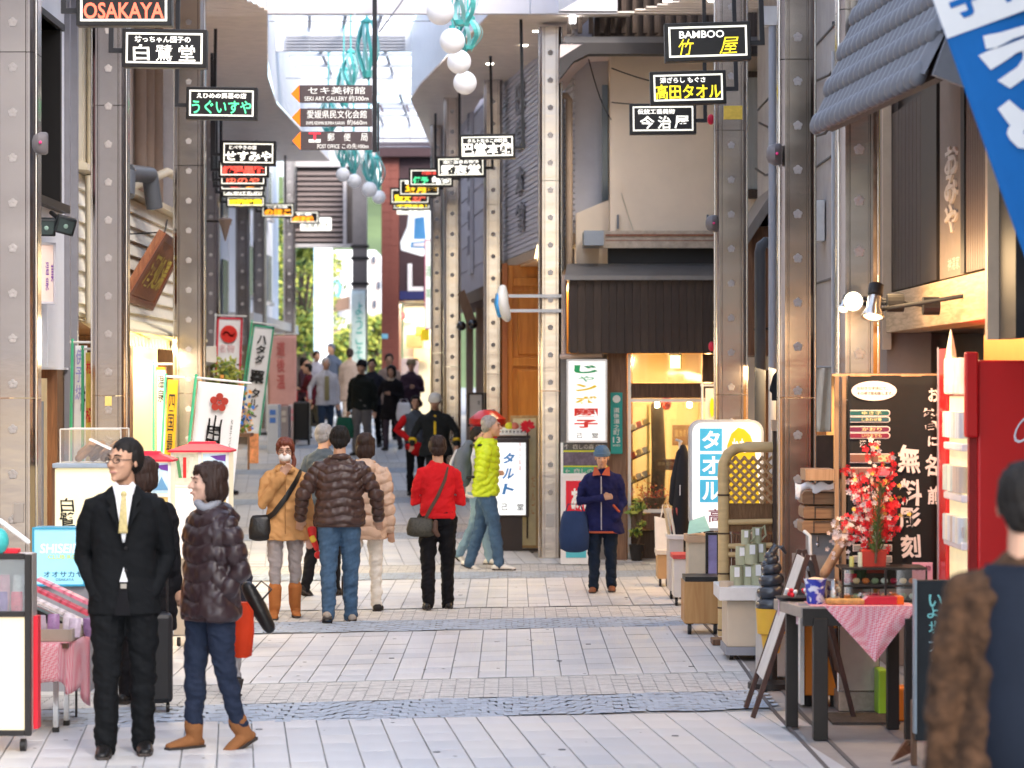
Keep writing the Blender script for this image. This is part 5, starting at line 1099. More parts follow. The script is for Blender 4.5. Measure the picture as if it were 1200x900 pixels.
# ================================================================ BANNERS
def nobori(lab, px, py0, py1, wpx, Y, roll, face, pole, texts=(), group=None, edge=None, gz=None, name="banner"):
    H = (py1-py0)*Y/F; W = wpx*Y/F; c = P(px, (py0+py1)/2, Y)
    t = thing(name, lab, "banner", c, rot=(0, math.radians(roll), 0), group=group)
    sv = (int(px)*7) % 5
    MB().grid(lambda u, v: Vector(((u-.5)*W, .012*math.sin(u*5+v*4+sv)*(1-v)+.006*math.sin(v*11), (v-.5)*H)), 10, 24).build("cloth", face, t, smooth=True, thick=.003)
    if edge:
        MB().box(-W/2, -W/2+.03*W/.4, -.025, -.021, -H/2, H/2).box(W/2-.03*W/.4, W/2, -.025, -.021, -H/2, H/2).box(-W/2, W/2, -.025, -.021, H/2-.03, H/2-.0).build("border", edge, t)
    gzz = rise(Y) if gz is None else gz
    L = (c.z-gzz)/math.cos(math.radians(roll))
    MB().cyl((-W/2-.03, .02, H/2+.06), (-W/2-.03, .02, -L), .013).build("pole", pole, t)
    MB().cyl((-W/2-.05, .02, H/2+.03), (W/2+.06, .02, H/2+.03), .011).build("crossbar", M("white_rod", (.75, .75, .72), .4), t)
    for s, u, v, ww, hh, m, kw in [(list(z)+[{}])[:7] for z in texts]:
        text(t, s, (u-.5)*W, (.5-v)*H, ww*W, hh*H, m, y=-.028, **kw)
    MB().lathe([(.001, 0), (.14, 0), (.14, .05), (.03, .07), (.001, .07)], (-W/2-.03, .02, -L), 12).build("foot", dark, t)
    return t
green_rod = M("green_rod", (.08, .55, .28), .4); cloth_w = M("white_banner_cloth", (.80, .80, .80), .8, var=.03)
t = nobori("white banner with a red plum blossom crest and brushed black character", 249, 449, 650, 54, 24.5, 6, cloth_w, green_rod, [("山", .46, .235, .3, .1, ink, dict(bold=.02, warp=.12)), ("田", .45, .30, .32, .1, ink, dict(bold=.02, warp=.15)), ("屋", .44, .375, .36, .09, ink, dict(bold=.01, warp=.15)), ("和菓子づくり", .82, .30, .045, .2, ink, dict(vert=True, bold=0))])
m = MB()
for k2 in range(5):
    a = math.radians(90+72*k2); cx, cz = -.0+.052*math.cos(a), .60+.052*math.sin(a)
    m.lathe([(.001, 0), (.033, 0), (.033, .004), (.001, .004)], (0, 0, 0), 16); n = 64; M4 = Matrix.Translation((cx, -.03, cz)) @ Matrix.Rotation(math.radians(90), 4, 'X'); m.v[-n:] = [tuple(M4 @ Vector(z)) for z in m.v[-n:]]
m.lathe([(.001, 0), (.015, 0), (.015, .004), (.001, .004)], (0, 0, 0), 12); n = 48; M4 = Matrix.Translation((0, -.03, .60)) @ Matrix.Rotation(math.radians(90), 4, 'X'); m.v[-n:] = [tuple(M4 @ Vector(z)) for z in m.v[-n:]]
m.build("plum_crest", S("crest_red", (.38, .035, .02)), t)
nobori("white banner edged in green with black lettering, beside the far chestnut stall", 301, 381, 510, 25, 42, 7.5, cloth_w, green_rod, [("ハタダ", .5, .22, .45, .27, ink, dict(vert=True, bold=.03)), ("栗", .5, .47, .7, .12, ink, dict(bold=.06)), ("タルト", .5, .72, .45, .3, ink, dict(vert=True, bold=.02))], edge=M("green_edge", (.05, .38, .22), .6))
nobori("small white banner with red border and red round emblem above the potted shrub", 268, 372, 470, 30, 45, 2, cloth_w, M("white_rod", (.75, .75, .72), .4), [("●", .48, .2, .66, .21, S("crest_red2", (.62, .03, .02))), ("〜", .48, .2, .5, .07, ink), ("名物", .42, .37, .6, .1, S("faint_pink", (.7, .45, .45)))], edge=M("red_edge", (.62, .03, .05), .6))
nobori("faded pink banner at the far end of the left shop row", 331, 393, 476, 33, 56, 0, M("faded_pink_cloth", (.55, .30, .27), .8, var=.1, scale=4), M("white_rod", (.75, .75, .72), .4), [("道後温", .45, .42, .3, .7, S("deep_pink", (.45, .10, .09)), dict(vert=True))])
nobori("yellow banner with black outline lettering left of the third left column", 199, 445, 600, 12, 27.5, 3, M("amber_cloth", (.62, .36, .02), .8), green_rod, [("四国最中", .5, .4, .6, .6, ink, dict(vert=True))])
nobori("white banner on a green rod behind the yellow one", 189, 430, 600, 12, 28.2, 0, cloth_w, green_rod, [("温泉", .5, .15, .7, .2, ink, dict(vert=True))], edge=M("orange_edge", (.8, .25, .02), .6))
nobori("white banner with pale violet lettering left of the second left column", 94, 405, 560, 14, 24.2, 1, cloth_w, green_rod, [("伊予絣", .4, .22, .6, .4, S("pale_violet", (.35, .35, .65)), dict(vert=True)), ("絣", .75, .4, .4, .2, ink)])
nobori("yellow and orange banner tucked against the second left column", 105, 413, 560, 9, 23.6, 0, M("lemon_cloth", (.80, .62, .12), .8, var=.2, scale=6), green_rod, [("柑", .5, .12, .8, .1, S("poster_red", (.72, .02, .04))), ("橘", .5, .5, .9, .12, S("poster_red", (.72, .02, .04)))])
nobori("pale banner with teal lettering beyond the arcade, against the dark banded post", 420, 340, 470, 17, 65, 0, M("ice_cloth", (.62, .80, .84), .8), M("white_rod", (.75, .75, .72), .4), [("ようこそ道後", .55, .5, .5, .8, S("teal_print", (.15, .5, .5)), dict(vert=True))])
nobori("white and yellow pennant on the right column beside the corner shop window", 832, 455, 500, 11, 28.6, 0, M("pennant_cloth", (.82, .78, .66), .8, var=.05), M("white_rod", (.75, .75, .72), .4), [("●", .7, .5, .5, .5, S("yellow", (.9, .72, .02)))])
# red lantern tip
for i, (px, py, Y, lab) in enumerate(((834, 406, 29, "small red paper lantern at the edge of the brown fascia"), (833, 140, 27, "small red lantern hanging above beside the cream wall"))):
    o = MB().ell((0, 0, 0), (.035, .035, .055)).build("lantern", M("lantern_red", (.6, .02, .06), .4), smooth=True); o.location = P(px, py, Y); tag(o, lab, "lantern")
# blue hanging banner in the foreground
t = thing("blue_banner", "large blue and white cloth banner slanting across the top right corner", "banner", P(1213, 139, 11.2), rot=(0, -math.radians(20), 0))
k = F/11.2; W = 132/k; H = 500/k
MB().grid(lambda u, v: Vector(((u-.5)*W, .015*math.sin(u*4+v*5), (v-.5)*H)), 12, 30).build("cloth", M("royal_blue_cloth", (.005, .13, .42), .75, var=.06), t, smooth=True, thick=.003)
zb = 123/k
MB().box(-W/2, W/2, -.022, -.018, zb, H/2).build("white_band", cloth_w, t)
text(t, "手", -.10, zb+.14, .15, .17, M("royal_blue_cloth", (.005, .13, .42), .75), y=-.026, bold=.04); text(t, "作", .10, zb+.14, .15, .17, M("royal_blue_cloth", (.005, .13, .42), .75), y=-.026, bold=.04)
text(t, "う", .0, zb-.16, .27, .24, cloth_w, y=-.024, bold=.09, warp=.08); text(t, "ど", .0, zb-.43, .27, .22, cloth_w, y=-.024, bold=.09, warp=.08); text(t, "ん", .0, zb-.72, .27, .24, cloth_w, y=-.024, bold=.08, warp=.08)
MB().cyl((-W/2-.02, .02, H/2+.04), (W/2+.02, .02, H/2+.04), .012).build("rod", M("white_rod", (.75, .75, .72), .4), t)
MB().cyl((W/2+.02, .02, H/2+.04), (W/2+.02, .02, -2.6), .014).build("pole", M("white_rod", (.75, .75, .72), .4), t)
# upright lit poster on the left building
t = board("poster_sign", "framed pale lit sign with red and purple strokes above the left shop opening", "sign", 38, 284, 66, 356, 23.7, M("peach_panel", (.75, .60, .55), .5, var=.1, emit=(.8, .55, .45), estr=.15), M("pale_frame", (.62, .60, .66), .4), depth=.06, border=.02, bmat=M("pale_frame", (.62, .60, .66), .4), yaw=math.radians(35),
   texts=[("旅館", .25, .45, .22, .7, S("vermilion", (.7, .13, .04)), dict(vert=True)), ("温泉", .62, .55, .16, .5, S("purple", (.2, .08, .35)), dict(vert=True)), ("菓", .86, .5, .14, .3, S("purple", (.2, .08, .35)))])
# ================================================================ STALLS, LEFT
def boxpx(px0, px1, py0, py1, Y, d, name, mat, parent, **k):
    return MB().box(Xat(px0, Y), Xat(px1, Y), Y, Y+d, Zat(py1, Y), Zat(py0, Y)).build(name, mat, parent, world=True, **k)
blk = M("powder_black", (.02, .018, .018), .4); chrome = M("chrome", (.62, .61, .6), .18, .95, var=.03)
gh = gingham("pink_gingham", (.74, .20, .25), (.80, .52, .54), 95)
sc = thing("showcase", "black framed glass showcase with lit white lower front at the bottom left corner", "showcase", (-2.95, 15.4, 0))
k = 3200/15.2; x0, x1 = -3.3, Xat(36, 15.2)
for (a, b, c_, d) in ((x0, x0+.05, .09, 1.1), (x1-.035, x1, .09, 1.1)):
    MB().box(a, b, 15.2, 15.24, c_, d).build("frame_post", blk, sc, world=True, bevel=.003)
for z in (.09, Zat(723, 15.2), 1.075): MB().box(x0+.051, x1-.036, 15.2, 15.24, z, z+.03).build("frame_rail", blk, sc, world=True, bevel=.003)
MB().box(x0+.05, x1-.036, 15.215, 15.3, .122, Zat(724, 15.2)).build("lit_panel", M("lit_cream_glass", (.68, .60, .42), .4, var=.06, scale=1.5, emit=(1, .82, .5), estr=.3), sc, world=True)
MB().box(x0+.05, x1-.036, 15.22, 15.225, Zat(722, 15.2)+.005, 1.07).build("glass_pane", glass(), sc, world=True)
MB().box(x1-.02, x1, 15.26, 15.40, .1, 1.1).build("side_panel", M("silver_side", (.5, .48, .48), .35, .6), sc, world=True)
MB().box(x1+.001, x1+.025, 15.28, 15.38, .12, .75).build("red_strip", S("poster_red", (.72, .02, .04)), sc, world=True)
MB().box(x0, x1-.02, 15.3, 15.4, Zat(723, 15.2)-.02, Zat(723, 15.2)).box(x0, x1-.02, 15.4, 15.43, .1, 1.1).box(x0, x1-.02, 15.25, 15.4, 1.075, 1.1).build("inner_shelf", M("pale_shelf", (.65, .6, .58), .5), sc, world=True)
for x in (x0+.1, x1-.05): 
    MB().cyl((x-.015, 15.25, .035), (x+.015, 15.25, .035), .035).build("castor", blk, sc, world=True, smooth=True)
gc = [(.75, .1, .15), (.8, .75, .75), (.25, .12, .35), (.75, .35, .42), (.7, .04, .05), (.85, .8, .7)]
def pack(lab, P0, w_, h_, d_, c, tilt=0, name="packet", cat="packet", group=None):
    t = MB().tube([(0, 0, 0), (0, 0, h_*.5), (0, 0, h_)], [(w_*.42, d_*.2), (w_*.5, d_*.5), (w_*.46, d_*.15)], 8, dome=False).build(name, M("pack_%02d" % (hash(str(c)) % 89), c, .3, var=.3, scale=30), smooth=True)
    t.location = P0; t.rotation_euler = (tilt, 0, 0); tag(t, lab, cat, group); return t
rg = random.Random(4); ORD = ["first", "second", "third", "fourth", "fifth", "sixth", "seventh", "eighth", "ninth"]
for r_ in range(2):
    for i in range(6):
        x = x1-.09-i*.085; z = Zat(723, 15.2)+.006
        t = pack("%s foil sweet packet, %s from right in the %s row of the showcase" % (["red", "white", "purple", "pink", "dark red", "cream"][(i*2+r_) % 6], ORD[i], ["front", "back"][r_]), Vector((x, 15.27+r_*.07, z)), .07, .13+.09*r_, .03, gc[(i*2+r_) % 6], group="sweet packets in the glass showcase")
rk = MB().tube([P(0, 610, 15.1), P(33, 635, 15.1)], [.013, .013], 8).build("rod", M("white_metal", (.8, .8, .8), .3)); tag(rk, "slanted white rod above the glass showcase on the left", "rod")
o = MB().ell((0, 0, 0), (.06, .05, .075)).build("toy", M("teal_toy", (.06, .45, .45), .4), smooth=True); o.location = P(-2, 634, 15.3); tag(o, "small teal round toy on top of the glass showcase at the left edge", "toy")
o = MB().box(-.08, .08, -.05, .05, 0, .025).build("red_box", S("poster_red", (.72, .02, .04)), bevel=.006); o.location = P(6, 652, 15.35); o.location.z = 1.101; tag(o, "flat red box lying on top of the glass showcase", "box")
# gingham table with trays
tb = thing("display_table", "low chrome legged display table draped in pink gingham beside the glass showcase", "table", (-2.72, 16.35, 0))
for px, py in ((65.5, 858), (78, 850), (43, 851), (20, 858)):
    Y = 2.05*F/(py-450); q = Xat(px, Y)
    MB().box(q-.014, q+.014, Y-.014, Y+.014, .0, .48).build("leg", chrome, tb, world=True)
    MB().box(q-.018, q+.018, Y-.018, Y+.018, -.0, .03).build("foot", blk, tb, world=True)
MB().box(-3.2, Xat(82, 16.2), 16.1, 16.8, .49, .52).build("tabletop", brown_m, tb, world=True)
def drape(mb, pts, depth, n=16, amp=.02, ph=0):
    """pts: top edge polyline points; hangs by depth(u)"""
    def fn(u, v):
        s_ = u*(len(pts)-1); i = min(int(s_), len(pts)-2); f_ = s_-i; p = pts[i]*(1-f_)+pts[i+1]*f_
        return p+Vector((amp*v*math.sin(u*19+ph)*.6, -amp*v*(1+math.sin(u*23+ph)), -depth(u)*v))
    return mb.grid(fn, n, 8)
cl = MB().grid(lambda u, v: Vector((-3.2+(Xat(84, 16.2)+3.2)*u, 16.08+.74*v, .525)), 6, 6)
drape(cl, [Vector((-3.22, 16.07, .525)), Vector((Xat(72, 16.2), 16.07, .525)), Vector((Xat(86, 16.2), 16.2, .525)), Vector((Xat(90, 16.2), 16.7, .525))], lambda u: .26+.16*max(0, u-.55)*2+.04*math.sin(u*14), 30, .025)
cl.build("tablecloth", gh, tb, world=True, smooth=True, thick=.003)
tr = thing("wooden_tray", "shallow wooden tray on the pink gingham table at left", "tray", (-2.9, 16.3, .53))
MB().box(-3.15, Xat(80, 16.1), 16.12, 16.15, .53, .60).box(-3.15, Xat(80, 16.1), 16.5, 16.53, .53, .60).box(Xat(80, 16.1)+.001, Xat(80, 16.1)+.02, 16.12, 16.53, .53, .60).box(-3.15, Xat(80, 16.1), 16.151, 16.499, .53, .54).build("tray", M("grey_wood_tray", (.38, .31, .25), .6), tr, world=True)
for i in range(9):
    pack("knobbly %s sweet bag, %s from the left in the wooden tray" % (["lilac", "purple", "pale"][i % 3], ORD[i]), Vector((-3.02+.07*i+.01*(i % 2), 16.22+.08*(i % 3), .545)), .075, .11+.03*rg.random(), .05, [(.55, .45, .55), (.35, .2, .38), (.7, .62, .68)][i % 3], tilt=rg.uniform(-.4, .4), name="sweet_bag", cat="sweet bag", group="sweet bags heaped in the wooden tray")
rk = thing("slanted_rack", "black slanted rack of pink and white boxed goods above the gingham table", "rack", (-2.8, 16.9, .7))
a, b = P(36, 705, 16.6), P(99, 735, 16.5); 
MB().prism([a+Vector((0, 0, -.03)), b+Vector((0, 0, -.03)), b+Vector((-.09, .0, -.10)), a+Vector((0, 0, -.24))], (0, .45, 0)).build("rack_board", blk, rk, world=True)
MB().cyl(b+Vector((0, 0, -.03)), b+Vector((.0, .45, .06)), .012).cyl(a, b, .01).build("rail", chrome, rk, world=True)
MB().box(Xat(88, 16.8), Xat(90, 16.8), 16.8, 16.83, 0, .6).build("leg", blk, rk, world=True)
for i in range(8):
    for j in range(3):
        p = a.lerp(b, (i+.4)/8)+Vector((0, .05+.14*j, .02+.045*j)); d = (b-a).normalized()
        o = MB().obox((0, 0, 0), d, Vector((-d.z, 0, d.x)), (0, 1, 0), .062, .02, .12).build("boxed_good", M("boxed_%d" % ((i*5+j*3) % 5), [(.8, .72, .72), (.75, .25, .35), (.82, .8, .78), (.6, .08, .12), (.72, .6, .2)][(i*5+j*3) % 5], .35, var=.25, scale=25)); o.location = p
        tag(o, "flat %s box, %s from left in the %s row of the slanted rack" % (["pale pink", "rose", "white", "red", "yellow"][(i*5+j*3) % 5], ORD[i], ["front", "middle", "back"][j]), "box", "flat boxes on the slanted rack")
# cosmetics sign on a grey stand
Y = 18.0
st = board("cosmetics_sign", "light blue lit cosmetics sign on a grey panel stand, left of the man's hip", "shop sign", 38, 618, 100, 687, Y, M("cyan_panel", (.30, .62, .75), .4, var=.12, scale=1.3, emit=(.28, .68, .85), estr=.35), M("cyan_frame", (.05, .35, .55), .4), depth=.2, border=.012, bmat=M("cyan_frame", (.05, .35, .55), .4))
W, H = 62*Y/F, 69*Y/F
text(st, "SHISEIDO", .045, .055, .33, .06, glow("white_print_lit", (1, 1, 1), .5), y=-.006, bold=0, sx=.1); text(st, "CLUB ROOM", .06, 0., .26, .028, S("lime_print", (.7, .75, .05)), y=-.006)
text(st, "オオサカヤ", .03, -.115, .26, .04, S("navy_print", (.02, .10, .2)), y=-.006); text(st, "OSAKAYA", .04, -.15, .12, .018, S("navy_print", (.02, .10, .2)), y=-.006)
MB().box(-W/2, W/2+.03, .02, .24, -st.location.z+.02, -H/2-.001).build("stand_panel", M("mid_grey_panel", (.30, .30, .33), .5, var=.05), st)
MB().box(-W/2-.03, W/2+.06, .0, .26, -st.location.z, -st.location.z+.02).build("foot", M("pale_foot", (.6, .6, .6), .5), st)
# cream cabinet with case on top
cb_ = thing("light_cabinet", "tall glowing cream cabinet with brushed characters, behind the suited man's shoulder", "cabinet", (Xat(108, 19.1), 19.1, 0))
Y = 19.1
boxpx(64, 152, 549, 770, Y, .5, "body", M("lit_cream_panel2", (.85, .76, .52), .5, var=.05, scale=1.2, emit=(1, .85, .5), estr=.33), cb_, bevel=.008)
boxpx(61, 155, 543, 548.5, Y-.03, .56, "top", M("blue_grey_top", (.30, .36, .44), .4), cb_, bevel=.006)
boxpx(61, 155, 771, 781, Y-.03, .56, "base", M("pale_grey_base", (.5, .5, .5), .5), cb_)
boxpx(61, 64, 549, 770, Y-.01, .05, "edge_post", brown_m, cb_)
for px in (72, 110, 146): MB().cyl((Xat(px, Y)-.02, Y+.05, .035), (Xat(px, Y)+.02, Y+.05, .035), .035).build("castor", blk, cb_, world=True, smooth=True)
t0 = text(cb_, "白", 0, 0, .10, .10, ink, warp=.08); t0.location = WM(cb_).inverted() @ P(79, 592, Y-.004)
t0 = text(cb_, "鷺", 0, 0, .11, .13, ink, warp=.08); t0.location = WM(cb_).inverted() @ P(79, 611, Y-.004)
t0 = text(cb_, "堂", 0, 0, .11, .11, ink, warp=.08); t0.location = WM(cb_).inverted() @ P(79, 635, Y-.004)
cs = thing("clear_case", "clear acrylic case with brown cakes standing on the glowing cream cabinet", "case", (Xat(105, Y), Y, Zat(543, Y)))
acr = glass("acrylic", (.95, .93, .90), .12)
z0, z1 = Zat(542.6, Y), Zat(503, Y); xa, xb = Xat(70, Y), Xat(141, Y)
MB().box(xa, xb, Y+.02, Y+.024, z0, z1).box(xa, xb, Y+.42, Y+.424, z0, z1).box(xa, xa+.004, Y+.025, Y+.419, z0, z1).box(xb-.004, xb, Y+.025, Y+.419, z0, z1).build("acrylic_panel", acr, cs, world=True)
e = MB()
for x in (xa, xb):
    for y in (Y+.02, Y+.42): e.cyl((x, y, z0), (x, y, z1), .005, n=6)
for y in (Y+.02, Y+.42): e.cyl((xa, y, z1), (xb, y, z1), .005, n=6)
e.build("edge", M("acrylic_edge", (.7, .66, .6), .3), cs, world=True)
for i in range(6):
    o = MB().tube([(-.05, 0, 0), (.05, 0, .03)], [.028, .028], 10).build("cake", M("brown_cake", (.40, .20, .07), .6, var=.3, scale=20), smooth=True); o.location = Vector((xa+.16+.055*(i % 3)*1.6, Y+.12+.1*(i//3), z0+.05+.03*(i % 2))); o.rotation_euler = (0, -.4, rg.uniform(-.5, .5)); tag(o, "%s brown roll cake from the left in the %s row in the clear acrylic case" % (ORD[i % 3], ["front", "back"][i//3]), "cake", "roll cakes in the clear case")
o = MB().obox((0, 0, 0), (.9, 0, -.42), (.42, 0, .9), (0, 1, 0), .17, .012, .1).build("card", M("white_card", (.85, .85, .85), .5)); o.location = Vector((xa+.28, Y+.06, z0+.13)); tag(o, "white slanted price card on the cakes in the clear case", "card")
# lantern shaped cases with red roofs
def lantern_case(lab, px0, px1, pyt, pyb, Y, kind):
    t = thing("lantern_case", lab, "display case", (Xat((px0+px1)/2, Y), Y, 0), group=None)
    W = (px1-px0)*Y/F; d = W*.8; zb, zt = Zat(pyb, Y), Zat(pyt, Y); hw = W/2
    rf = MB(); hr = 12*Y/F
    rf.rings([[(-hw-.02, -.03, zt), (hw+.02, -.03, zt), (hw+.02, d+.03, zt), (-hw-.02, d+.03, zt)], [(-hw-.02, -.03, zt+.015), (hw+.02, -.03, zt+.015), (hw+.02, d+.03, zt+.015), (-hw-.02, d+.03, zt+.015)], [(-hw*.45, d*.25, zt+hr*.8), (hw*.45, d*.25, zt+hr*.8), (hw*.45, d*.75, zt+hr*.8), (-hw*.45, d*.75, zt+hr*.8)], [(-hw*.42, d*.28, zt+hr), (hw*.42, d*.28, zt+hr), (hw*.42, d*.72, zt+hr), (-hw*.42, d*.72, zt+hr)]])
    rf.build("roof", M("red_roof_paint", (.62, .02, .05), .6), t)
    for (a, b) in ((-hw, -hw+.02), (-.012, .012), (hw-.02, hw)): MB().box(a, b, 0, .02, zb, zt-.001).build("frame_post", M("white_frame", (.8, .8, .8), .4), t)
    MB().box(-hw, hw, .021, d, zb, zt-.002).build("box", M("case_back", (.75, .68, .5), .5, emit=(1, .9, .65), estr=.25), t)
    zm = Zat(pyt+38, Y)
    MB().box(-hw+.001, hw-.001, -.003, .018, zm-.02, zm).build("frame_rail", M("white_frame", (.8, .8, .8), .4), t)
    ps = []
    for i in range(2):
        a = -hw+.024+i*hw; b = -.016+i*hw if i == 0 else hw-.024
        MB().box(a, b, .008, .02, zm+.005, zt-.01).build("picture", M("pic_%s_%d" % (kind, i), [(.55, .55, .45), (.45, .62, .72)][i], .4, var=.5, scale=6, emit=[(.55, .5, .35), (.5, .6, .7)][i], estr=.3), t)
        MB().box(a, b, .008, .02, zb+.01, zm-.025).build("lower_panel", M("low_%s_%d" % (kind, i), [(.85, .83, .8), (.55, .40, .15)][i], .5, emit=[(.9, .85, .8), (.6, .4, .12)][i], estr=.25), t)
    for j, c in enumerate(((.1, .3, .12), (.7, .03, .03), (.75, .7, .6))):
        MB().obox((-hw*.72+j*hw*.2, .004, zt-.12), (1, 0, 0), (0.15*(j-1), 0, 1), (0, 1, 0), .025, .16, .004).build("print", M("print_case_%d" % j, c, .5), t)
    MB().prism([(hw*.12, .004, zm+.03), (hw*.3, .004, zm+.12), (hw*.45, .004, zm+.07), (hw*.6, .004, zm+.13), (hw*.9, .004, zm+.03)], (0, -.003, 0)).build("mountain_print", M("mountain_blue", (.15, .35, .6), .5), t)
    MB().prism([(hw*.35, .004, zt-.03), (hw*.9, .004, zt-.02), (hw*.88, .004, zt-.07), (hw*.6, .004, zt-.06)], (0, -.003, 0)).build("purple_print", M("purple_print", (.15, .05, .35), .5), t)
    MB().box(-hw+.02, hw-.02, .03, d-.02, .09, zb).build("stand", M("beige_stand", (.48, .42, .34), .6), t)
    for sx in (-1, 1): MB().cyl((sx*hw*.75-.012, .06, .035), (sx*hw*.75+.012, .06, .035), .035).build("castor", blk, t, smooth=True)
    return t
lantern_case("white lit display case with a red hipped roof and mountain picture, behind the woman's head", 200, 268, 530, 655, 21.3, "a")
lantern_case("white lit display case with a red hipped roof, half hidden behind the suited man's shoulder", 146, 200, 541, 650, 20.4, "b")
area("case_glow", (Xat(180, 21.8), 21.9, 2.4), (math.radians(40), 0, math.radians(180)), 1.5, .5, 12, WARM2)
# far left bits: stand, poster, boxes, shrub
fs = thing("flower_stand", "small wooden stand with flowers and leaflets at the foot of the green bordered banner", "stand", (Xat(283, 35), 35, .1))
for px in (272, 290):
    boxpx(px, px+2.2, 512, 545+(px-272)*.3, 35, .05, "leg", brown_m, fs)
boxpx(270, 293, 508, 512, 35, .5, "top", brown_m, fs)
ff = thing("flowers", "blue and orange potted flowers on the small wooden stand at left", "flowers", P(281, 507, 35.2))
for c_, s_ in (((.05, .2, .6), 1), ((.7, .3, .05), 2), ((.15, .3, .06), 3), ((.75, .6, .45), 4)):
    m = MB(); r2 = random.Random(s_)
    for i in range(70):
        p = Vector((r2.gauss(0, .08), r2.gauss(0, .08), abs(r2.gauss(.25 if s_ < 3 else .1, .16)))); d = Vector((r2.gauss(0, 1), r2.gauss(0, 1), r2.gauss(0, 1))).normalized()*.035; e_ = d.orthogonal()*.8; m.add([p-d, p+e_, p+d, p-e_], [(0, 1, 2, 3)])
    m.build("petals", M("petal_%d" % s_, c_, .6), ff, kind='stuff')
MB().lathe([(.05, 0), (.09, .12), (.001, .12)], (0, 0, 0), 12).build("pot", M("terracotta", (.4, .18, .1), .7), ff, smooth=True)
board("leaning_poster", "orange and white flowered poster leaning low beside the small wooden stand", "poster", 292, 508, 303, 543, 36, M("orange_floral", (.75, .30, .12), .6, var=.6, scale=14), white_p, depth=.02, tilt=-.1)
for i, (a, b, c_, d, col) in enumerate(((313, 326, 474, 505, (.55, .58, .62)), (327, 338, 476, 503, (.28, .24, .24)), (338, 350, 474, 501, (.60, .50, .52)))):
    Y = 51+i*1.4
    t = thing("vending_cabinet", ["pale blue labelled cabinet at the foot of the faded pink banner, nearest the camera", "dark brown cabinet between the pale ones under the faded pink banner", "pinkish cabinet farthest along under the faded pink banner"][i], "cabinet", (Xat((a+b)/2, Y), Y, rise(Y)))
    MB().box(Xat(a, Y), Xat(b, Y), Y, Y+.6, rise(Y), Zat(c_, Y)).build("body", M("cabinet_%d" % i, col, .5, var=.1), t, world=True, bevel=.01)
    for z in (.2, .5): boxpx(a+3, b-3, c_+(d-c_)*z, c_+(d-c_)*(z+.2), Y-.01, .009, "label_panel", M("cab_label_%d" % i, [(.08, .2, .55), (.5, .45, .4), (.7, .3, .35)][i], .5), t)
tree("dark green leafy potted shrub beneath the small red and white banner", Xat(252, 40), 40, 1.0, 1.55, .42, 77, n=1500, ls=.05, name="shrub")
o = MB().lathe([(.25, 0), (.3, .7), (.26, .74), (.001, .7)], (0, 0, 0), 14).build("planter", M("dark_planter", (.12, .1, .09), .6), smooth=True); o.location = (Xat(252, 40), 40, .3); tag(o, "tall dark planter holding the leafy shrub on the left", "planter")
# left shop goods: low tables under the clapboard awning
for i, (y, lab) in enumerate(((27, "low wooden table of boxed souvenirs under the lit awning, nearer the second column"), (30.2, "low wooden table of boxed souvenirs under the lit awning, nearer the third column"))):
    t = thing("souvenir_table", lab, "table", (-4.0, y, 0))
    MB().box(-.3, .3, -.9, .9, .66, .7).build("tabletop", brown_m, t)
    for sx in (-.26, .24):
        for sy in (-.85, .83): MB().box(sx, sx+.04, sy, sy+.04, 0, .66).build("leg", brown_m, t)
    for q in range(9):
        x_, y_ = -.2+.2*(q % 3), -.8+.19*q
        o = MB().box(-.07, .07, -.05, .05, 0, .08+.1*rg.random()).build("souvenir_box", M("souv_%d" % (q % 5), [(.7, .1, .08), (.8, .7, .4), (.2, .35, .3), (.8, .78, .72), (.55, .3, .1)][q % 5], .5, var=.2, scale=20)); o.location = (-4.0+x_, y+y_, .701); tag(o, "%s souvenir box, %s from the near end of the %s awning table" % (["red", "cream", "green", "white", "brown"][q % 5], ORD[q], ["nearer", "farther"][i]), "box", "souvenir boxes under the awning")
# ================================================================ STALLS, RIGHT
# rattan and bamboo screen
sn = thing("rattan_screen", "curved rattan screen with diamond lattice and bamboo post in front of the towel sign", "screen", (Xat(876, 21.5), 21.5, 0))
Y = 21.5; bam = M("bamboo", (.55, .40, .20), .45, var=.15, scale=5, stretch=(1, 1, 5)); cane = M("rattan_cane", (.42, .27, .14), .5, var=.2, scale=25, stretch=(1, 1, 4))
MB().cyl(P(848, 745, Y), P(848, 545, Y), .045, n=14).build("post", bam, sn, world=True, smooth=True)
for py in (580, 625, 672, 712, 738): MB().cyl(P(848, py+1, Y), P(848, py-1, Y), .049, n=14).build("binding", M("dark_cord", (.08, .05, .03), .7), sn, world=True, smooth=True)
MB().box(Xat(834, Y), Xat(864, Y), Y-.1, Y+.15, 0, .045).build("foot", brown_m, sn, world=True, bevel=.006)
MB().tube([P(847, 560, Y), P(848, 543, Y), P(853, 532, Y), P(862, 526, Y), P(875, 524, Y), P(908, 524, Y)], .042, 12).build("arch", bam, sn, world=True, smooth=True)
boxpx(906, 917, 505, 735, 21.45, .08, "side_post", brown_d, sn, bevel=.004); boxpx(905, 918, 492, 505, 21.42, .1, "post_cap", M("tan_cap", (.5, .36, .25), .5), sn)
xa, xb, zt, zb = 853, 905, 535, 590
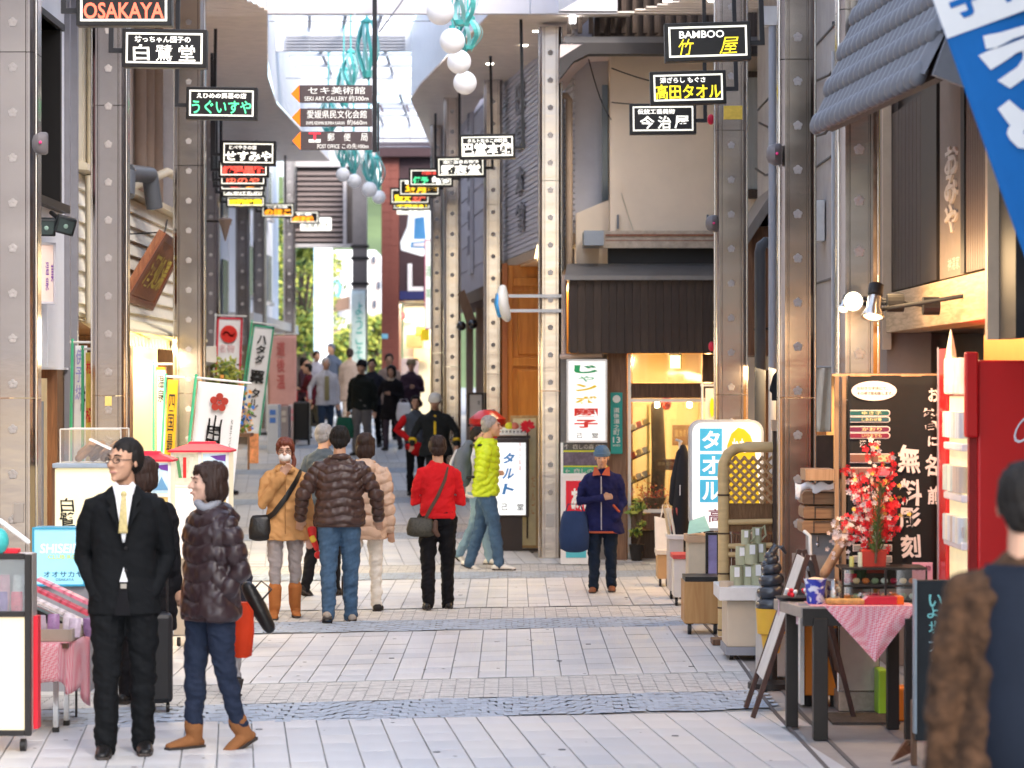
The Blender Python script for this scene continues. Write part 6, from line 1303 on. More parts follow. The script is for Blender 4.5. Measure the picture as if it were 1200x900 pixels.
for s_ in (-1, 1):
    for i in range(12):
        c0 = xa-55+i*10.4
        # clip the diagonal line to the lattice window
        p0 = (c0, zb) if s_ > 0 else (c0, zt); p1 = (c0+55, zt) if s_ > 0 else (c0+55, zb)
        t0_ = max(0, (xa-p0[0])/55); t1_ = min(1, (xb-p0[0])/55)
        if t1_-t0_ < .08: continue
        a = P(p0[0]+55*t0_, p0[1]+(p1[1]-p0[1])*t0_, Y+.012*s_); b = P(p0[0]+55*t1_, p0[1]+(p1[1]-p0[1])*t1_, Y+.012*s_)
        MB().cyl(a, b, .0115, n=7).build("lattice_stick", cane, sn, world=True, smooth=True)
boxpx(853, 905, 590, 623, Y+.0, .04, "brushwood_panel", M("brushwood", (.20, .115, .06), .9, var=.5, scale=60, stretch=(3, 1, .12), bump=.8, bscale=80), sn)
for py in (612, 640, 650): MB().cyl(P(853, py, Y-.02), P(905, py-1, Y-.02), .022, n=8).build("crosspiece", bam, sn, world=True, smooth=True)
for i in range(13): MB().cyl(P(855+i*4, 626, Y+.01), P(855+i*4, 722, Y+.01), .011, n=6).build("cane_slat", brown_m, sn, world=True, smooth=True)
MB().box(Xat(853, Y), Xat(905, Y), Y-.02, Y+.03, Zat(727, Y), Zat(722, Y)).build("bottom_rail", brown_m, sn, world=True)
# wheeled wooden box with pieces on top
wb = thing("wheeled_box", "plain oak veneered box on black castors at the foot of the bamboo post", "box", (Xat(822, 22.3), 22.3, 0))
oak = wood("oak_veneer", (.50, .28, .11), (.40, .20, .07), scale=1.5)
boxpx(802, 843, 682, 731, 22.3, .45, "box", oak, wb, bevel=.006); boxpx(803, 843, 676, 681.5, 22.32, .4, "tray", blk, wb)
for px in (808, 838): MB().cyl((Xat(px, 22.35)-.014, 22.35, .05), (Xat(px, 22.35)+.014, 22.35, .05), .05).build("castor", blk, wb, world=True, smooth=True); MB().box(Xat(px, 22.35)-.03, Xat(px, 22.35)+.03, 22.32, 22.4, .085, .115).build("castor_plate", blk, wb, world=True)
o = thing("leaflet_box", "pale cream box with green and pink leaflets on top, behind the wheeled oak box", "box", (Xat(819, 23.3), 23.3, 0))
boxpx(807, 832, 636, 700, 23.3, .4, "body", M("pale_cream_box", (.62, .52, .38), .6), o, bevel=.005); boxpx(805, 834, 628, 636, 23.28, .44, "tray", M("tan_tray", (.55, .36, .22), .6), o)
MB().prism([P(806, 626, 23.3), P(832, 622, 23.3), P(826, 606, 23.6), P(808, 612, 23.6)], (0, .02, .01)).build("leaflet", M("mint_leaflet", (.35, .62, .50), .5, var=.15), o, world=True)
MB().cyl((Xat(810, 23.4), 23.4, 0), (Xat(810, 23.4), 23.4, .25), .03).cyl((Xat(829, 23.4), 23.4, 0), (Xat(829, 23.4), 23.4, .25), .03).build("foot", blk, o, world=True)
board("poster_stand", "slim black stand with a violet and blue poster behind the bamboo post", "poster stand", 827, 624, 843, 690, 22.9, M("violet_poster", (.35, .30, .55), .4, var=.4, scale=4), blk, border=.02, bmat=blk)
# cream cart with bamboo cups
ct = thing("display_cart", "cream display cart on castors carrying pale green bamboo cups, before the rattan screen", "cart", (Xat(867, 20.2), 20.2, 0))
boxpx(852, 893, 704, 758, 20.25, .5, "body", M("cream_cart", (.62, .52, .40), .55, var=.06), ct, bevel=.006); boxpx(843, 893, 688, 704, 20.15, .6, "tray", M("white_tray", (.72, .71, .70), .5), ct, bevel=.006)
boxpx(851, 893, 758.5, 768, 20.22, .56, "base", M("blue_grey_base", (.28, .29, .33), .5), ct)
for px in (857, 886): MB().cyl((Xat(px, 20.3)-.014, 20.3, .045), (Xat(px, 20.3)+.014, 20.3, .045), .045).build("castor", blk, ct, world=True, smooth=True)
cupm = M("green_bamboo_cup", (.42, .43, .29), .5, var=.12, scale=8)
for i, (px, py, r, h) in enumerate(((863, 688, 7.5, 25), (876, 688, 8.5, 26), (888, 688, 8, 28), (869, 662, 7, 22), (881, 661, 8, 24), (891, 658, 7, 22), (874, 638, 5.5, 17), (887, 636, 5.5, 18))):
    t = thing("bamboo_cup", ["left cup of the bottom row of green bamboo cups", "middle cup of the bottom row of green bamboo cups", "right cup of the bottom row of green bamboo cups", "left cup of the middle row of green bamboo cups", "middle cup of the middle row of green bamboo cups", "right cup of the middle row of green bamboo cups", "left handled cup topping the green bamboo cups", "right handled cup topping the green bamboo cups"][i], "cup", P(px, py, 20.35+.05*(i % 2)), group="bamboo cups on the cream cart"); kk = 20.35/F
    MB().lathe([(.001, 0), (r*kk, 0), (r*kk*1.03, h*kk*.5), (r*kk, h*kk), (r*kk*.85, h*kk), (r*kk*.85, h*kk*.3), (.001, h*kk*.3)], (0, 0, 0), 14).build("cup", cupm, t, smooth=True)
    MB().box(-r*kk*.4, r*kk*.4, -r*kk*1.12, -r*kk*1.04, h*kk*.5, h*kk*.95).build("paper_tag", M("white_card", (.85, .85, .85), .5), t)
    if i > 5: MB().tube([(r*kk*.9, 0, h*kk*.9), (r*kk*1.6, 0, h*kk*1.15), (r*kk*1.9, 0, h*kk*.5), (r*kk, 0, h*kk*.2)], .008, 7).build("handle", cupm, t, smooth=True)
for i in range(5):
    o = MB().box(-.03, .03, -.04, .04, 0, .045).build("wooden_box", M("small_pale_box", (.6, .5, .38), .6)); o.location = P(848+i*3.2, 688, 20.2+.07*i); tag(o, "tiny pale box, %s from the left on the near edge of the cream cart" % ORD[i], "box", "tiny boxes on the cream cart")
# soft serve statue
ic = thing("ice_cream_model", "large model ice cream cone with glossy black swirl and yellow cone", "model", (Xat(904, 18.4), 18.4, 0))
blackice = M("black_gelcoat", (.035, .042, .055), .22, var=.05, coat=.6)
sw = MB(); kk = 18.4/F; zb = Zat(712, 18.4)
for i, (R_, r_, z_) in enumerate(((.058, .050, 0), (.054, .047, .085), (.046, .043, .165), (.034, .038, .24), (.02, .032, .30))):
    sw.tube([(R_*math.cos(q), R_*math.sin(q), zb+z_+.03*q/6.28) for q in [2*math.pi*j/24+i for j in range(25)]], r_, 12, ref=(0, 0, 1))
sw.cyl((0, 0, zb-.03), (0, 0, zb+.32), .04)
sw.tube([(0, 0, zb+.30), (.0, 0, zb+.37), (.03, 0, zb+.415), (.07, 0, zb+.41), (.095, 0, zb+.37)], [.032, .03, .024, .018, .011], 10)
sw.build("swirl", blackice, ic, smooth=80)
MB().lathe([(.001, .24), (.055, .24), (.07, .36), (.095, .37), (.108, .54), (.001, .54)], (0, 0, 0), 20).build("cone", M("yellow_wafer", (.72, .42, .05), .4, var=.06), ic, smooth=True)
MB().lathe([(.001, 0), (.16, 0), (.16, .04), (.04, .06), (.04, .239), (.001, .239)], (0, 0, 0), 16).build("stand", blk, ic, smooth=True)
# grey machine and orange box
o = thing("grey_unit", "waist-high grey box with dark side on castors behind the folding board", "cabinet", (Xat(922, 18.7), 18.7, 0))
boxpx(893, 935, 700, 793, 18.7, .5, "body", M("pale_grey_unit", (.48, .47, .46), .5), o, bevel=.006); boxpx(935.5, 951, 690, 795, 18.6, .6, "side", M("charcoal_unit", (.05, .055, .06), .5), o, bevel=.006)
for px in (900, 930, 946): MB().cyl((Xat(px, 18.8)-.014, 18.8, .04), (Xat(px, 18.8)+.014, 18.8, .04), .04).build("castor", blk, o, world=True, smooth=True)
o = thing("orange_cabinet", "orange cabinet with black round drawing under the dark legged table", "cabinet", (Xat(965, 17.35), 17.35, 0))
MB().box(Xat(943, 17.35), Xat(984, 17.35), 17.35, 17.8, .07, Zat(730, 17.35)).build("body", M("orange_laminate", (.75, .22, .02), .45, var=.04), o, world=True, bevel=.008)
boxpx(938, 942.5, 722, 826, 17.3, .5, "white_edge", white_p, o)
q_ = MB().ell(P(985, 757, 17.28), (.10, .02, .07)).ell(P(978, 745, 17.27), (.05, .02, .05)).build("black_figure", blackice, o, world=True, smooth=True)
for px in (946, 978): MB().cyl((Xat(px, 17.4), 17.4, 0.0), (Xat(px, 17.4), 17.4, .07), .03).build("castor", blk, o, world=True)
o = MB().box(-.03, .03, 0, .2, 0, .28).build("green_box", M("lime_plastic", (.35, .65, .04), .4), bevel=.01); o.location = (Xat(1035, 16.9), 16.9, 0); tag(o, "upright lime green box on the floor by the near column's base", "box")
o = MB().box(0, .18, 0, .2, 0, .2).build("orange_box", M("orange_laminate", (.75, .22, .02), .45), bevel=.01); o.location = (Xat(1052, 16.6), 16.6, 0); tag(o, "low orange box on the floor behind the table's right leg", "box")
# folding board
fb_ = thing("folding_board", "dark framed folding A-board with pale outer face, seen edge on", "folding board", (1.8, 17, 0))
def slab(a, b, y0, y1, t_, name, mat):
    a, b = Vector(a), Vector(b); d = (b-a).normalized(); n = Vector((-d.z, 0, d.x))*t_
    MB().prism([a+Vector((0, y0, 0)), b+Vector((0, y0, 0)), b+n+Vector((0, y0, 0)), a+n+Vector((0, y0, 0))], (0, y1-y0, 0)).build(name, mat, fb_, world=True, bevel=.003)
ap = Vector((1.83, 0, 1.0)); lf_ = Vector((1.49, 0, 0)); rf_ = Vector((2.08, 0, 0)); dkw = wood("dark_red_wood", (.075, .035, .028), (.04, .02, .016))
for y in (16.72, 17.22): slab(lf_, ap, y, y+.035, .03, "leg", dkw)
for y in (16.72, 17.22): slab(ap, rf_, y, y+.035, .03, "leg", dkw)
u0_, u1_ = lf_.lerp(ap, .22), lf_.lerp(ap, .97)
slab(u0_+Vector((-.012, 0, .005)), u1_+Vector((-.012, 0, .005)), 16.73, 17.25, .012, "pale_face", M("scuffed_white_board", (.62, .60, .58), .5, var=.15, scale=8))
slab(ap.lerp(rf_, .05)+Vector((.012, 0, 0)), ap.lerp(rf_, .75)+Vector((.012, 0, 0)), 16.76, 17.21, .012, "back_face", dkw)
# dark table with goods
GT = T_ = thing("goods_table", "dark legged table with a pink gingham cloth corner and porcelain, right foreground", "table", (1.97, 16.0, 0))
blw = M("black_brown_timber", (.022, .017, .015), .4, var=.2)
for px, py, w_ in ((962, 868, 17), (928.5, 853, 14), (1047, 855, 14), (1068, 868, 14)):
    Y = 2.05*F/(py-450); hw_ = w_/2*Y/F; x = Xat(px, Y)
    MB().box(x-hw_, x+hw_, Y, Y+hw_*2, 0, .70).build("leg", blw, T_, world=True, bevel=.004)
A0, A1, A2, A3_ = Vector((1.665, 15.74, .70)), Vector((2.36, 15.74, .70)), Vector((2.30, 16.4, .70)), Vector((1.565, 16.34, .70))
MB().prism([A0, A1, A2, A3_], (0, 0, .065)).build("tabletop", M("worn_grey_timber", (.34, .29, .25), .6, var=.2, scale=8), T_, world=True, bevel=.005)
MB().prism([A0+Vector((.01, -.006, -.045)), A1+Vector((0, -.006, -.045)), A1+Vector((0, -.006, .055)), A0+Vector((.01, -.006, .055))], (0, .005, 0)).build("apron", blw, T_, world=True)
c_m = MB(); tri = [Vector((1.80, 15.735, .768)), Vector((2.34, 15.735, .768)), Vector((2.09, 15.71, .45))]
def trif(u, v): p = (tri[0]*(1-u)+tri[1]*u)*(1-v)+tri[2]*v; return p+Vector((0, -.008-.014*math.sin(u*9+v*3)*v*(1-v)*3, 0))
c_m.grid(trif, 22, 14); c_m.grid(lambda u, v: Vector((1.72+.6*u, 15.74+.42*v, .769)), 4, 4)
tc_ = c_m.build("tablecloth", gh, T_, world=True, thick=.003); 
for i, (px, w_, h_) in enumerate(((914, 5, 18), (926, 4, 12), (936, 5, 24))):
    Y = 16.25-.15*i; x = Xat(px, Y); MB().box(x-.012, x-.008, Y-.05, Y+.03, .768-h_*Y/F, .77).build("cloth_strip", M("pink_lilac_cloth", (.65, .45, .5), .8), T_, world=True)
bw = thing("porcelain_bowl", "blue and white patterned porcelain planter on the dark legged table", "bowl", P(955.5, 707, 15.9)+Vector((0, 0, 0)))
bw.location.z = .772
bowlm = M("blue_china", (.06, .09, .48), .15, var=0, coat=.5); tt = bowlm.node_tree; bb_ = tt.nodes["Principled BSDF"]; tc = tt.nodes.new("ShaderNodeTexCoord"); nz = tt.nodes.new("ShaderNodeTexNoise"); nz.inputs["Scale"].default_value = 22; rmp = tt.nodes.new("ShaderNodeValToRGB"); rmp.color_ramp.elements[0].color = (.03, .05, .42, 1); rmp.color_ramp.elements[1].color = (.7, .74, .85, 1); rmp.color_ramp.elements[0].position = .52; rmp.color_ramp.elements[1].position = .6
tt.links.new(tc.outputs["Object"], nz.inputs["Vector"]); tt.links.new(nz.outputs[0], rmp.inputs[0]); tt.links.new(rmp.outputs[0], bb_.inputs["Base Color"])
MB().lathe([(.001, 0), (.045, 0), (.05, .01), (.064, .13), (.07, .145), (.06, .145), (.045, .03), (.001, .03)], (0, 0, 0), 22).build("bowl", bowlm, bw, smooth=True)
MB().ell((0, 0, .135), (.055, .055, .018)).build("cream_filling", M("cream_filling", (.75, .6, .4), .6), bw, smooth=True)
jr = thing("glass_jar", "clear glass jar with dark sweets beside the porcelain planter", "jar", (Xat(977, 15.95), 15.95, .772))
MB().lathe([(.001, 0), (.05, 0), (.055, .13), (.045, .14), (.04, .14), (.05, .12), (.046, .01), (.001, .01)], (0, 0, 0), 18).build("glass", acr, jr, smooth=True)
for i in range(14): MB().ell((rg.uniform(-.03, .03), rg.uniform(-.03, .03), .015+i*.006), .016, 8, 6).build("sweet", M("dark_sweet_%d" % (i % 3), [(.08, .05, .12), (.45, .3, .2), (.5, .45, .4)][i % 3], .4), jr, smooth=True)
bs_ = thing("small_ornaments", "dark tray of tiny red and white ornaments between the folding board and the planter", "tray", (Xat(930, 16.3), 16.2, .77))
MB().lathe([(.001, 0), (.10, 0), (.12, .02), (.11, .02), (.001, .008)], (0, 0, 0), 18).build("tray", blk, bs_, smooth=True)
for i in range(12): MB().ell((rg.uniform(-.07, .07), rg.uniform(-.06, .06), .03+.03*rg.random()), .014, 8, 6).build("ornament", [S("poster_red", (.72, .02, .04)), white_p][i % 2], bs_, smooth=True)
gc_ = thing("glass_display_case", "dark framed glass case with trays of trinkets at the back of the goods table", "display case", (2.15, 16.2, .77))
z0, z1 = .772, .772+.19
for z in (z0, z0+.09, z1): MB().box(1.93, 2.43, 15.98, 16.3, z, z+.012).build("shelf", blw, gc_, world=True)
for x in (1.93, 2.18, 2.418): MB().box(x, x+.012, 15.97, 15.982, z0+.013, z1-.001).build("frame_post", blw, gc_, world=True)
MB().box(1.943, 2.417, 15.985, 15.988, z0+.013, z1-.001).build("glass_pane", glass(), gc_, world=True)
for i in range(16):
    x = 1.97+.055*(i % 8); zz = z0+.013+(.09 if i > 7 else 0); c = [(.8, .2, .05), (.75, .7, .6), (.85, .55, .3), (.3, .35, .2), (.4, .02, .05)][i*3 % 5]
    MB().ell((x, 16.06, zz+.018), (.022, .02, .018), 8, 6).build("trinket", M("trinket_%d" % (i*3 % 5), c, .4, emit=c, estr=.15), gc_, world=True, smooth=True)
wv = thing("woven_tray", "flat woven tray lying at the front of the goods table", "tray", (Xat(990, 15.85), 15.86, .772))
MB().box(-.11, .11, -.06, .06, 0, .03).build("tray", M("woven_straw", (.55, .30, .10), .7, var=.4, scale=60), wv, bevel=.01)
ot = thing("lacquer_tray", "red and orange lacquered tray at the front right of the goods table", "tray", (Xat(1030, 15.85), 15.87, .772))
MB().prism([(-.12, -.06, 0), (.10, -.06, 0), (.10, -.06, .045), (-.07, -.06, .045)], (0, .12, 0)).build("tray", M("red_lacquer2", (.55, .03, .05), .3, coat=.5), ot, bevel=.004); MB().box(.101, .14, -.06, .06, 0, .047).build("orange_end", M("orange_lacquer", (.8, .15, .02), .3), ot, bevel=.004)
# plum blossoms in red pots
MB_pl = None
rp = thing("red_pot", "square red pot with plum blossom branches and pine on the goods table", "plant pot", P(1025, 671, 16.15))
MB().prism([(-.075, -.055, 0), (.055, -.055, 0), (.065, -.06, .135), (-.085, -.06, .135)], (0, .11, 0)).build("pot", M("red_lacquer", (.55, .03, .05), .35), rp, bevel=.004)
MB().box(-.07, .10, -.045, .05, -(rp.location.z-.975), -.001).build("pot_stand", blw, rp)
pb_ = thing("plum_branches", "spray of red and white artificial plum blossom rising from the red pot", "flowers", P(1025, 650, 16.2))
br = MB(); bl = [MB(), MB(), MB()]; r3 = random.Random(9)
def blossom(mb, p, s_):
    nrm = Vector((r3.gauss(0, .6), -1, r3.gauss(0, .6))).normalized(); a_ = nrm.orthogonal().normalized(); b_ = nrm.cross(a_)
    for k2 in range(5):
        q1 = math.radians(72*k2); q2 = q1+.45; q0 = q1-.45
        v = lambda q, r: p+(a_*math.cos(q)+b_*math.sin(q))*r
        mb.add([p, v(q0, s_*.7)+nrm*s_*.2, v(q1, s_)+nrm*s_*.3, v(q2, s_*.7)+nrm*s_*.2], [(0, 1, 2, 3)])
k = F/16.2
for i in range(24):
    tx_, ty_ = r3.uniform(-46, 42), r3.uniform(30, 150)*(1-abs(r3.gauss(0, .15)))
    end = Vector((tx_*(1.1-ty_/260)/k, r3.uniform(-.12, .12), ty_/k)); mid = end*.5+Vector((r3.uniform(-.03, .03), 0, .05))
    br.tube([Vector((0, 0, -.05)), mid, end], [.005, .004, .002], 5)
    for j in range(24):
        u = r3.uniform(.2, 1.05); p = (mid*(1-(u*2-1))+end*(u*2-1)) if u > .5 else mid*(u*2); p = p+Vector((r3.gauss(0, .024), r3.gauss(0, .024), r3.gauss(0, .022)))
        blossom(bl[0 if r3.random() < .66 else (1 if p.x < .03 or r3.random() < .3 else 0)], p, r3.uniform(.013, .025))
for j in range(50): blossom(bl[1], Vector((-.19+r3.gauss(0, .04), r3.gauss(0, .04), .10+r3.gauss(0, .05))), .016)
for j in range(30): blossom(bl[2], Vector((r3.gauss(0, .09), r3.gauss(0, .05), .3+r3.gauss(0, .15))), .016)
br.build("branches", M("dark_twig", (.07, .035, .03), .7), pb_, smooth=True)
for mb, c, n_2 in zip(bl, ((.80, .02, .03), (.88, .68, .60), (.9, .55, .1)), ("red_blossom", "white_blossom", "yellow_blossom")): mb.build(n_2, M(n_2, c, .5), pb_, kind='stuff')
pn = thing("pine_sprig", "upright green pine sprig in front of the plum blossoms", "plant", P(1026, 650, 16.05))
m = MB()
for i in range(420):
    z = r3.uniform(0, .42); a = r3.uniform(0, 6.28); p = Vector((.0+.03*(z/.42), 0, z)); d = Vector((math.cos(a)*.055, math.sin(a)*.055, .05))*(1.1-z); m.add([p+Vector((.002, 0, 0)), p+d, p-Vector((.002, 0, 0))], [(0, 1, 2)])
m.build("needles", M("pine_green", (.07, .13, .03), .6), pn, kind='stuff'); MB().cyl((0, 0, -.05), (.03, 0, .4), .008).build("stem", brown_m, pn)
bk = MB().tube([P(966, 672, 16.3), P(985, 640, 16.3), P(1003, 606, 16.3)], [.03, .03, .032], 12).build("bamboo_tube", M("split_bamboo", (.45, .24, .12), .4, var=.35, scale=14), smooth=True); tag(bk, "slanted brown bamboo tube rising left of the red pot", "bamboo")
for i, (px, py, col) in enumerate(((998, 660, (.7, .62, .2)), (1008, 655, (.75, .7, .5)))):
    o = thing("bamboo_shoot", ["cut yellow bamboo shoot ornament left of the red pot", "cut pale bamboo shoot ornament touching the red pot"][i], "ornament", P(px, py+12, 16.1))
    MB().cyl((0, 0, 0), (0, 0, .10), .014).build("stem", M("shoot_%d" % i, col, .5), o, smooth=True); MB().lathe([(.001, -.05), (.035, -.05), (.04, 0), (.001, 0)], (0, 0, 0), 12).build("base", [S("poster_red", (.72, .02, .04)), M("dark_green_wrap", (.03, .08, .03), .6)][i], o)
# wooden crates with cloth, post frame
wf_ = thing("timber_stand", "slim timber post stand left of the black engraving banner", "frame", (Xat(984, 17.6), 17.0, 0))
pinw = wood("pine_frame", (.50, .30, .17), (.38, .21, .11))
for px in (978.5, 987): boxpx(px, px+4.5, 440, 700, 17.0, .04, "post", pinw, wf_)
MB().box(Xat(975, 16.6), Xat(1103, 16.6), 16.6, 16.63, Zat(441, 16.6), Zat(438, 16.6)).build("rod", pinw, wf_, world=True)
boxpx(944, 978, 550, 563, 17.0, .3, "crosspiece", pinw, wf_)
cwood = wood("crate_wood", (.36, .20, .10), (.24, .12, .06), axis=0)
for i, (py, px0, px1) in enumerate(((625, 941, 985), (608, 943, 984), (591, 940, 984))):
    o = thing("wooden_crate", ["lowest of three brown wooden crates beside the near column", "middle of three brown wooden crates beside the near column", "topmost brown wooden crate, under the white cloth"][i], "crate", (Xat(962, 17.2), 17.2, Zat(py, 17.2)), group="stack of three wooden crates")
    w2 = (px1-px0)*17.2/F/2
    MB().rings([[(-w2, .0, .015), (-w2+.012, 0, 0), (w2, 0, 0), (w2, 0, .08), (-w2+.012, 0, .08), (-w2, 0, .066)], [(-w2, .3, .015), (-w2+.012, .3, 0), (w2, .3, 0), (w2, .3, .08), (-w2+.012, .3, .08), (-w2, .3, .066)]]).build("box", cwood, o, bevel=.004)
    MB().box(-w2+.07, -w2+.078, -.003, -.001, .0, .08).box(-w2+.08, w2-.01, -.008, -.001, .07, .078).build("edge_line", brown_d, o)
cc = thing("white_cloth", "folded white cloths hanging over the top wooden crate", "cloth", P(955, 575, 17.2))
m = MB(); m.grid(lambda u, v: P(932+u*24, 566+2*math.sin(u*7)+v*(8+10*(u < .25)), 17.12-.02*math.sin(v*3)), 10, 5); m.grid(lambda u, v: P(952+u*26, 566+2*math.sin(u*9+1)+v*(9+3*math.sin(u*6)), 17.1), 10, 5)
m.build("cloth", M("white_linen", (.76, .73, .74), .85, var=.05), cc, world=True, smooth=True, thick=.006)
gcab = thing("grey_cabinet", "grey steel cabinet with a hanging padlock beneath the wooden crates", "cabinet", (Xat(968, 17.3), 17.3, 0))
boxpx(950, 990, 626, 700, 17.35, .3, "body", M("mauve_grey_steel", (.33, .30, .30), .45, .3), gcab, bevel=.005)
MB().ell(P(958, 638, 17.33), (.012, .01, .018)).cyl(P(958, 628, 17.33), P(958, 634, 17.33), .006).build("padlock", chrome, gcab, world=True)
MB().tube([P(943, 623, 17.2), P(949, 628, 17.2), P(950, 662, 17.2)], .012, 8).ell(P(949, 666, 17.2), (.022, .02, .018)).build("lever", M("white_metal", (.8, .8, .8), .3), gcab, world=True, smooth=True)
# black engraving banner
Y = 16.6
eb_ = thing("engraving_banner", "black cloth banner with white brush lettering and small coloured labels on the right", "banner", P(1045.5, 565, Y))
k = F/Y; q = lambda px, py: ((px-1045.5)/k, -(py-565)/k)
def bp(u, v): return Vector(((u-.5)*104/k, .006*math.sin(u*11+v*2), (.5-v)*250/k))
MB().grid(bp, 14, 20).build("cloth", M("black_banner_cloth", (.013, .012, .013), .8, var=.1), eb_, smooth=True, thick=.003)
pk = S("blush_white", (.80, .70, .67))
for ch, px, py, w_, h_ in (("無", 1065, 538, 27, 34), ("料", 1067, 577, 26, 32), ("彫", 1066, 608, 26, 27), ("刻", 1067, 640, 24, 28), ("お", 1093, 463, 11, 16), ("箸", 1090, 491, 20, 26), ("に", 1093, 517, 12, 12), ("名", 1091, 545, 15, 26), ("前", 1094, 580, 14, 22)):
    text(eb_, ch, *q(px, py), w_/k, h_/k, pk, y=-.012, bold=.03, warp=.10)
MB().rings([[Vector((q(1024, 458)[0]+26.5/k*math.cos(a), y, q(1024, 458)[1]+11.5/k*math.sin(a))) for a in [2*math.pi*i/28 for i in range(28)]] for y in (-.014, -.009)]).build("oval", pk, eb_)
text(eb_, "お好きな字体にて、", *q(1022, 455), 36/k, 4/k, ink, y=-.016); text(eb_, "その場で彫刻致します。", *q(1025, 461), 42/k, 4/k, ink, y=-.016)
for (py, c, s_) in ((484, (.02, .10, .10), "ゆき子"), (491.5, (.03, .08, .10), "しあわせ箸"), (503, (.14, .02, .06), "かおり"), (510.5, (.2, .02, .05), "いつまでも"), (537, (.22, .10, .07), ""), (553, (.25, .12, .10), "")):
    x0, z0 = q(996, py); x1, _ = q(1043 if py < 520 else 1046, py)
    h = 3.6/k if py < 520 else 5.5/k
    def pill(x0, x1, h, y): return [Vector((x0, y, z0-h)), Vector((x1-h, y, z0-h))]+[Vector((x1-h+h*math.cos(a), y, z0+h*math.sin(a))) for a in (-1.2, -.6, 0, .6, 1.2)]+[Vector((x1-h, y, z0+h)), Vector((x0, y, z0+h))]
    MB().rings([pill(x0, x1, h, -.012), pill(x0, x1, h, -.008)]).build("label_rim", pk, eb_)
    MB().rings([pill(x0, x1-.006, h-.005, -.016), pill(x0, x1-.006, h-.005, -.0125)]).build("label_panel", M("chopstick_%d" % int(py), c, .3, var=.2), eb_)
    if s_: text(eb_, s_, x0+.13, z0, .12, .022, S("gold_print", (.7, .6, .3)), y=-.019)
    else: MB().box(x1-.09, x1-.02, -.0185, -.0165, z0-h*.7, z0+h*.7).build("flower_print", M("flower_print_%d" % int(py), (.45, .55, .3) if py < 545 else (.7, .15, .2), .4, var=.5, scale=60), eb_)
text(eb_, "漢", *q(1011, 520), 8/k, 8/k, pk, y=-.012); text(eb_, "字", *q(1028, 520), 7/k, 8/k, pk, y=-.012)
for py, c in ((585, (.03, .1, .4)), (598, (.4, .1, .15)), (612, (.3, .05, .1)), (630, (.3, .3, .3)), (642, (.3, .3, .3)), (655, (.3, .3, .3))):
    x0, z0 = q(1000, py); MB().box(x0, x0+(.16 if py < 620 else .23), -.014, -.009, z0-.016, z0+.016).build("label_panel", M("chop_%d" % py, c, .4, var=.3), eb_)
    MB().box(x0-.004, x0+(.164 if py < 620 else .234), -.0085, -.0065, z0-.021, z0+.021).build("label_rim", pk, eb_)
text(eb_, "F", *q(1040, 664), 4/k, 7/k, pk, y=-.012)
o = board("pink_note", "small pink handwritten note at the lower right of the black engraving banner", "note", 1069, 659, 1093, 681, 16.45, M("note_pink", (.78, .38, .48), .6), depth=.004, texts=[("巻小物", .5, .3, .8, .28, S("maroon", (.22, .03, .07)))])
# chalk board easel
cbz = thing("chalk_board", "dark chalkboard easel with teal writing beside the foreground passer-by", "chalkboard", (Xat(1100, 14.6), 14.6, 0))
k = F/14.6; t = cbz
boxpx(1073, 1135, 680, 868, 14.6, .05, "board", M("blackboard", (.018, .022, .026), .5, var=.3, scale=5), cbz, bevel=.004)
boxpx(1071.5, 1074.5, 679, 860, 14.585, .07, "frame", M("pale_edge_metal", (.3, .36, .42), .3, .5), cbz)
for i, (ch, px, py, s_) in enumerate((("い", 1096, 704, 15), ("よ", 1093, 718, 13), ("塩", 1096, 735, 15), ("ア", 1095, 757, 13), ("イ", 1096, 774, 11), ("ス", 1097, 790, 11))):
    o = text(cbz, ch, 0, 0, s_/k, s_/k, S("chalk_teal", (.25, .65, .62)) if i < 3 else S("chalk_grey", (.3, .4, .42)), y=0, bold=.02, warp=.1); o.location = WM(cbz).inverted() @ P(px, py, 14.59)
MB().prism([P(1036, 884, 15.0)+Vector((0, -.3, 0)), P(1062, 868, 15.0), P(1072, 868, 15.0), P(1072, 880, 15.0)], (0, .05, 0)).box(Xat(1068, 14.7), Xat(1074, 14.7), 14.68, 14.73, 0, .35).build("foot", brown_m, cbz, world=True)
mt = MB().box(1.93, 2.34, 16.45, 16.95, 0, .012).build("doormat", M("grey_brown_mat", (.09, .075, .065), .9, var=.4, scale=30, bump=.6)); tag(mt, "dark doormat on the paving behind the goods table", "mat")
# vending machine
vm = thing("vending_machine", "tall bright red drinks vending machine with white script on its side", "vending machine", (2.95, 15.7, 0))
vred = M("vending_red", (.62, .012, .014), .32, coat=.3, var=.02); Xf = 2.61
MB().box(Xf, 3.5, 15.3, 16.4, .06, Zat(422, 15.3)).build("cabinet", vred, vm, world=True, bevel=.015)
MB().box(Xf-.045, Xf-.001, 15.32, 15.38, .1, 2.1).build("door_edge", M("dark_red_edge", (.30, .01, .012), .35), vm, world=True)
MB().box(Xf-.05, Xf-.001, 16.12, 16.42, .08, 2.26).build("frame_side", vred, vm, world=True, bevel=.01)
MB().box(Xf-.054, Xf-.0505, 16.38, 16.42, .08, 2.27).build("silver_edge", M("lilac_silver", (.6, .55, .62), .3, .5), vm, world=True)
MB().box(Xf-.03, Xf-.001, 15.4, 16.1, .55, 1.98).build("display_panel", M("cream_display", (.75, .66, .42), .35, var=.2, scale=3, emit=(.9, .78, .45), estr=.35), vm, world=True)
for z in (1.69, 1.40, 1.13): MB().box(Xf-.07, Xf-.031, 15.43, 16.08, z-.022, z+.022).build("shelf_bar", M("white_bar", (.78, .76, .8), .3), vm, world=True, bevel=.008)
rv = random.Random(2)
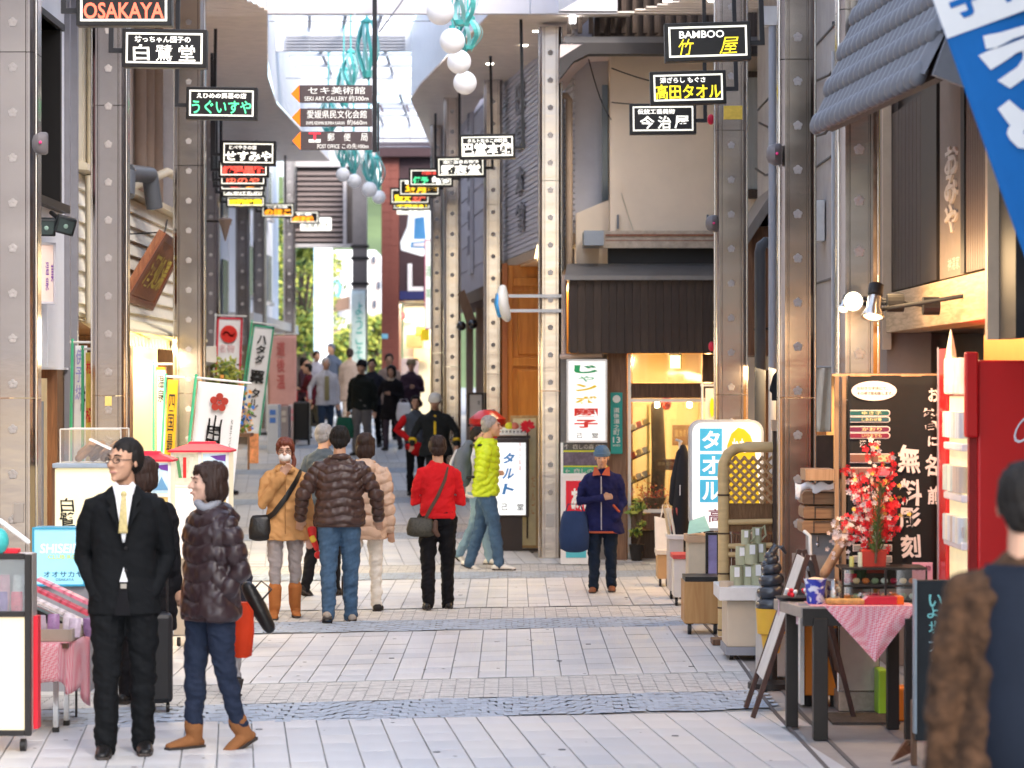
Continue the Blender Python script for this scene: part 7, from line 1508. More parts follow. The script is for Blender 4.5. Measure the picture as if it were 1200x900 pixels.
for z in (1.46, 1.17, 1.77):
    for i in range(7): 
        c = [(.55, .45, .38), (.75, .7, .6), (.5, .55, .52), (.6, .5, .42), (.6, .62, .65)][rv.randrange(5)]
        MB().cyl((Xf-.05, 15.5+i*.09, z-.03), (Xf-.05, 15.5+i*.09, z+.12), .032, n=10).build("bottle", M("vm_bottle_%d" % int(c[0]*100), c, .3), vm, world=True, smooth=True)
MB().box(Xf-.062, Xf-.001, 15.34, 16.12, 1.99, 2.2).build("header", M("header_print", (.72, .60, .52), .35, var=.5, scale=7, emit=(.8, .6, .5), estr=.2), vm, world=True, bevel=.01)
MB().box(Xf-.075, Xf+.0, 15.27, 15.33, 1.75, 2.23).build("header_end", vred, vm, world=True, bevel=.012)
MB().lathe([(.001, 0), (.035, 0), (.02, .09), (.004, .17), (.001, .17)], (0, 0, 0), 4).build("paper_peak", M("bottle_print", (.45, .45, .38), .4, var=.5, scale=20), vm).location = WM(vm).inverted() @ Vector((Xf-.03, 16.05, 2.2))
for z in (.3, .8, 1.2): MB().box(Xf-.064, Xf-.055, 15.42, 15.48, z*.9+.1, z*.9+.16).build("coin_slot", M("silver_trim", (.55, .55, .56), .4, .6), vm, world=True)
lg = text(vm, "Coca-Cola", 0, 0, .52, .15, S("script_white", (.82, .78, .82)), y=0, bold=-.004, sx=.35, warp=.04); lg.location = WM(vm).inverted() @ Vector((Xat(1188, 15.28)+.27, 15.292, Zat(504, 15.28)))
# clothes and bags by the corner shop
cr = thing("clothes_rack", "rack with long black garments hanging left of the towel sign", "clothes rack", (Xat(797, 26.3), 26.3, 0))
MB().cyl((Xat(797, 26.3), 26.3, 0), (Xat(797, 26.3), 26.3, 1.5), .015).cyl((Xat(797, 26.3), 26.1, 1.5), (Xat(797, 26.3), 26.9, 1.5), .012).box(Xat(786, 26.3), Xat(808, 26.3), 26.2, 26.5, 0, .03).build("rail", alu, cr, world=True)
gm = thing("black_garment", "long black garment hanging from the rack left of the towel sign", "garment", P(798, 525, 26.2))
m = MB(); kk = 26.2/F
m.tube([(.02, 0, 0), (.03, 0, -.15), (.0, 0, -.5), (-.02, 0, -.9), (-.05, 0, -1.02)], [(.035, .05), (.075, .1), (.08, .12), (.09, .13), (.05, .08)], 12)
m.tube([(.0, 0, -.05), (-.05, 0, -.3), (-.07, 0, -.52)], [(.045, .05), (.05, .05), (.05, .04)], 10); m.build("cloth", M("black_cloth", (.016, .016, .02), .85, bump=.4, bscale=14), gm, smooth=True)
MB().box(-.02, -.012, -.11, -.105, -.45, -.35).build("tag", white_p, gm)
t = thing("tshirt", "black t-shirt hanging between the pipe and the second nearest right column", "t-shirt", P(909, 452, 21.9))
MB().prism([(-.03, 0, -.12), (.05, 0, -.12), (.05, 0, .12), (.02, 0, .13), (-.02, 0, .08), (-.05, 0, -.04), (-.03, 0, -.06)], (0, .03, 0)).build("cloth", M("black_cloth", (.016, .016, .02), .85), t, bevel=.006)
MB().cyl((.05, .01, .12), (.1, .3, .14), .006).build("hanger", alu, t)
bg_ = thing("paper_bag", "white paper bag standing under the corner shop window", "bag", P(779, 640, 27.8))
MB().prism([(-.09, 0, -.1), (.06, 0, -.1), (.07, 0, .26), (-.1, 0, .3)], (0, .12, 0)).build("bag", M("white_paper", (.78, .76, .74), .7), bg_, bevel=.004)
MB().tube([(-.04, 0, .28), (-.02, -.01, .42), (.03, -.01, .42), (.05, 0, .27)], .006, 6).build("handle", M("white_paper", (.78, .76, .74), .7), bg_)
for i, (a, b, c_, d, Y, col, lab) in enumerate(((771, 785, 650, 692, 27.6, (.45, .28, .14), "brown wooden crate cart under the white paper bag"), (784, 801, 632, 700, 26.0, (.58, .52, .48), "pale narrow cart with castors beside the black garment"), (790, 806, 655, 702, 25.2, (.7, .66, .62), "white low cart nearest the wheeled oak box"))):
    t = thing("small_cart", lab, "cart", (Xat((a+b)/2, Y), Y, 0))
    MB().box(Xat(a, Y), Xat(b, Y), Y, Y+.4, .08, Zat(c_, Y)).build("body", M("cart_%d" % i, col, .6, var=.08), t, world=True, bevel=.005); MB().box(Xat(a-1.5, Y), Xat(b+1, Y), Y-.02, Y+.42, Zat(c_, Y)+.001, Zat(c_-5, Y)).build("tray", M("cart_tray_%d" % i, [(.6, .55, .5), (.75, .72, .7), (.6, .08, .07)][i], .5), t, world=True)
    for px in (a+3, b-3): MB().cyl((Xat(px, Y)-.012, Y+.05, .04), (Xat(px, Y)+.012, Y+.05, .04), .04, n=10).build("castor", blk, t, world=True)
for i in range(9):
    o = MB().tube([(0, 0, 0), (rg.uniform(-.05, .05), 0, .26)], [.014, .01], 6).build("wooden_tool", M("tool_%d" % (i % 3), [(.62, .48, .3), (.75, .7, .6), (.5, .1, .08)][i % 3], .5)); o.location = P(784+i*1.7, 628, 26.1+.03*(i % 4)); tag(o, "%s slim stick souvenir from the left in the pale narrow cart" % ORD[i], "souvenir", "stick souvenirs in the pale cart")
pl = tree("small leafy plant under the corner shop window", Xat(746, 31.5), 31.5, .15, .55, .13, 5, n=220, ls=.05, name="potted_plant")
MB().lathe([(.06, -.15), (.09, .05), (.001, .05)], (0, 0, 0), 12).build("pot", blk, pl, smooth=True)
# ================================================================ PEOPLE
skin = M("skin", (.52, .30, .20), .5, var=.05, scale=20); skin_old = M("skin_weathered", (.52, .30, .20), .55, var=.1, scale=25); skin_pale = M("skin_pale", (.58, .36, .27), .5, var=.05, scale=20)
for s_ in (skin, skin_old, skin_pale): s_.node_tree.nodes["Principled BSDF"].inputs["Subsurface Weight"].default_value = .0
def remesh(mb, voxel, name):
    me = mb.mesh(name); o = bpy.data.objects.new("tmp", me); C.objects.link(o)
    q = o.modifiers.new("r", 'REMESH'); q.mode = 'VOXEL'; q.voxel_size = voxel
    s = o.modifiers.new("s", 'SMOOTH'); s.iterations = 3; s.factor = .5
    out = bpy.data.meshes.new_from_object(o.evaluated_get(bpy.context.evaluated_depsgraph_get()))
    bpy.data.objects.remove(o); bpy.data.meshes.remove(me); out.name = name
    out.polygons.foreach_set("use_smooth", [True]*len(out.polygons)); return out
def displace(me, fn):
    n = len(me.vertices); co = np.empty(n*3); me.vertices.foreach_get("co", co); co = co.reshape(-1, 3)
    no = np.empty(n*3); me.vertices.foreach_get("normal", no); no = no.reshape(-1, 3)
    d = fn(co, no); co = co+no*d[:, None]; me.vertices.foreach_set("co", co.ravel()); me.update()
def wrinkle(amp, sx, sz, seed=0, zt=0):
    def f(co, no):
        out = np.empty(len(co))
        for i, c in enumerate(co): out[i] = noise.noise(Vector((c[0]*sx+seed, c[1]*sx, c[2]*sz+c[0]*zt)))
        return out*amp
    return f
def chain_coord(co, chains):
    """distance along the nearest limb chain"""
    best = np.full(len(co), 1e9); t = np.zeros(len(co))
    for ch, off in chains:
        acc = 0
        for a, b in zip(ch[:-1], ch[1:]):
            a, b = np.array(a), np.array(b); d = b-a; L = np.linalg.norm(d)
            u = np.clip(((co-a) @ d)/(L*L), 0, 1); dist = np.linalg.norm(co-(a+u[:, None]*d), axis=1)-off
            m = dist < best; best[m] = dist[m]; t[m] = (acc+u*L)[m]; acc += L
    return t
def rot_dir(sw, ab, side):   # downwards limb direction: swing forward (deg), abduct outward
    s_, a_ = math.radians(sw), math.radians(ab); return Vector((side*math.sin(a_), -math.sin(s_)*math.cos(a_), -math.cos(s_)*math.cos(a_)))
MC = {}
def cm(n, c, r=.75, **k): return M("cloth_"+n, c, r, spec=k.pop("spec", .15 if r >= .6 else .4), var=k.pop("var", .12), scale=k.pop("scale", 7), bump=k.pop("bump", .35), bscale=k.pop("bscale", 160), **k)
def person(label, px, py, Y, h, yaw, coat, trouser, shoe, hair, legs=((6, 5), (-8, 10)), arms=None, hem=.80, kind="jacket", sk=skin, headyaw=0, tilt=0, lod=1, hood=False, wide=1., hat=None, boots=False, glasses=False, mask_=False, tops=None, stoop=0, cuff=None, hairkind="short", quilt=0, collar=None, trkind=1., ground=None):
    sc_ = h/1.7; gz = rise(Y) if ground is None else ground
    T = thing("person", label, "person", (Xat(px, Y), Y, gz), math.radians(yaw)); S_ = sc_
    vox = {0: .0065, 1: .009, 2: .013, 3: .02}[lod]
    lean = Vector((0, -math.sin(math.radians(stoop)), 0))
    # legs
    LJ = []; hipz = .90
    for side, (sw, bend) in zip((-1, 1), [l[:2] for l in legs]):
        hip = Vector((side*.085, 0, hipz)); kd = rot_dir(sw, 1.5, side); knee = hip+kd*.42
        ad = rot_dir(sw-bend, 0, side); ank = knee+ad*.41; LJ.append([hip, knee, ank, sw-bend])
    low = min(j[2].z-.075 for j in LJ)
    for j in LJ:
        for q in range(3): j[q] = j[q]-Vector((0, 0, low))
    dz = -low
    sh = Vector((0, 0, dz))+lean*.45
    neck = Vector((0, .0, 1.44))+sh; hc = Vector((0, -.015, 1.585))+sh+lean*.1
    sw_ = .165*wide
    AJ = []
    for side, ar in zip((-1, 1), arms or (((5, 10), (12, 0)), ((5, 10), (12, 0)))):
        s0 = Vector((side*sw_, .01, 1.335))+sh
        if isinstance(ar, str):
            if ar == "pocket": el = s0+Vector((side*.045, .055, -.275)); wr = el+Vector((-side*.075, -.115, -.185))
            if ar == "mouth": el = s0+Vector((side*.05, -.09, -.25)); wr = Vector((side*.035, -.19, 1.355))+sh
            if ar == "front": el = s0+Vector((side*.06, -.02, -.27)); wr = Vector((side*.05, -.20, 1.12))+sh
            if ar == "cross": el = s0+Vector((side*.07, -.04, -.27)); wr = Vector((-side*.02, -.19, 1.12))+sh
            if ar == "down": el = s0+Vector((side*.045, .02, -.285)); wr = el+Vector((side*.015, -.04, -.25))
            if ar == "out": el = s0+Vector((side*.13, .02, -.24)); wr = el+Vector((side*.02, -.12, -.19))
            if ar == "hip": el = s0+Vector((side*.15, .06, -.22)); wr = Vector((side*.14, -.07, .98))+sh
        else:
            (s1, a1_), (b1, b2) = ar; el = s0+rot_dir(s1, a1_, side)*.285; wr = el+rot_dir(s1+b1, a1_*.4+b2, side)*.25
        AJ.append([s0, el, wr])
    # ---------------- body, one surface
    HY = Matrix.Rotation(math.radians(headyaw), 4, 'Z') @ Matrix.Rotation(math.radians(tilt), 4, 'X')
    hp = lambda x, y, z: hc+(HY @ Vector((x, y, z)))
    HM = HY.to_3x3()
    b = MB()
    b.ell(hp(0, .015, .035), (.073, .091, .080), 18, 12, HM); b.ell(hp(0, -.032, -.02), (.063, .062, .092), 16, 11, HM); b.ell(hp(0, -.045, -.075), (.043, .045, .036), 12, 8, HM)
    b.ell(hp(0, -.078, -.097), (.02, .018, .016), 8, 6, HM)
    b.tube([hp(0, -.088, .018), hp(0, -.102, -.005), hp(0, -.112, -.022)], [.009, .011, .014], 8); b.ell(hp(-.012, -.098, -.026), .010, 8, 6); b.ell(hp(.012, -.098, -.026), .010, 8, 6)
    b.tube([hp(-.042, -.075, .03), hp(0, -.090, .03), hp(.042, -.075, .03)], [.009, .012, .009], 8)
    for s1 in (-1, 1):
        b.ell(hp(s1*.036, -.066, -.022), (.024, .022, .022), 10, 7); b.ell(hp(s1*.077, .008, -.008), (.009, .018, .030), 8, 7, HM)
    b.tube([hp(-.02, -.090, -.06), hp(0, -.098, -.059), hp(.02, -.090, -.06)], [.006, .009, .006], 8)
    b.tube([hc+Vector((0, .02, -.05)), neck+Vector((0, .02, .0)), neck+Vector((0, .015, -.08))], [.052, .056, .075], 12)
    b.tube([Vector((0, 0, 1.34))+sh, Vector((0, 0, 1.15))+sh*.8, Vector((0, 0, .95+dz))], [(.11*wide, .065), (.11, .07), (.11, .07)], 14)
    for (hip, knee, ank, _) in LJ:
        b.tube([hip, knee, ank, ank+Vector((0, 0, -.04))], [.075, .05, .034, .03], 10)
    for side, (s0, el, wr), an in zip((-1, 1), AJ, arms or (0, 0)):
        b.tube([s0*.5+Vector((0, 0, s0.z*.5-.02)), s0, el, wr], [.035, .036, .030, .026], 10)
        if an == 'pocket': continue
        d = (wr-el).normalized(); across = d.cross(Vector((0, 1, 0))); across = across.normalized() if across.length > .2 else Vector((1, 0, 0)); pal = d.cross(across).normalized()
        if pal.y > 0 and d.z < -.3: pal = pal
        pe = wr+d*.085
        b.tube([wr, wr+d*.04, pe], [(.026, .019), (.036, .017), (.038, .014)], 10, ref=across, dome=True)
        for q in range(4):
            o_ = across*(-.028+.0187*q); Lf = (.062, .072, .068, .054)[q]; cu = pal*(-side)*.0
            b.tube([pe+o_*.9-d*.01, pe+o_+d*Lf*.45+Vector((0, -.012, 0)), pe+o_+d*Lf*.8+Vector((0, -.034, -.0)), pe+o_+d*Lf*.75+Vector((0, -.052, 0))], [.0092, .0088, .008, .007], 7)
        b.tube([wr+d*.03-across*side*.03, wr+d*.06-across*side*.05+Vector((0, -.015, 0)), wr+d*.085-across*side*.045+Vector((0, -.03, 0))], [.012, .0105, .009], 7)
    b.xform(Matrix.Scale(S_, 4)); body = link("body", remesh(b, min(vox, .007) if lod < 2 else vox, "body"), sk, T)
    # face details
    def hpS(x, y, z): return hp(x, y, z)*S_
    if lod <= 1 or (lod == 2 and abs((yaw+headyaw+180) % 360-180) < 100):
        m = MB()
        for s1 in (-1, 1): m.ell(hpS(s1*.031, -.083, .006), (.013*S_, .006*S_, .0048*S_), 8, 6, HM)
        m.build("eyes", M("eye_dark", (.03, .02, .018), .2, var=0), body, smooth=True)
        m = MB()
        for s1 in (-1, 1): m.tube([hpS(s1*.015, -.093, .028), hpS(s1*.031, -.092, .034), hpS(s1*.048, -.078, .029)], [.0035*S_, .0045*S_, .003*S_], 6)
        m.build("eyebrows", hair, body, smooth=True)
        MB().tube([hpS(-.021, -.090, -.060), hpS(0, -.104, -.059), hpS(.021, -.090, -.060)], [.0045*S_, .0075*S_, .0045*S_], 8).build("lips", M("lip", (.42, .20, .16), .5, var=0), body, smooth=True)
    if glasses:
        m = MB()
        for s1 in (-1, 1):
            ring = [hpS(s1*.033+.021*math.cos(a), -.104+.012*abs(math.cos(a))*(1 if math.cos(a)*s1 > 0 else .2), .004+.015*math.sin(a)) for a in [2*math.pi*i/14 for i in range(15)]]; m.tube(ring, .0028, 5)
            m.tube([hpS(s1*.054, -.092, .008), hpS(s1*.074, .0, .006)], .0022, 5)
        m.tube([hpS(-.012, -.106, .008), hpS(.012, -.106, .008)], .002, 5); m.build("glasses", M("glasses_metal", (.08, .06, .05), .3, .6), T)
    if mask_:
        m = MB(); m.ell(hpS(0, -.064, -.052), (.060*S_, .046*S_, .048*S_), 16, 10, HM); m.build("face_mask", M("mask_white", (.82, .82, .82), .7), T, smooth=True)
    # hair
    if hairkind != "none":
        m = MB()
        k5 = {"short": .955, "crop": .93}.get(hairkind, 1); m.ell(hp(0, .026, .045), (.083*k5, .098*k5, .084*k5), 18, 12, HM); m.ell(hp(0, .052, -.01), (.074*k5, .064*k5, .072*k5), 14, 10, HM)
        for s1 in (-1, 1): m.ell(hp(s1*.072, .028, .015), (.014, .045, .045), 10, 8, HM)
        if hairkind == "short": m.ell(hp(.012, -.040, .090), (.052, .036, .018), 12, 8, HM)
        if hairkind == "fringe" or hairkind in ("bob", "long", "tied"):
            m.ell(hp(0, -.040, .078), (.066, .040, .030), 12, 8, HM); m.tube([hp(-.062, -.05, .06), hp(-.072, -.03, .01)], [.018, .012], 8); m.tube([hp(.062, -.05, .06), hp(.072, -.03, .01)], [.018, .012], 8)
        if hairkind == "bob":
            m.ell(hp(0, .04, -.04), (.088, .078, .095), 14, 10, HM)
            for s1 in (-1, 1): m.ell(hp(s1*.076, .005, -.03), (.016, .045, .07), 10, 8, HM)
        if hairkind == "long":
            m.tube([hp(0, .05, .0), hp(0, .075, -.08), hp(0, .085, -.17)], [(.08, .05), (.085, .045), (.07, .035)], 14)
            for s1 in (-1, 1): m.ell(hp(s1*.078, .01, -.04), (.014, .04, .09), 10, 8, HM)
        if hairkind == "tied":
            m.tube([hp(.06, .05, -.03), hp(.085, .03, -.09), hp(.08, -.01, -.15)], [.026, .022, .012], 8); m.ell(hp(0, .07, -.03), (.055, .05, .05), 10, 8, HM)
        if hairkind == "bun": m.ell(hp(0, .105, -.02), (.05, .045, .045), 10, 8, HM)
        m.xform(Matrix.Scale(S_, 4)); hm = remesh(m, max(.005, vox*.7), "hair")
        displace(hm, lambda co, no: wrinkle(.003 if hairkind == "crop" else .008, 75, 12, 3)(co, no)+wrinkle(.006, 16, 10, 8)(co, no)+.004); link("hair", hm, hair, T)
    if hat == "beanie":
        m = MB(); m.ell(hp(0, .02, .062), (.092, .108, .085), 18, 12, HM); m.xform(Matrix.Scale(S_, 4)); hm = remesh(m, .006, "hat"); displace(hm, wrinkle(.006, 30, 30)); link("hat", hm, tops, T)
        MB().rings([[hpS(.094*k_*math.cos(a), .012+.106*k_*math.sin(a), z) for a in [2*math.pi*i/24 for i in range(24)]] for k_, z in ((.96, .025), (1.03, .028), (1.04, .06), (.97, .066))], cap=False).build("hat_brim", tops, T, smooth=True, thick=.006)
    if hat == "bucket" or hat == "helmet":
        m = MB(); R = [[hpS(r*math.cos(a), .012+r*1.12*math.sin(a), z) for a in [2*math.pi*i/24 for i in range(24)]] for r, z in (((.125, .03), (.098, .055), (.09, .10), (.06, .128), (.002, .132)) if hat == "bucket" else ((.115, .03), (.108, .04), (.102, .09), (.075, .13), (.03, .15), (.002, .153)))]
        m.rings(R, cap=False).build("hat", tops, T, smooth=True, thick=.006)
    if collar is not None:
        m = MB(); c0 = neck+Vector((0, .012, -.015))
        pts = [c0+Vector((.072*math.cos(a), .078*math.sin(a)-.01*0, .012*math.sin(a*1)+.0)) for a in [2*math.pi*i/18-math.pi/2 for i in range(19)]]
        m.tube(pts, [.03 if collar[1] else .02]*19, 10, ref=(0, 0, 1)); 
        if collar[1] > 1: m.tube([c0+Vector((0, .07, .0)), c0+Vector((0, .115, -.05)), c0+Vector((0, .11, -.13))], [(.11, .045), (.12, .05), (.08, .03)], 14)
        m.xform(Matrix.Scale(S_, 4)); cmh = remesh(m, max(vox, .009), "collar"); displace(cmh, wrinkle(.012, 22, 22, 5)); link("collar" if collar[1] < 2 else "hood", cmh, collar[0], T)
    # coat
    m = MB(); cx = {"jacket": 1, "coat": 1.05, "puffer": 1.1, "sweater": 1.0, "suit": .98}[kind]; w_ = wide*cx
    prof = [(1.455, .066, .06), (1.425, .098, .076), (1.385, .148, .094), (1.32, .174*w_, .110*cx), (1.22, .17*w_, .122*cx), (1.08, .158*w_, .120*cx), (.97, .168*w_, .124*cx)]
    if hem < .93: prof.append((.88, .176*w_, .13*cx))
    if hem < .82: prof.append((.80, .182*w_, .133*cx))
    flare = {"coat": .03, "suit": .0}.get(kind, 0)
    prof[-1] = (prof[-1][0], prof[-1][1]+flare, prof[-1][2]+flare*.5); prof.append((hem, prof[-1][1]-(.012 if kind in ("puffer", "sweater") else -.006), prof[-1][2]-(.01 if kind == "puffer" else 0)))
    R = []
    for z, rx, ry in prof:
        f_ = max(0, min(1, (z-.9)/.5)); c0 = Vector((0, .005, z))+Vector((0, 0, dz))+lean*.45*f_
        R.append([c0+Vector((rx*math.copysign(abs(math.cos(a))**.82, math.cos(a)), ry*math.copysign(abs(math.sin(a))**.9, math.sin(a)), 0)) for a in [2*math.pi*i/28 for i in range(28)]])
    m.rings(R)
    bk_ = 1.18 if kind == "puffer" else (1.08 if kind in ("coat",) else 1.0)
    chains = [([(0, 0, 1.45+dz), (0, 0, hem+dz)], .11)]
    for side, (s0, el, wr) in zip((-1, 1), AJ):
        wr2 = wr-(wr-el).normalized()*.005
        m.tube([Vector((side*.06, .01, 1.375))+sh, s0+Vector((side*-.01, 0, .0)), s0.lerp(el, .3), el, wr2], [.05, .060*bk_, .061*bk_, .053*bk_, .043*bk_], 14); chains.append(([tuple(s0), tuple(el), tuple(wr)], .06))
    m.xform(Matrix.Scale(S_, 4)); cmesh = remesh(m, vox*1.1, "coat")
    if quilt:
        ch2 = [([tuple(Vector(p)*S_) for p in ch], off*S_) for ch, off in chains]
        def qf(co, no):
            t_ = chain_coord(co, ch2); t_ = t_+.012*np.sin(co[:, 0]*22+co[:, 1]*17); s1 = np.abs(np.sin(np.pi*t_/quilt)); return (s1**.55-.62)*.022*S_+wrinkle(.008, 24, 24, px)(co, no)
        displace(cmesh, qf)
    else: displace(cmesh, lambda co, no: wrinkle(.008 if kind == "suit" else .018, 7, 11, px, 6)(co, no)+wrinkle(.004 if kind == "suit" else .008, 22, 30, px+5, 9)(co, no))
    co_ = link({"sweater": "sweater", "suit": "suit_jacket"}.get(kind, "coat"), cmesh, coat, T)
    if kind in ("puffer", "sweater") and lod < 3:
        f_ = prof[-1]; MB().rings([[Vector((f_[1]*k_*math.cos(a), .005+f_[2]*k_*math.sin(a), z+dz))*S_ for a in [2*math.pi*i/28 for i in range(28)]] for k_, z in ((.98, hem-.005), (1.02, hem), (1.02, hem+.035), (.98, hem+.045))], cap=False).build("hem_band", cuff or coat, co_, smooth=True)
    # trousers
    m = MB(); m.tube([Vector((0, .0, 1.02+dz)), Vector((0, .0, .94+dz)), Vector((0, .0, .86+dz))], [(.15, .10), (.165, .115), (.16, .11)], 18)
    for side, (hip, knee, ank, _) in zip((-1, 1), LJ):
        end = ank+(knee-ank).normalized()*({True: .19, 'ankle': .05}.get(boots, -.025)); up_ = Vector((side*.005, 0, -.03))
        m.tube([hip+Vector((0, 0, -.0)), hip.lerp(knee, .45), knee, knee.lerp(end, .5), end], [.098*trkind, .085*trkind, .066*trkind, .060*trkind, .054*trkind], 14)
    m.xform(Matrix.Scale(S_, 4)); tm = remesh(m, vox*1.1, "trousers"); displace(tm, lambda co, no: wrinkle(.013, 9, 16, px+3, 8)(co, no)+wrinkle(.006, 24, 40, px, 14)(co, no)); link("trousers", tm, trouser, T)
    # shoes
    for side, (hip, knee, ank, ang) in zip((-1, 1), LJ):
        sh_ = MB(); pitch = math.radians(max(-75, min(12, ang*1.3 if ang < -14 else 0))); Rm = Matrix.Rotation(-pitch, 4, 'X'); ar = ank
        f = lambda x, y, z: ar+(Rm @ Vector((x+side*(.012), y, z)))
        sh_.tube([f(0, .055, -.045), f(0, .0, -.035), f(0, -.09, -.045), f(side*.008, -.165, -.055)], [(.034, .03), (.04, .042), (.045, .032), (.036, .02)], 12)
        bu = (knee-ank).normalized(); sh_.tube([ank+bu*({True: .22, 'ankle': .085}.get(boots, 0)), ank+bu*.05 if boots else ank-bu*.01, f(0, .02, -.04)], [.044 if not boots else (.066 if boots is True else .058), .042 if not boots else .057, .045], 12)
        sh_.xform(Matrix.Scale(S_, 4)); sm_ = remesh(sh_, max(vox*.8, .007), "shoe"); oS = link("boot" if boots else "shoe", sm_, shoe, T)
        if lod < 3: MB().rings([[f(a*wd, y, z)*S_ for (a, y) in ((-1, .07), (1, .07), (1.15, -.03), (1.1, -.12), (.7, -.185), (-.7, -.185), (-1.1, -.12), (-1.15, -.03))] for wd, z in ((.037, -.078), (.041, -.06))]).build("sole", M("sole_dark", (.05, .04, .035), .7), oS)
    if cuff is not None:
        for s0, el, wr in AJ:
            d = (wr-el).normalized(); m = MB().cyl((wr-d*.03)*S_, (wr+d*.008)*S_, .049*bk_*S_, n=14).build("cuff", cuff, T, smooth=True)
    T["_h"] = 0; del T["_h"]
    return T, dict(S=S_, hp=hpS, neck=neck*S_, AJ=[[q*S_ for q in a] for a in AJ], dz=dz*S_, LJ=LJ, M=WM(T), sh=sh*S_, prof=prof)
hb_ = M("hair_black", (.012, .010, .009), .65, spec=.2, var=.3, scale=40, stretch=(1, 1, .15)); hbr = M("hair_dark_brown", (.030, .015, .011), .62, var=.3, scale=40, stretch=(1, 1, .15)); hred = M("hair_auburn", (.14, .035, .018), .55, var=.3, scale=40, stretch=(1, 1, .15)); hgr = M("hair_grey", (.26, .25, .25), .6, var=.3, scale=40)
def py2(py): return None
def strap(info, T, pts, w, mat, name="strap"):
    m = MB(); m.tube([Vector(p)*info["S"] for p in pts], [(w, .004)]*len(pts), 6, ref=(0, 0, 1)); return m.build(name, mat, T, smooth=True)
def bag(lab, M_, c, s, mat, name="handbag", rot=(0, 0, 0), parts=True):
    p = M_ @ Vector(c); t = thing(name, lab, "bag", p); t.rotation_euler = (Matrix(M_.to_3x3()).to_4x4() @ Euler(rot).to_matrix().to_4x4()).to_euler()
    m = MB(); x, y, z = s; m.rings([[Vector((x*k_*math.copysign(abs(math.cos(a))**.6, math.cos(a)), y*k2*math.copysign(abs(math.sin(a))**.7, math.sin(a)), zz*z)) for a in [2*math.pi*i/20 for i in range(20)]] for k_, k2, zz in ((.6, .5, -1), (.95, .95, -.85), (1, 1, -.2), (.85, .7, .7), (.7, .4, 1))])
    me = m.mesh(name); me.polygons.foreach_set("use_smooth", [True]*len(me.polygons)); displace(me, wrinkle(.012, 14, 14)); link("body", me, mat, t)
    if parts: MB().tube([(-x*.6, 0, z*.9), (-x*.4, 0, z*1.35), (x*.4, 0, z*1.35), (x*.6, 0, z*.9)], .007, 7).build("handle", mat, t, smooth=True)
    return t
leather = M("black_leather", (.015, .014, .014), .3, var=.1, bump=.3, bscale=50)
denim = cm("denim", (.055, .105, .18), .8, var=.3, scale=9, bump=.3, bscale=200); denim_n = cm("navy_denim", (.018, .026, .05), .8); blackt = cm("black_trousers", (.006, .006, .008), .75, bump=.2)
# 1 suited man
suit = cm("black_suit", (.0055, .0065, .008), .8, bump=.15)
T, I = person("Man with glasses in a black suit and pale gold tie, hands in pockets", 146, 885, 15.1, 1.74, 6, suit, suit, leather, hb_, legs=((3, 2), (-4, 3)), arms=("pocket", "pocket"), hem=.76, kind="suit", sk=skin, headyaw=-42, lod=0, glasses=True, hairkind="crop", wide=1.1, trkind=1.12)
S_ = I["S"]; z0 = I["dz"]; f = lambda x, y, z: Vector((x*S_, y*S_, z*S_+z0))
def yfront(x, z): return -.1235*(1-(abs(x)/.19)**2.6)**.45
def patch(pts, mat, name, off=.0, t_=.004, par=T):
    m = MB(); P_ = []
    n = 8
    L, R_ = pts
    m.grid(lambda u, v: (lambda z, xa, xb: f(xa+(xb-xa)*u, yfront(xa+(xb-xa)*u, z)*(.86+.14*min(1, (1.44-z)/.12))-off, z))(L[0][1]*(1-v)+L[1][1]*v, L[0][0]*(1-v)+L[1][0]*v, R_[0][0]*(1-v)+R_[1][0]*v), n, 10)
    return m.build(name, mat, par, smooth=True, thick=t_)
shirt = cm("white_shirt", (.78, .79, .82), .6, bump=.1)
patch((((-.055, 1.455), (-.006, 1.15)), ((.055, 1.455), (.006, 1.15))), shirt, "shirt", .012)
patch((((-.012, 1.40), (-.028, 1.20)), ((.012, 1.40), (.022, 1.20))), cm("gold_tie", (.55, .45, .20), .45, var=.3, scale=60), "tie", .022, .008)
MB().ell(f(0, -.118, 1.408), (.02*S_, .015*S_, .02*S_), 10, 8).build("tie_knot", cm("gold_tie", (.55, .45, .20), .45), T, smooth=True)
for s1 in (-1, 1):
    MB().prism([f(s1*.002, -.115, 1.43), f(s1*.05, -.105, 1.405), f(s1*.062, -.07, 1.455), f(s1*.045, -.06, 1.475)], (0, -.006, 0)).build("shirt_collar", shirt, T)
    m = MB(); m.add([f(s1*.072, -.088, 1.435), f(s1*.052, -.118, 1.40), f(s1*.004, -.142, 1.13), f(s1*.045, -.148, 1.26), f(s1*.088, -.137, 1.33), f(s1*.066, -.135, 1.345), f(s1*.095, -.118, 1.385)], [(0, 1, 6), (1, 5, 6), (1, 2, 3), (1, 3, 5), (3, 4, 5)]); m.build("lapel", suit, T, thick=.006)
MB().prism([f(-.022, -.135, .94), f(.022, -.135, .94), f(.0, -.137, 1.02)], (0, -.006, 0)).build("shirt_tail", shirt, T)
MB().prism([f(-.05, -.137, .76), f(.035, -.137, .76), f(.015, -.137, .94), f(-.02, -.137, .94)], (0, -.004, 0)).build("trouser_front", blackt, T)
MB().box(-.016*S_, .016*S_, -.150*S_, -.144*S_, .905*S_+z0, .93*S_+z0).build("belt_buckle", M("buckle", (.3, .28, .26), .3, .9), T)
for z in (1.12, 1.0): MB().ell(f(.012, -.148, z), .009, 8, 6).build("button", leather, T, smooth=True)
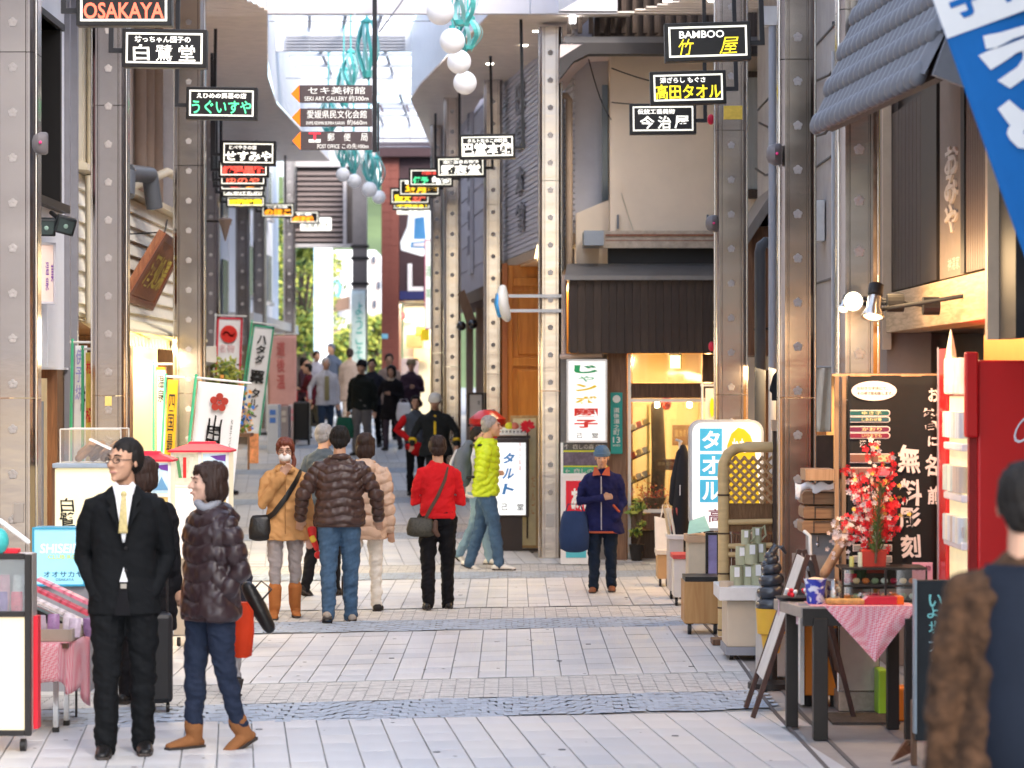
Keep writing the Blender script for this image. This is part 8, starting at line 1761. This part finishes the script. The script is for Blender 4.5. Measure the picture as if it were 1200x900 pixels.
# 2 companion in dark puffer
puf = cm("aubergine_puffer", (.030, .017, .020), .36, bump=.15, bscale=30); 
T, I = person("Woman in a glossy dark aubergine puffer and navy trousers beside the suited man", 246, 878, 15.35, 1.60, -48, puf, denim_n, cm("tan_suede", (.27, .115, .045), .85), hbr, legs=((5, 3), (-5, 12)), arms=("pocket", "pocket"), hem=.77, kind="puffer", sk=skin_pale, headyaw=-20, lod=0, hairkind="bob", quilt=.105, boots="ankle", collar=(puf, 2), wide=1.05)
m = MB(); c0 = I["neck"]; m.tube([c0+Vector((.055*math.cos(a), -.012+.062*math.sin(a), .018+.02*math.sin(a*2))) for a in [2*math.pi*i/14 for i in range(15)]], .026, 9, ref=(0, 0, 1)); m.build("scarf", cm("grey_scarf", (.27, .28, .32), .9), T, smooth=True)
# red sling bag and black camera bag beside her
q = P(284, 740, 15.9); o = thing("sling_bag", "bright orange red bag hanging behind the woman in the dark puffer", "bag", q)
m = MB(); m.rings([[Vector((x*math.copysign(abs(math.cos(a))**.5, math.cos(a)), .05*math.sin(a), z)) for a in [2*math.pi*i/16 for i in range(16)]] for x, z in ((.035, -.15), (.055, -.14), (.07, .0), (.065, .12), (.03, .17))]); m.build("body", cm("orange_red_nylon", (.52, .04, .01), .6), o, smooth=True)
MB().tube([(-.06, 0, .12), (-.1, .05, .3), (-.05, .1, .5)], (.012), 6).build("strap", M("sling_strap", (.6, .05, .03), .6), o)
q = P(303, 712, 16.0); o = thing("umbrella_bag", "black tubular bag with looped strap beside the orange red bag", "bag", q, rot=(0, math.radians(-28), 0))
MB().tube([(0, 0, .13), (0, 0, -.0), (.0, 0, -.13)], [.04, .05, .038], 14).build("body", leather, o, smooth=True); MB().tube([(.0, 0, .1), (.09, -.02, .13), (.12, -.02, .06), (.04, -.02, .03)], .006, 6).build("strap", leather, o, smooth=True)
# 3 dark haired person behind the man, with case
T, I = person("Dark haired person in a long black coat, mostly hidden behind the suited man", 169, 800, 17.6, 1.57, 170, cm("long_black_coat", (.007, .007, .009), .8), blackt, leather, hbr, legs=((4, 4), (-4, 6)), arms=("down", "down"), hem=.5, kind="coat", lod=1, hairkind="bob", wide=1.05, collar=(cm("dark_fur", (.02, .018, .02), .9), 1))
t = thing("suitcase", "black wheeled suitcase standing behind the suited man's legs", "suitcase", (Xat(186, 17.0), 17.0, 0), rz=.2)
MB().box(-.09, .09, 0, .2, .06, .62).build("body", M("suitcase_black", (.02, .02, .022), .45), t, bevel=.03); MB().cyl((-.06, .1, .62), (-.06, .1, .9), .008).cyl((.06, .1, .62), (.06, .1, .9), .008).cyl((-.06, .1, .9), (.06, .1, .9), .012).build("handle", blk, t)
for sx in (-.06, .06): MB().cyl((sx-.01, .05, .03), (sx+.01, .05, .03), .03).build("wheel", blk, t, smooth=True)
# 4 child in grey trousers mostly hidden behind the woman
T, I = person("Child in grey trousers walking hidden behind the woman in the dark puffer", 268, 803, 17.9, 1.12, -150, cm("child_navy", (.02, .02, .03), .7), cm("child_grey", (.24, .23, .24), .8), leather, hb_, legs=((10, 10), (-18, 26)), hem=.8, lod=1, arms=("down", "down"))
# 5 woman with mask in camel coat
camel = cm("camel_wool", (.50, .27, .11), .9, bump=.3)
T, I = person("Woman with auburn hair, white face mask and short camel coat facing us", 334, 720, 23.9, 1.57, 6, camel, cm("grey_jeans", (.30, .27, .27), .8), cm("tan_suede_boot", (.36, .13, .04), .85), hred, legs=((6, 5), (-6, 6)), arms=("mouth", "down"), hem=.74, kind="coat", sk=skin_pale, headyaw=-4, tilt=4, lod=0, hairkind="tied", glasses=True, mask_=True, boots=True, trkind=.93)
S_ = I["S"]; z0 = I["dz"]
strap(I, T, [(.15, -.06, 1.40), (.10, -.135, 1.30), (0, -.15, 1.14), (-.11, -.145, 1.0), (-.2, -.06, .93)], .024, leather)
for s1 in (-1, 1): MB().ell((s1*.045*S_, -.105*S_, 1.405*S_+z0), (.05*S_, .02, .03*S_), 12, 8).build("coat_collar", camel, T, smooth=True)
MB().cyl((0, -.142*S_, .78*S_+z0), (0, -.150*S_, 1.36*S_+z0), .004).build("coat_seam", cm("camel_dark", (.32, .16, .06), .9), T)
bag("black shoulder bag with white stitching at the camel coated woman's hip", I["M"], (-.235*S_, -.07, .86*S_+z0), (.10, .05, .11), leather, "shoulder_bag", parts=False)
o = thing("knitted_toy", "red and yellow knitted mitten dangling from the camel coated woman's hand", "mitten", I["M"] @ Vector((.25*S_, -.1, .70*S_+z0)))
MB().tube([(0, 0, .14), (.01, 0, .05), (.045, 0, -.04)], [(.04, .02), (.03, .02), (.022, .015)], 10).build("mitten", S("knit_red", (.68, .03, .03)), o, smooth=True); MB().ell((.055, 0, -.09), .035).build("pompom", S("knit_red", (.68, .03, .03)), o, smooth=True); MB().tube([(-.0, -.02, .07), (.02, -.022, .03)], [(.025, .008), (.025, .008)], 8).build("pattern", S("knit_yellow", (.75, .5, .05)), o)
# 6 man in brown quilted jacket
brq = cm("brown_leather_quilt", (.055, .028, .022), .38, bump=.2, bscale=40)
T, I = person("Man seen from behind in a dark brown quilted jacket and blue jeans", 398, 733, 23.6, 1.68, 184, brq, denim, cm("grey_sneaker", (.32, .28, .24), .7), hb_, legs=((5, 2), (-7, 10)), arms=("out", "out"), hem=.83, kind="puffer", lod=0, hairkind="short", quilt=.075, wide=1.16, collar=(brq, 1), trkind=1.12)
# 7 woman beige puffer
bei = cm("beige_puffer", (.56, .38, .27), .55, bump=.15, bscale=30)
T, I = person("Woman seen from behind in a long beige quilted coat and white trousers", 428, 722, 24.6, 1.60, 176, bei, cm("white_trousers", (.72, .68, .62), .8), cm("black_boot", (.03, .028, .03), .7), hbr, legs=((8, 3), (-20, 45)), arms=("down", "pocket"), hem=.70, kind="puffer", lod=0, hairkind="bob", quilt=.10, wide=1.08, collar=(bei, 2), trkind=.95)
# 8 grey haired man half hidden
T, I = person("Grey haired man in a slate blue jacket, half hidden beyond the brown jacket man", 380, 700, 26.5, 1.66, 150, cm("slate_jacket", (.075, .095, .115), .7), blackt, leather, hgr, arms=("out", "down"), hem=.8, lod=1, hairkind="crop", wide=1.1)
# 9 woman in red sweater
redk = cm("red_knit", (.60, .014, .018), .85, bump=.5, bscale=90)
T, I = person("Woman seen from behind in a red knit sweater and black trousers", 513, 714, 24.9, 1.57, 182, redk, blackt, leather, hbr, legs=((6, 4), (-6, 8)), arms=("cross", "cross"), hem=.90, kind="sweater", lod=0, hairkind="fringe", wide=1.02, trkind=1.12)
S_ = I["S"]
strap(I, T, [(-.10, .09, 1.40), (-.07, .137, 1.28), (.0, .142, 1.12), (.08, .145, .98), (.14, .12, .86), (.17, .08, .80)], .016, cm("brown_strap", (.10, .06, .045), .6))
bag("dark olive patterned handbag at the red sweater woman's left hip", I["M"], (.16, .10, .75), (.13, .06, .085), cm("olive_pattern", (.05, .045, .03), .5, var=.6, scale=60), parts=False)
MB().tube([(.02, .15, .80), (.03, .16, .72), (.0, .16, .68)], [.02, .03, .02], 8).build("scarf_end", cm("brown_strap", (.10, .06, .045), .6), T, smooth=True)
# 10 man in lime jacket with backpack
lime = cm("lime_down", (.52, .66, .015), .5, bump=.15)
T, I = person("Grey haired man in a lime green down jacket and blue jeans, facing right", 569, 663, 30.2, 1.71, 84, lime, denim, cm("white_trainer", (.7, .68, .64), .6), hgr, legs=((15, 8), (-9, 8)), arms=("pocket", "pocket"), hem=.82, kind="puffer", sk=skin_old, lod=0, hairkind="crop", quilt=.07, collar=(lime, 2), stoop=5, wide=1.05, trkind=1.1, ground=0)
p_ = I["M"] @ Vector((0, .23, 1.18)); o = thing("backpack", "grey and dark slate backpack on the lime jacketed man's back", "backpack", p_, math.radians(84), rot=(math.radians(6), 0, math.radians(84)))
m = MB(); m.tube([(0, 0, -.2), (0, .03, -.05), (0, .02, .12), (0, -.02, .2)], [(.13, .08), (.15, .11), (.14, .09), (.09, .05)], 16); me = remesh(m, .01, "body"); displace(me, wrinkle(.02, 9, 9)); link("body", me, cm("slate_nylon", (.10, .12, .15), .6), o)
MB().tube([(0, .12, -.16), (0, .14, -.02), (0, .10, .12)], [(.09, .03), (.1, .03), (.08, .02)], 12).build("front_pocket", cm("pale_grey_nylon", (.42, .44, .48), .6), o, smooth=True)
m = MB(); m.tube([(-.09, -.06, .2), (-.12, -.2, .22), (-.14, -.30, .08), (-.13, -.24, -.12), (-.1, -.05, -.16)], .014, 7); m.tube([(.09, -.06, .2), (.12, -.2, .22), (.14, -.30, .08), (.13, -.24, -.12), (.1, -.05, -.16)], .014, 7); m.build("shoulder_straps", leather, o, smooth=True)
T, I = person("Person in pale jeans almost hidden behind the lime jacketed man", 560, 655, 31.2, 1.58, 60, cm("pale_jacket", (.6, .6, .6), .7), cm("pale_denim", (.20, .32, .42), .8), cm("white_trainer", (.7, .68, .64), .6), hb_, legs=((20, 8), (-16, 14)), arms=("front", "down"), lod=1, hem=.84, ground=0)
# 11 old woman
navyf = cm("navy_fleece", (.016, .018, .075), .95, bump=.5, bscale=90); rust = cm("rust_trim", (.45, .10, .05), .8)
T, I = person("Old woman in a navy fleece with rust trim and a blue knitted hat", 706, 693, 26.9, 1.42, -6, navyf, cm("dark_navy_slacks", (.010, .018, .035), .8), cm("brown_shoe", (.22, .09, .05), .7), hgr, legs=((5, 4), (-4, 6)), arms=("cross", "pocket"), hem=.70, kind="coat", sk=skin_old, lod=0, hat="beanie", tops=cm("blue_grey_knit", (.10, .17, .26), .9, bump=.6, bscale=70), wide=1.16, headyaw=4, tilt=8, stoop=8, trkind=1.12, hairkind="none")
S_ = I["S"]; z0 = I["dz"]; n0 = I["neck"]
for s1 in (-1, 1): MB().prism([n0+Vector((s1*.004, -.118, -.045)), n0+Vector((s1*.085, -.105, -.055)), n0+Vector((s1*.075, -.035, .035)), n0+Vector((s1*.05, -.06, .03))], (0, -.008, 0)).build("collar_flap", rust, T)
MB().cyl((0, -.155, .62), n0+Vector((0, -.13, -.06)), .005).build("zip", M("zip_grey", (.4, .4, .45), .4), T); MB().cyl((0, -.168, 1.04), (0, -.168, .97), .006).build("zip_pull", M("zip_white", (.8, .8, .8), .4), T)
MB().rings([[Vector((.205*math.cos(a), .005+.135*math.sin(a), z)) for a in [2*math.pi*i/28 for i in range(28)]] for z in (.585, .605)], cap=False).build("hem_trim", rust, T, smooth=True, thick=.01)
MB().tube([(.12, -.14, .86), (.17, -.1, .80)], .012, 7).build("pocket_trim", rust, T)
bag("large soft dark blue tote bag hanging on the old woman's arm", I["M"], (-.27, -.10, .60), (.15, .09, .20), cm("indigo_tote", (.025, .045, .11), .8), "tote_bag")
# 12 cap man, 13 vest woman
T, I = person("Man in a dark work jacket with yellow trim and a white cap", 511, 592, 41.0, 1.58, -8, cm("charcoal_work_jacket", (.022, .026, .028), .7), cm("dark_work_trousers", (.02, .022, .025), .8), leather, hb_, legs=((4, 4), (-4, 4)), arms=("out", "out"), hem=.72, kind="coat", lod=2, hat="helmet", tops=M("cap_white", (.80, .78, .70), .5), wide=1.3, stoop=10, tilt=18, cuff=None)
ylw = S("trim_yellow", (.8, .55, .02)); S_ = I["S"]
MB().tube([(0.01, -.165, 1.0), (0.01, -.155, 1.28)], [(.018, .006)]*2, 6).build("front_stripe", ylw, T)
s0, el, wr = I["AJ"][0]; d = (wr-el).normalized(); MB().cyl(wr-d*.09, wr-d*.05, .062).build("sleeve_stripe", ylw, T, smooth=True)
s0, el, wr = I["AJ"][1]; d = (wr-el).normalized(); MB().cyl(wr-d*.09, wr-d*.05, .062).build("sleeve_stripe", ylw, T, smooth=True)
T, I = person("Woman in a slate blue vest over a red sweater beside the white-capped man", 487, 590, 42.0, 1.52, 4, cm("slate_vest", (.075, .09, .115), .8), blackt, leather, hb_, legs=((5, 4), (-5, 6)), arms=("hip", "out"), hem=.90, kind="jacket", lod=2, hairkind="short", wide=1.0)
for s0, el, wr in I["AJ"]: m = MB().tube([s0+Vector((math.copysign(.02, s0.x), 0, -.03)), el, wr], [.07, .066, .052], 12); m.build("sleeve", redk, T, smooth=True)
MB().tube([(0, 0, .86*I["S"]+I["dz"]), (0, 0, .80*I["S"]+I["dz"])], [(.17, .13), (.165, .125)], 16).build("sweater_hem", redk, T, smooth=True)
# far walkers
T, I = person("Bearded man in a black jacket, black hat and grey trousers carrying a green bag", 424, 532, 50.5, 1.74, -20, cm("black_anorak", (.008, .011, .010), .7), cm("mid_grey_trousers", (.14, .13, .13), .8), leather, hb_, legs=((6, 4), (-4, 4)), arms=("down", "down"), hem=.82, kind="jacket", lod=2, hat="beanie", tops=cm("black_knit", (.01, .01, .012), .9), wide=1.2, collar=(cm("black_anorak", (.008, .011, .010), .7), 1), trkind=1.15)
bag("dark green shopping bag in the black jacketed man's hand", I["M"], (-.30, -.1, .50), (.19, .08, .20), cm("bottle_green", (.012, .085, .055), .7), "shopping_bag")
T, I = person("Person in a dark jacket walking directly behind the black jacketed man", 436, 528, 52.5, 1.70, -10, cm("dark_navy_jacket", (.018, .02, .03), .7), blackt, leather, hb_, arms=("front", "out"), lod=2, hem=.8)
T, I = person("Woman in a black coat with a cream fur collar walking towards us", 459, 529, 51.8, 1.60, -14, cm("black_coat", (.012, .010, .012), .85), cm("plum_skirt", (.06, .045, .06), .8), leather, hb_, legs=((8, 4), (-12, 14)), arms=("out", "front"), hem=.62, kind="coat", lod=2, collar=(cm("cream_fur", (.58, .47, .36), .95), 1), hairkind="bob")
bag("white carrier bag with a blue mark held by the woman with the fur collar", I["M"], (.28, -.14, .72), (.15, .05, .18), M("white_plastic_bag", (.72, .72, .76), .4), "carrier_bag")
T, I = person("Brown haired man in a beige coat behind the woman with the fur collar", 456, 520, 54.5, 1.72, 0, cm("taupe_coat", (.28, .21, .18), .8), blackt, leather, hbr, lod=2, hem=.7, kind="coat")
T, I = person("Woman in a plum jacket and brown brimmed hat holding a white bag, far right", 482, 520, 54, 1.62, 6, cm("plum_jacket", (.045, .025, .04), .8), cm("taupe_trousers", (.16, .13, .11), .8), leather, hbr, arms=("front", "front"), lod=2, hem=.72, kind="coat", hat="bucket", tops=cm("brown_hat", (.22, .17, .10), .9), wide=1.05)
T, I = person("White haired man in a pale grey open jacket with khaki front, far left", 382, 520, 53.5, 1.68, 12, cm("pale_grey_jacket", (.50, .50, .55), .7), cm("dark_blue_trousers", (.03, .05, .09), .8), leather, M("hair_white", (.55, .54, .53), .6), arms=("out", "down"), lod=2, hem=.76, wide=1.12, hairkind="crop")
MB().tube([(0, -.135, 1.32), (0, -.14, .85)], [(.045, .008), (.05, .008)], 8).build("shirt_front", cm("khaki_shirt", (.26, .23, .12), .8), T, smooth=True)
T, I = person("Person in a maroon jacket leaning in front of the white haired man", 367, 524, 55, 1.5, -60, cm("maroon_jacket", (.10, .012, .022), .8), cm("khaki_trousers", (.10, .09, .06), .8), leather, hb_, arms=("front", "down"), lod=2, hem=.8, wide=1.1, stoop=14)
T, I = person("Person in a blue grey hooded jacket, tallest at the street's crest", 388, 505, 62, 1.72, -30, cm("blue_grey_hoodie", (.10, .13, .20), .8), denim_n, leather, M("hood_blue_grey", (.13, .16, .22), .8), arms=("down", "out"), lod=3, hem=.78, wide=1.1)
T, I = person("Person with dark hair and a pale jacket left of the hooded walker", 371, 512, 59, 1.62, 30, cm("pale_violet_jacket", (.38, .38, .46), .8), blackt, leather, hbr, lod=3, hem=.78)
T, I = person("Woman with a bun and long beige coat walking away in the distance", 410, 512, 60, 1.64, 176, cm("light_beige_coat", (.46, .36, .30), .8), cm("beige_legs", (.4, .32, .26), .8), leather, hbr, lod=3, hem=.5, kind="coat", hairkind="bun")
T, I = person("Dark coated person by the far left shop front, near the maroon jacket", 356, 520, 57, 1.55, 80, cm("dark_plum_coat", (.05, .025, .035), .8), blackt, leather, hb_, lod=3, hem=.7)
t = thing("pushcart_bag", "black wheeled shopping trolley bag beside the maroon jacketed person", "trolley bag", (Xat(353, 53), 53, rise(53))); MB().box(-.16, .16, 0, .25, .1, .85).build("body", leather, t, bevel=.04); MB().tube([(-.1, .2, .85), (-.1, .25, 1.05), (.1, .25, 1.05), (.1, .2, .85)], .012, 6).build("handle", M("red_handle", (.5, .05, .05), .5), t)
for sx in (-.14, .14): MB().cyl((sx-.02, .12, .08), (sx+.02, .12, .08), .08).build("wheel", blk, t, smooth=True)
# foreground passer-by, out of focus
furm = M("brown_fur", (.055, .027, .013), .95, var=.7, scale=22, bump=1, bscale=40)
T, I = person("Dark haired person with brown fur sleeves and navy back at the right edge", 1203, 1200, 8.3, 1.80, 172, furm, denim_n, leather, hb_, legs=((4, 2), (-4, 4)), arms=("down", "down"), hem=.7, kind="coat", lod=1, hairkind="short", wide=1.12, ground=0)
m = MB(); S_ = I["S"]; m.rings([[Vector((rx*math.cos(a), .01+ry*math.sin(a)+.012, z))*S_ for a in [math.pi*i/14 for i in range(15)]] for z, rx, ry in ((1.42, .11, .085), (1.36, .135, .115), (1.2, .14, .135), (1.0, .14, .14), (.7, .16, .16))], cap=False, closed=False)
m.build("vest_back", cm("navy_vest", (.009, .013, .023), .8), T, smooth=True, thick=.012)
# names, origins and labels tidy-up: nothing hidden, nothing instanced
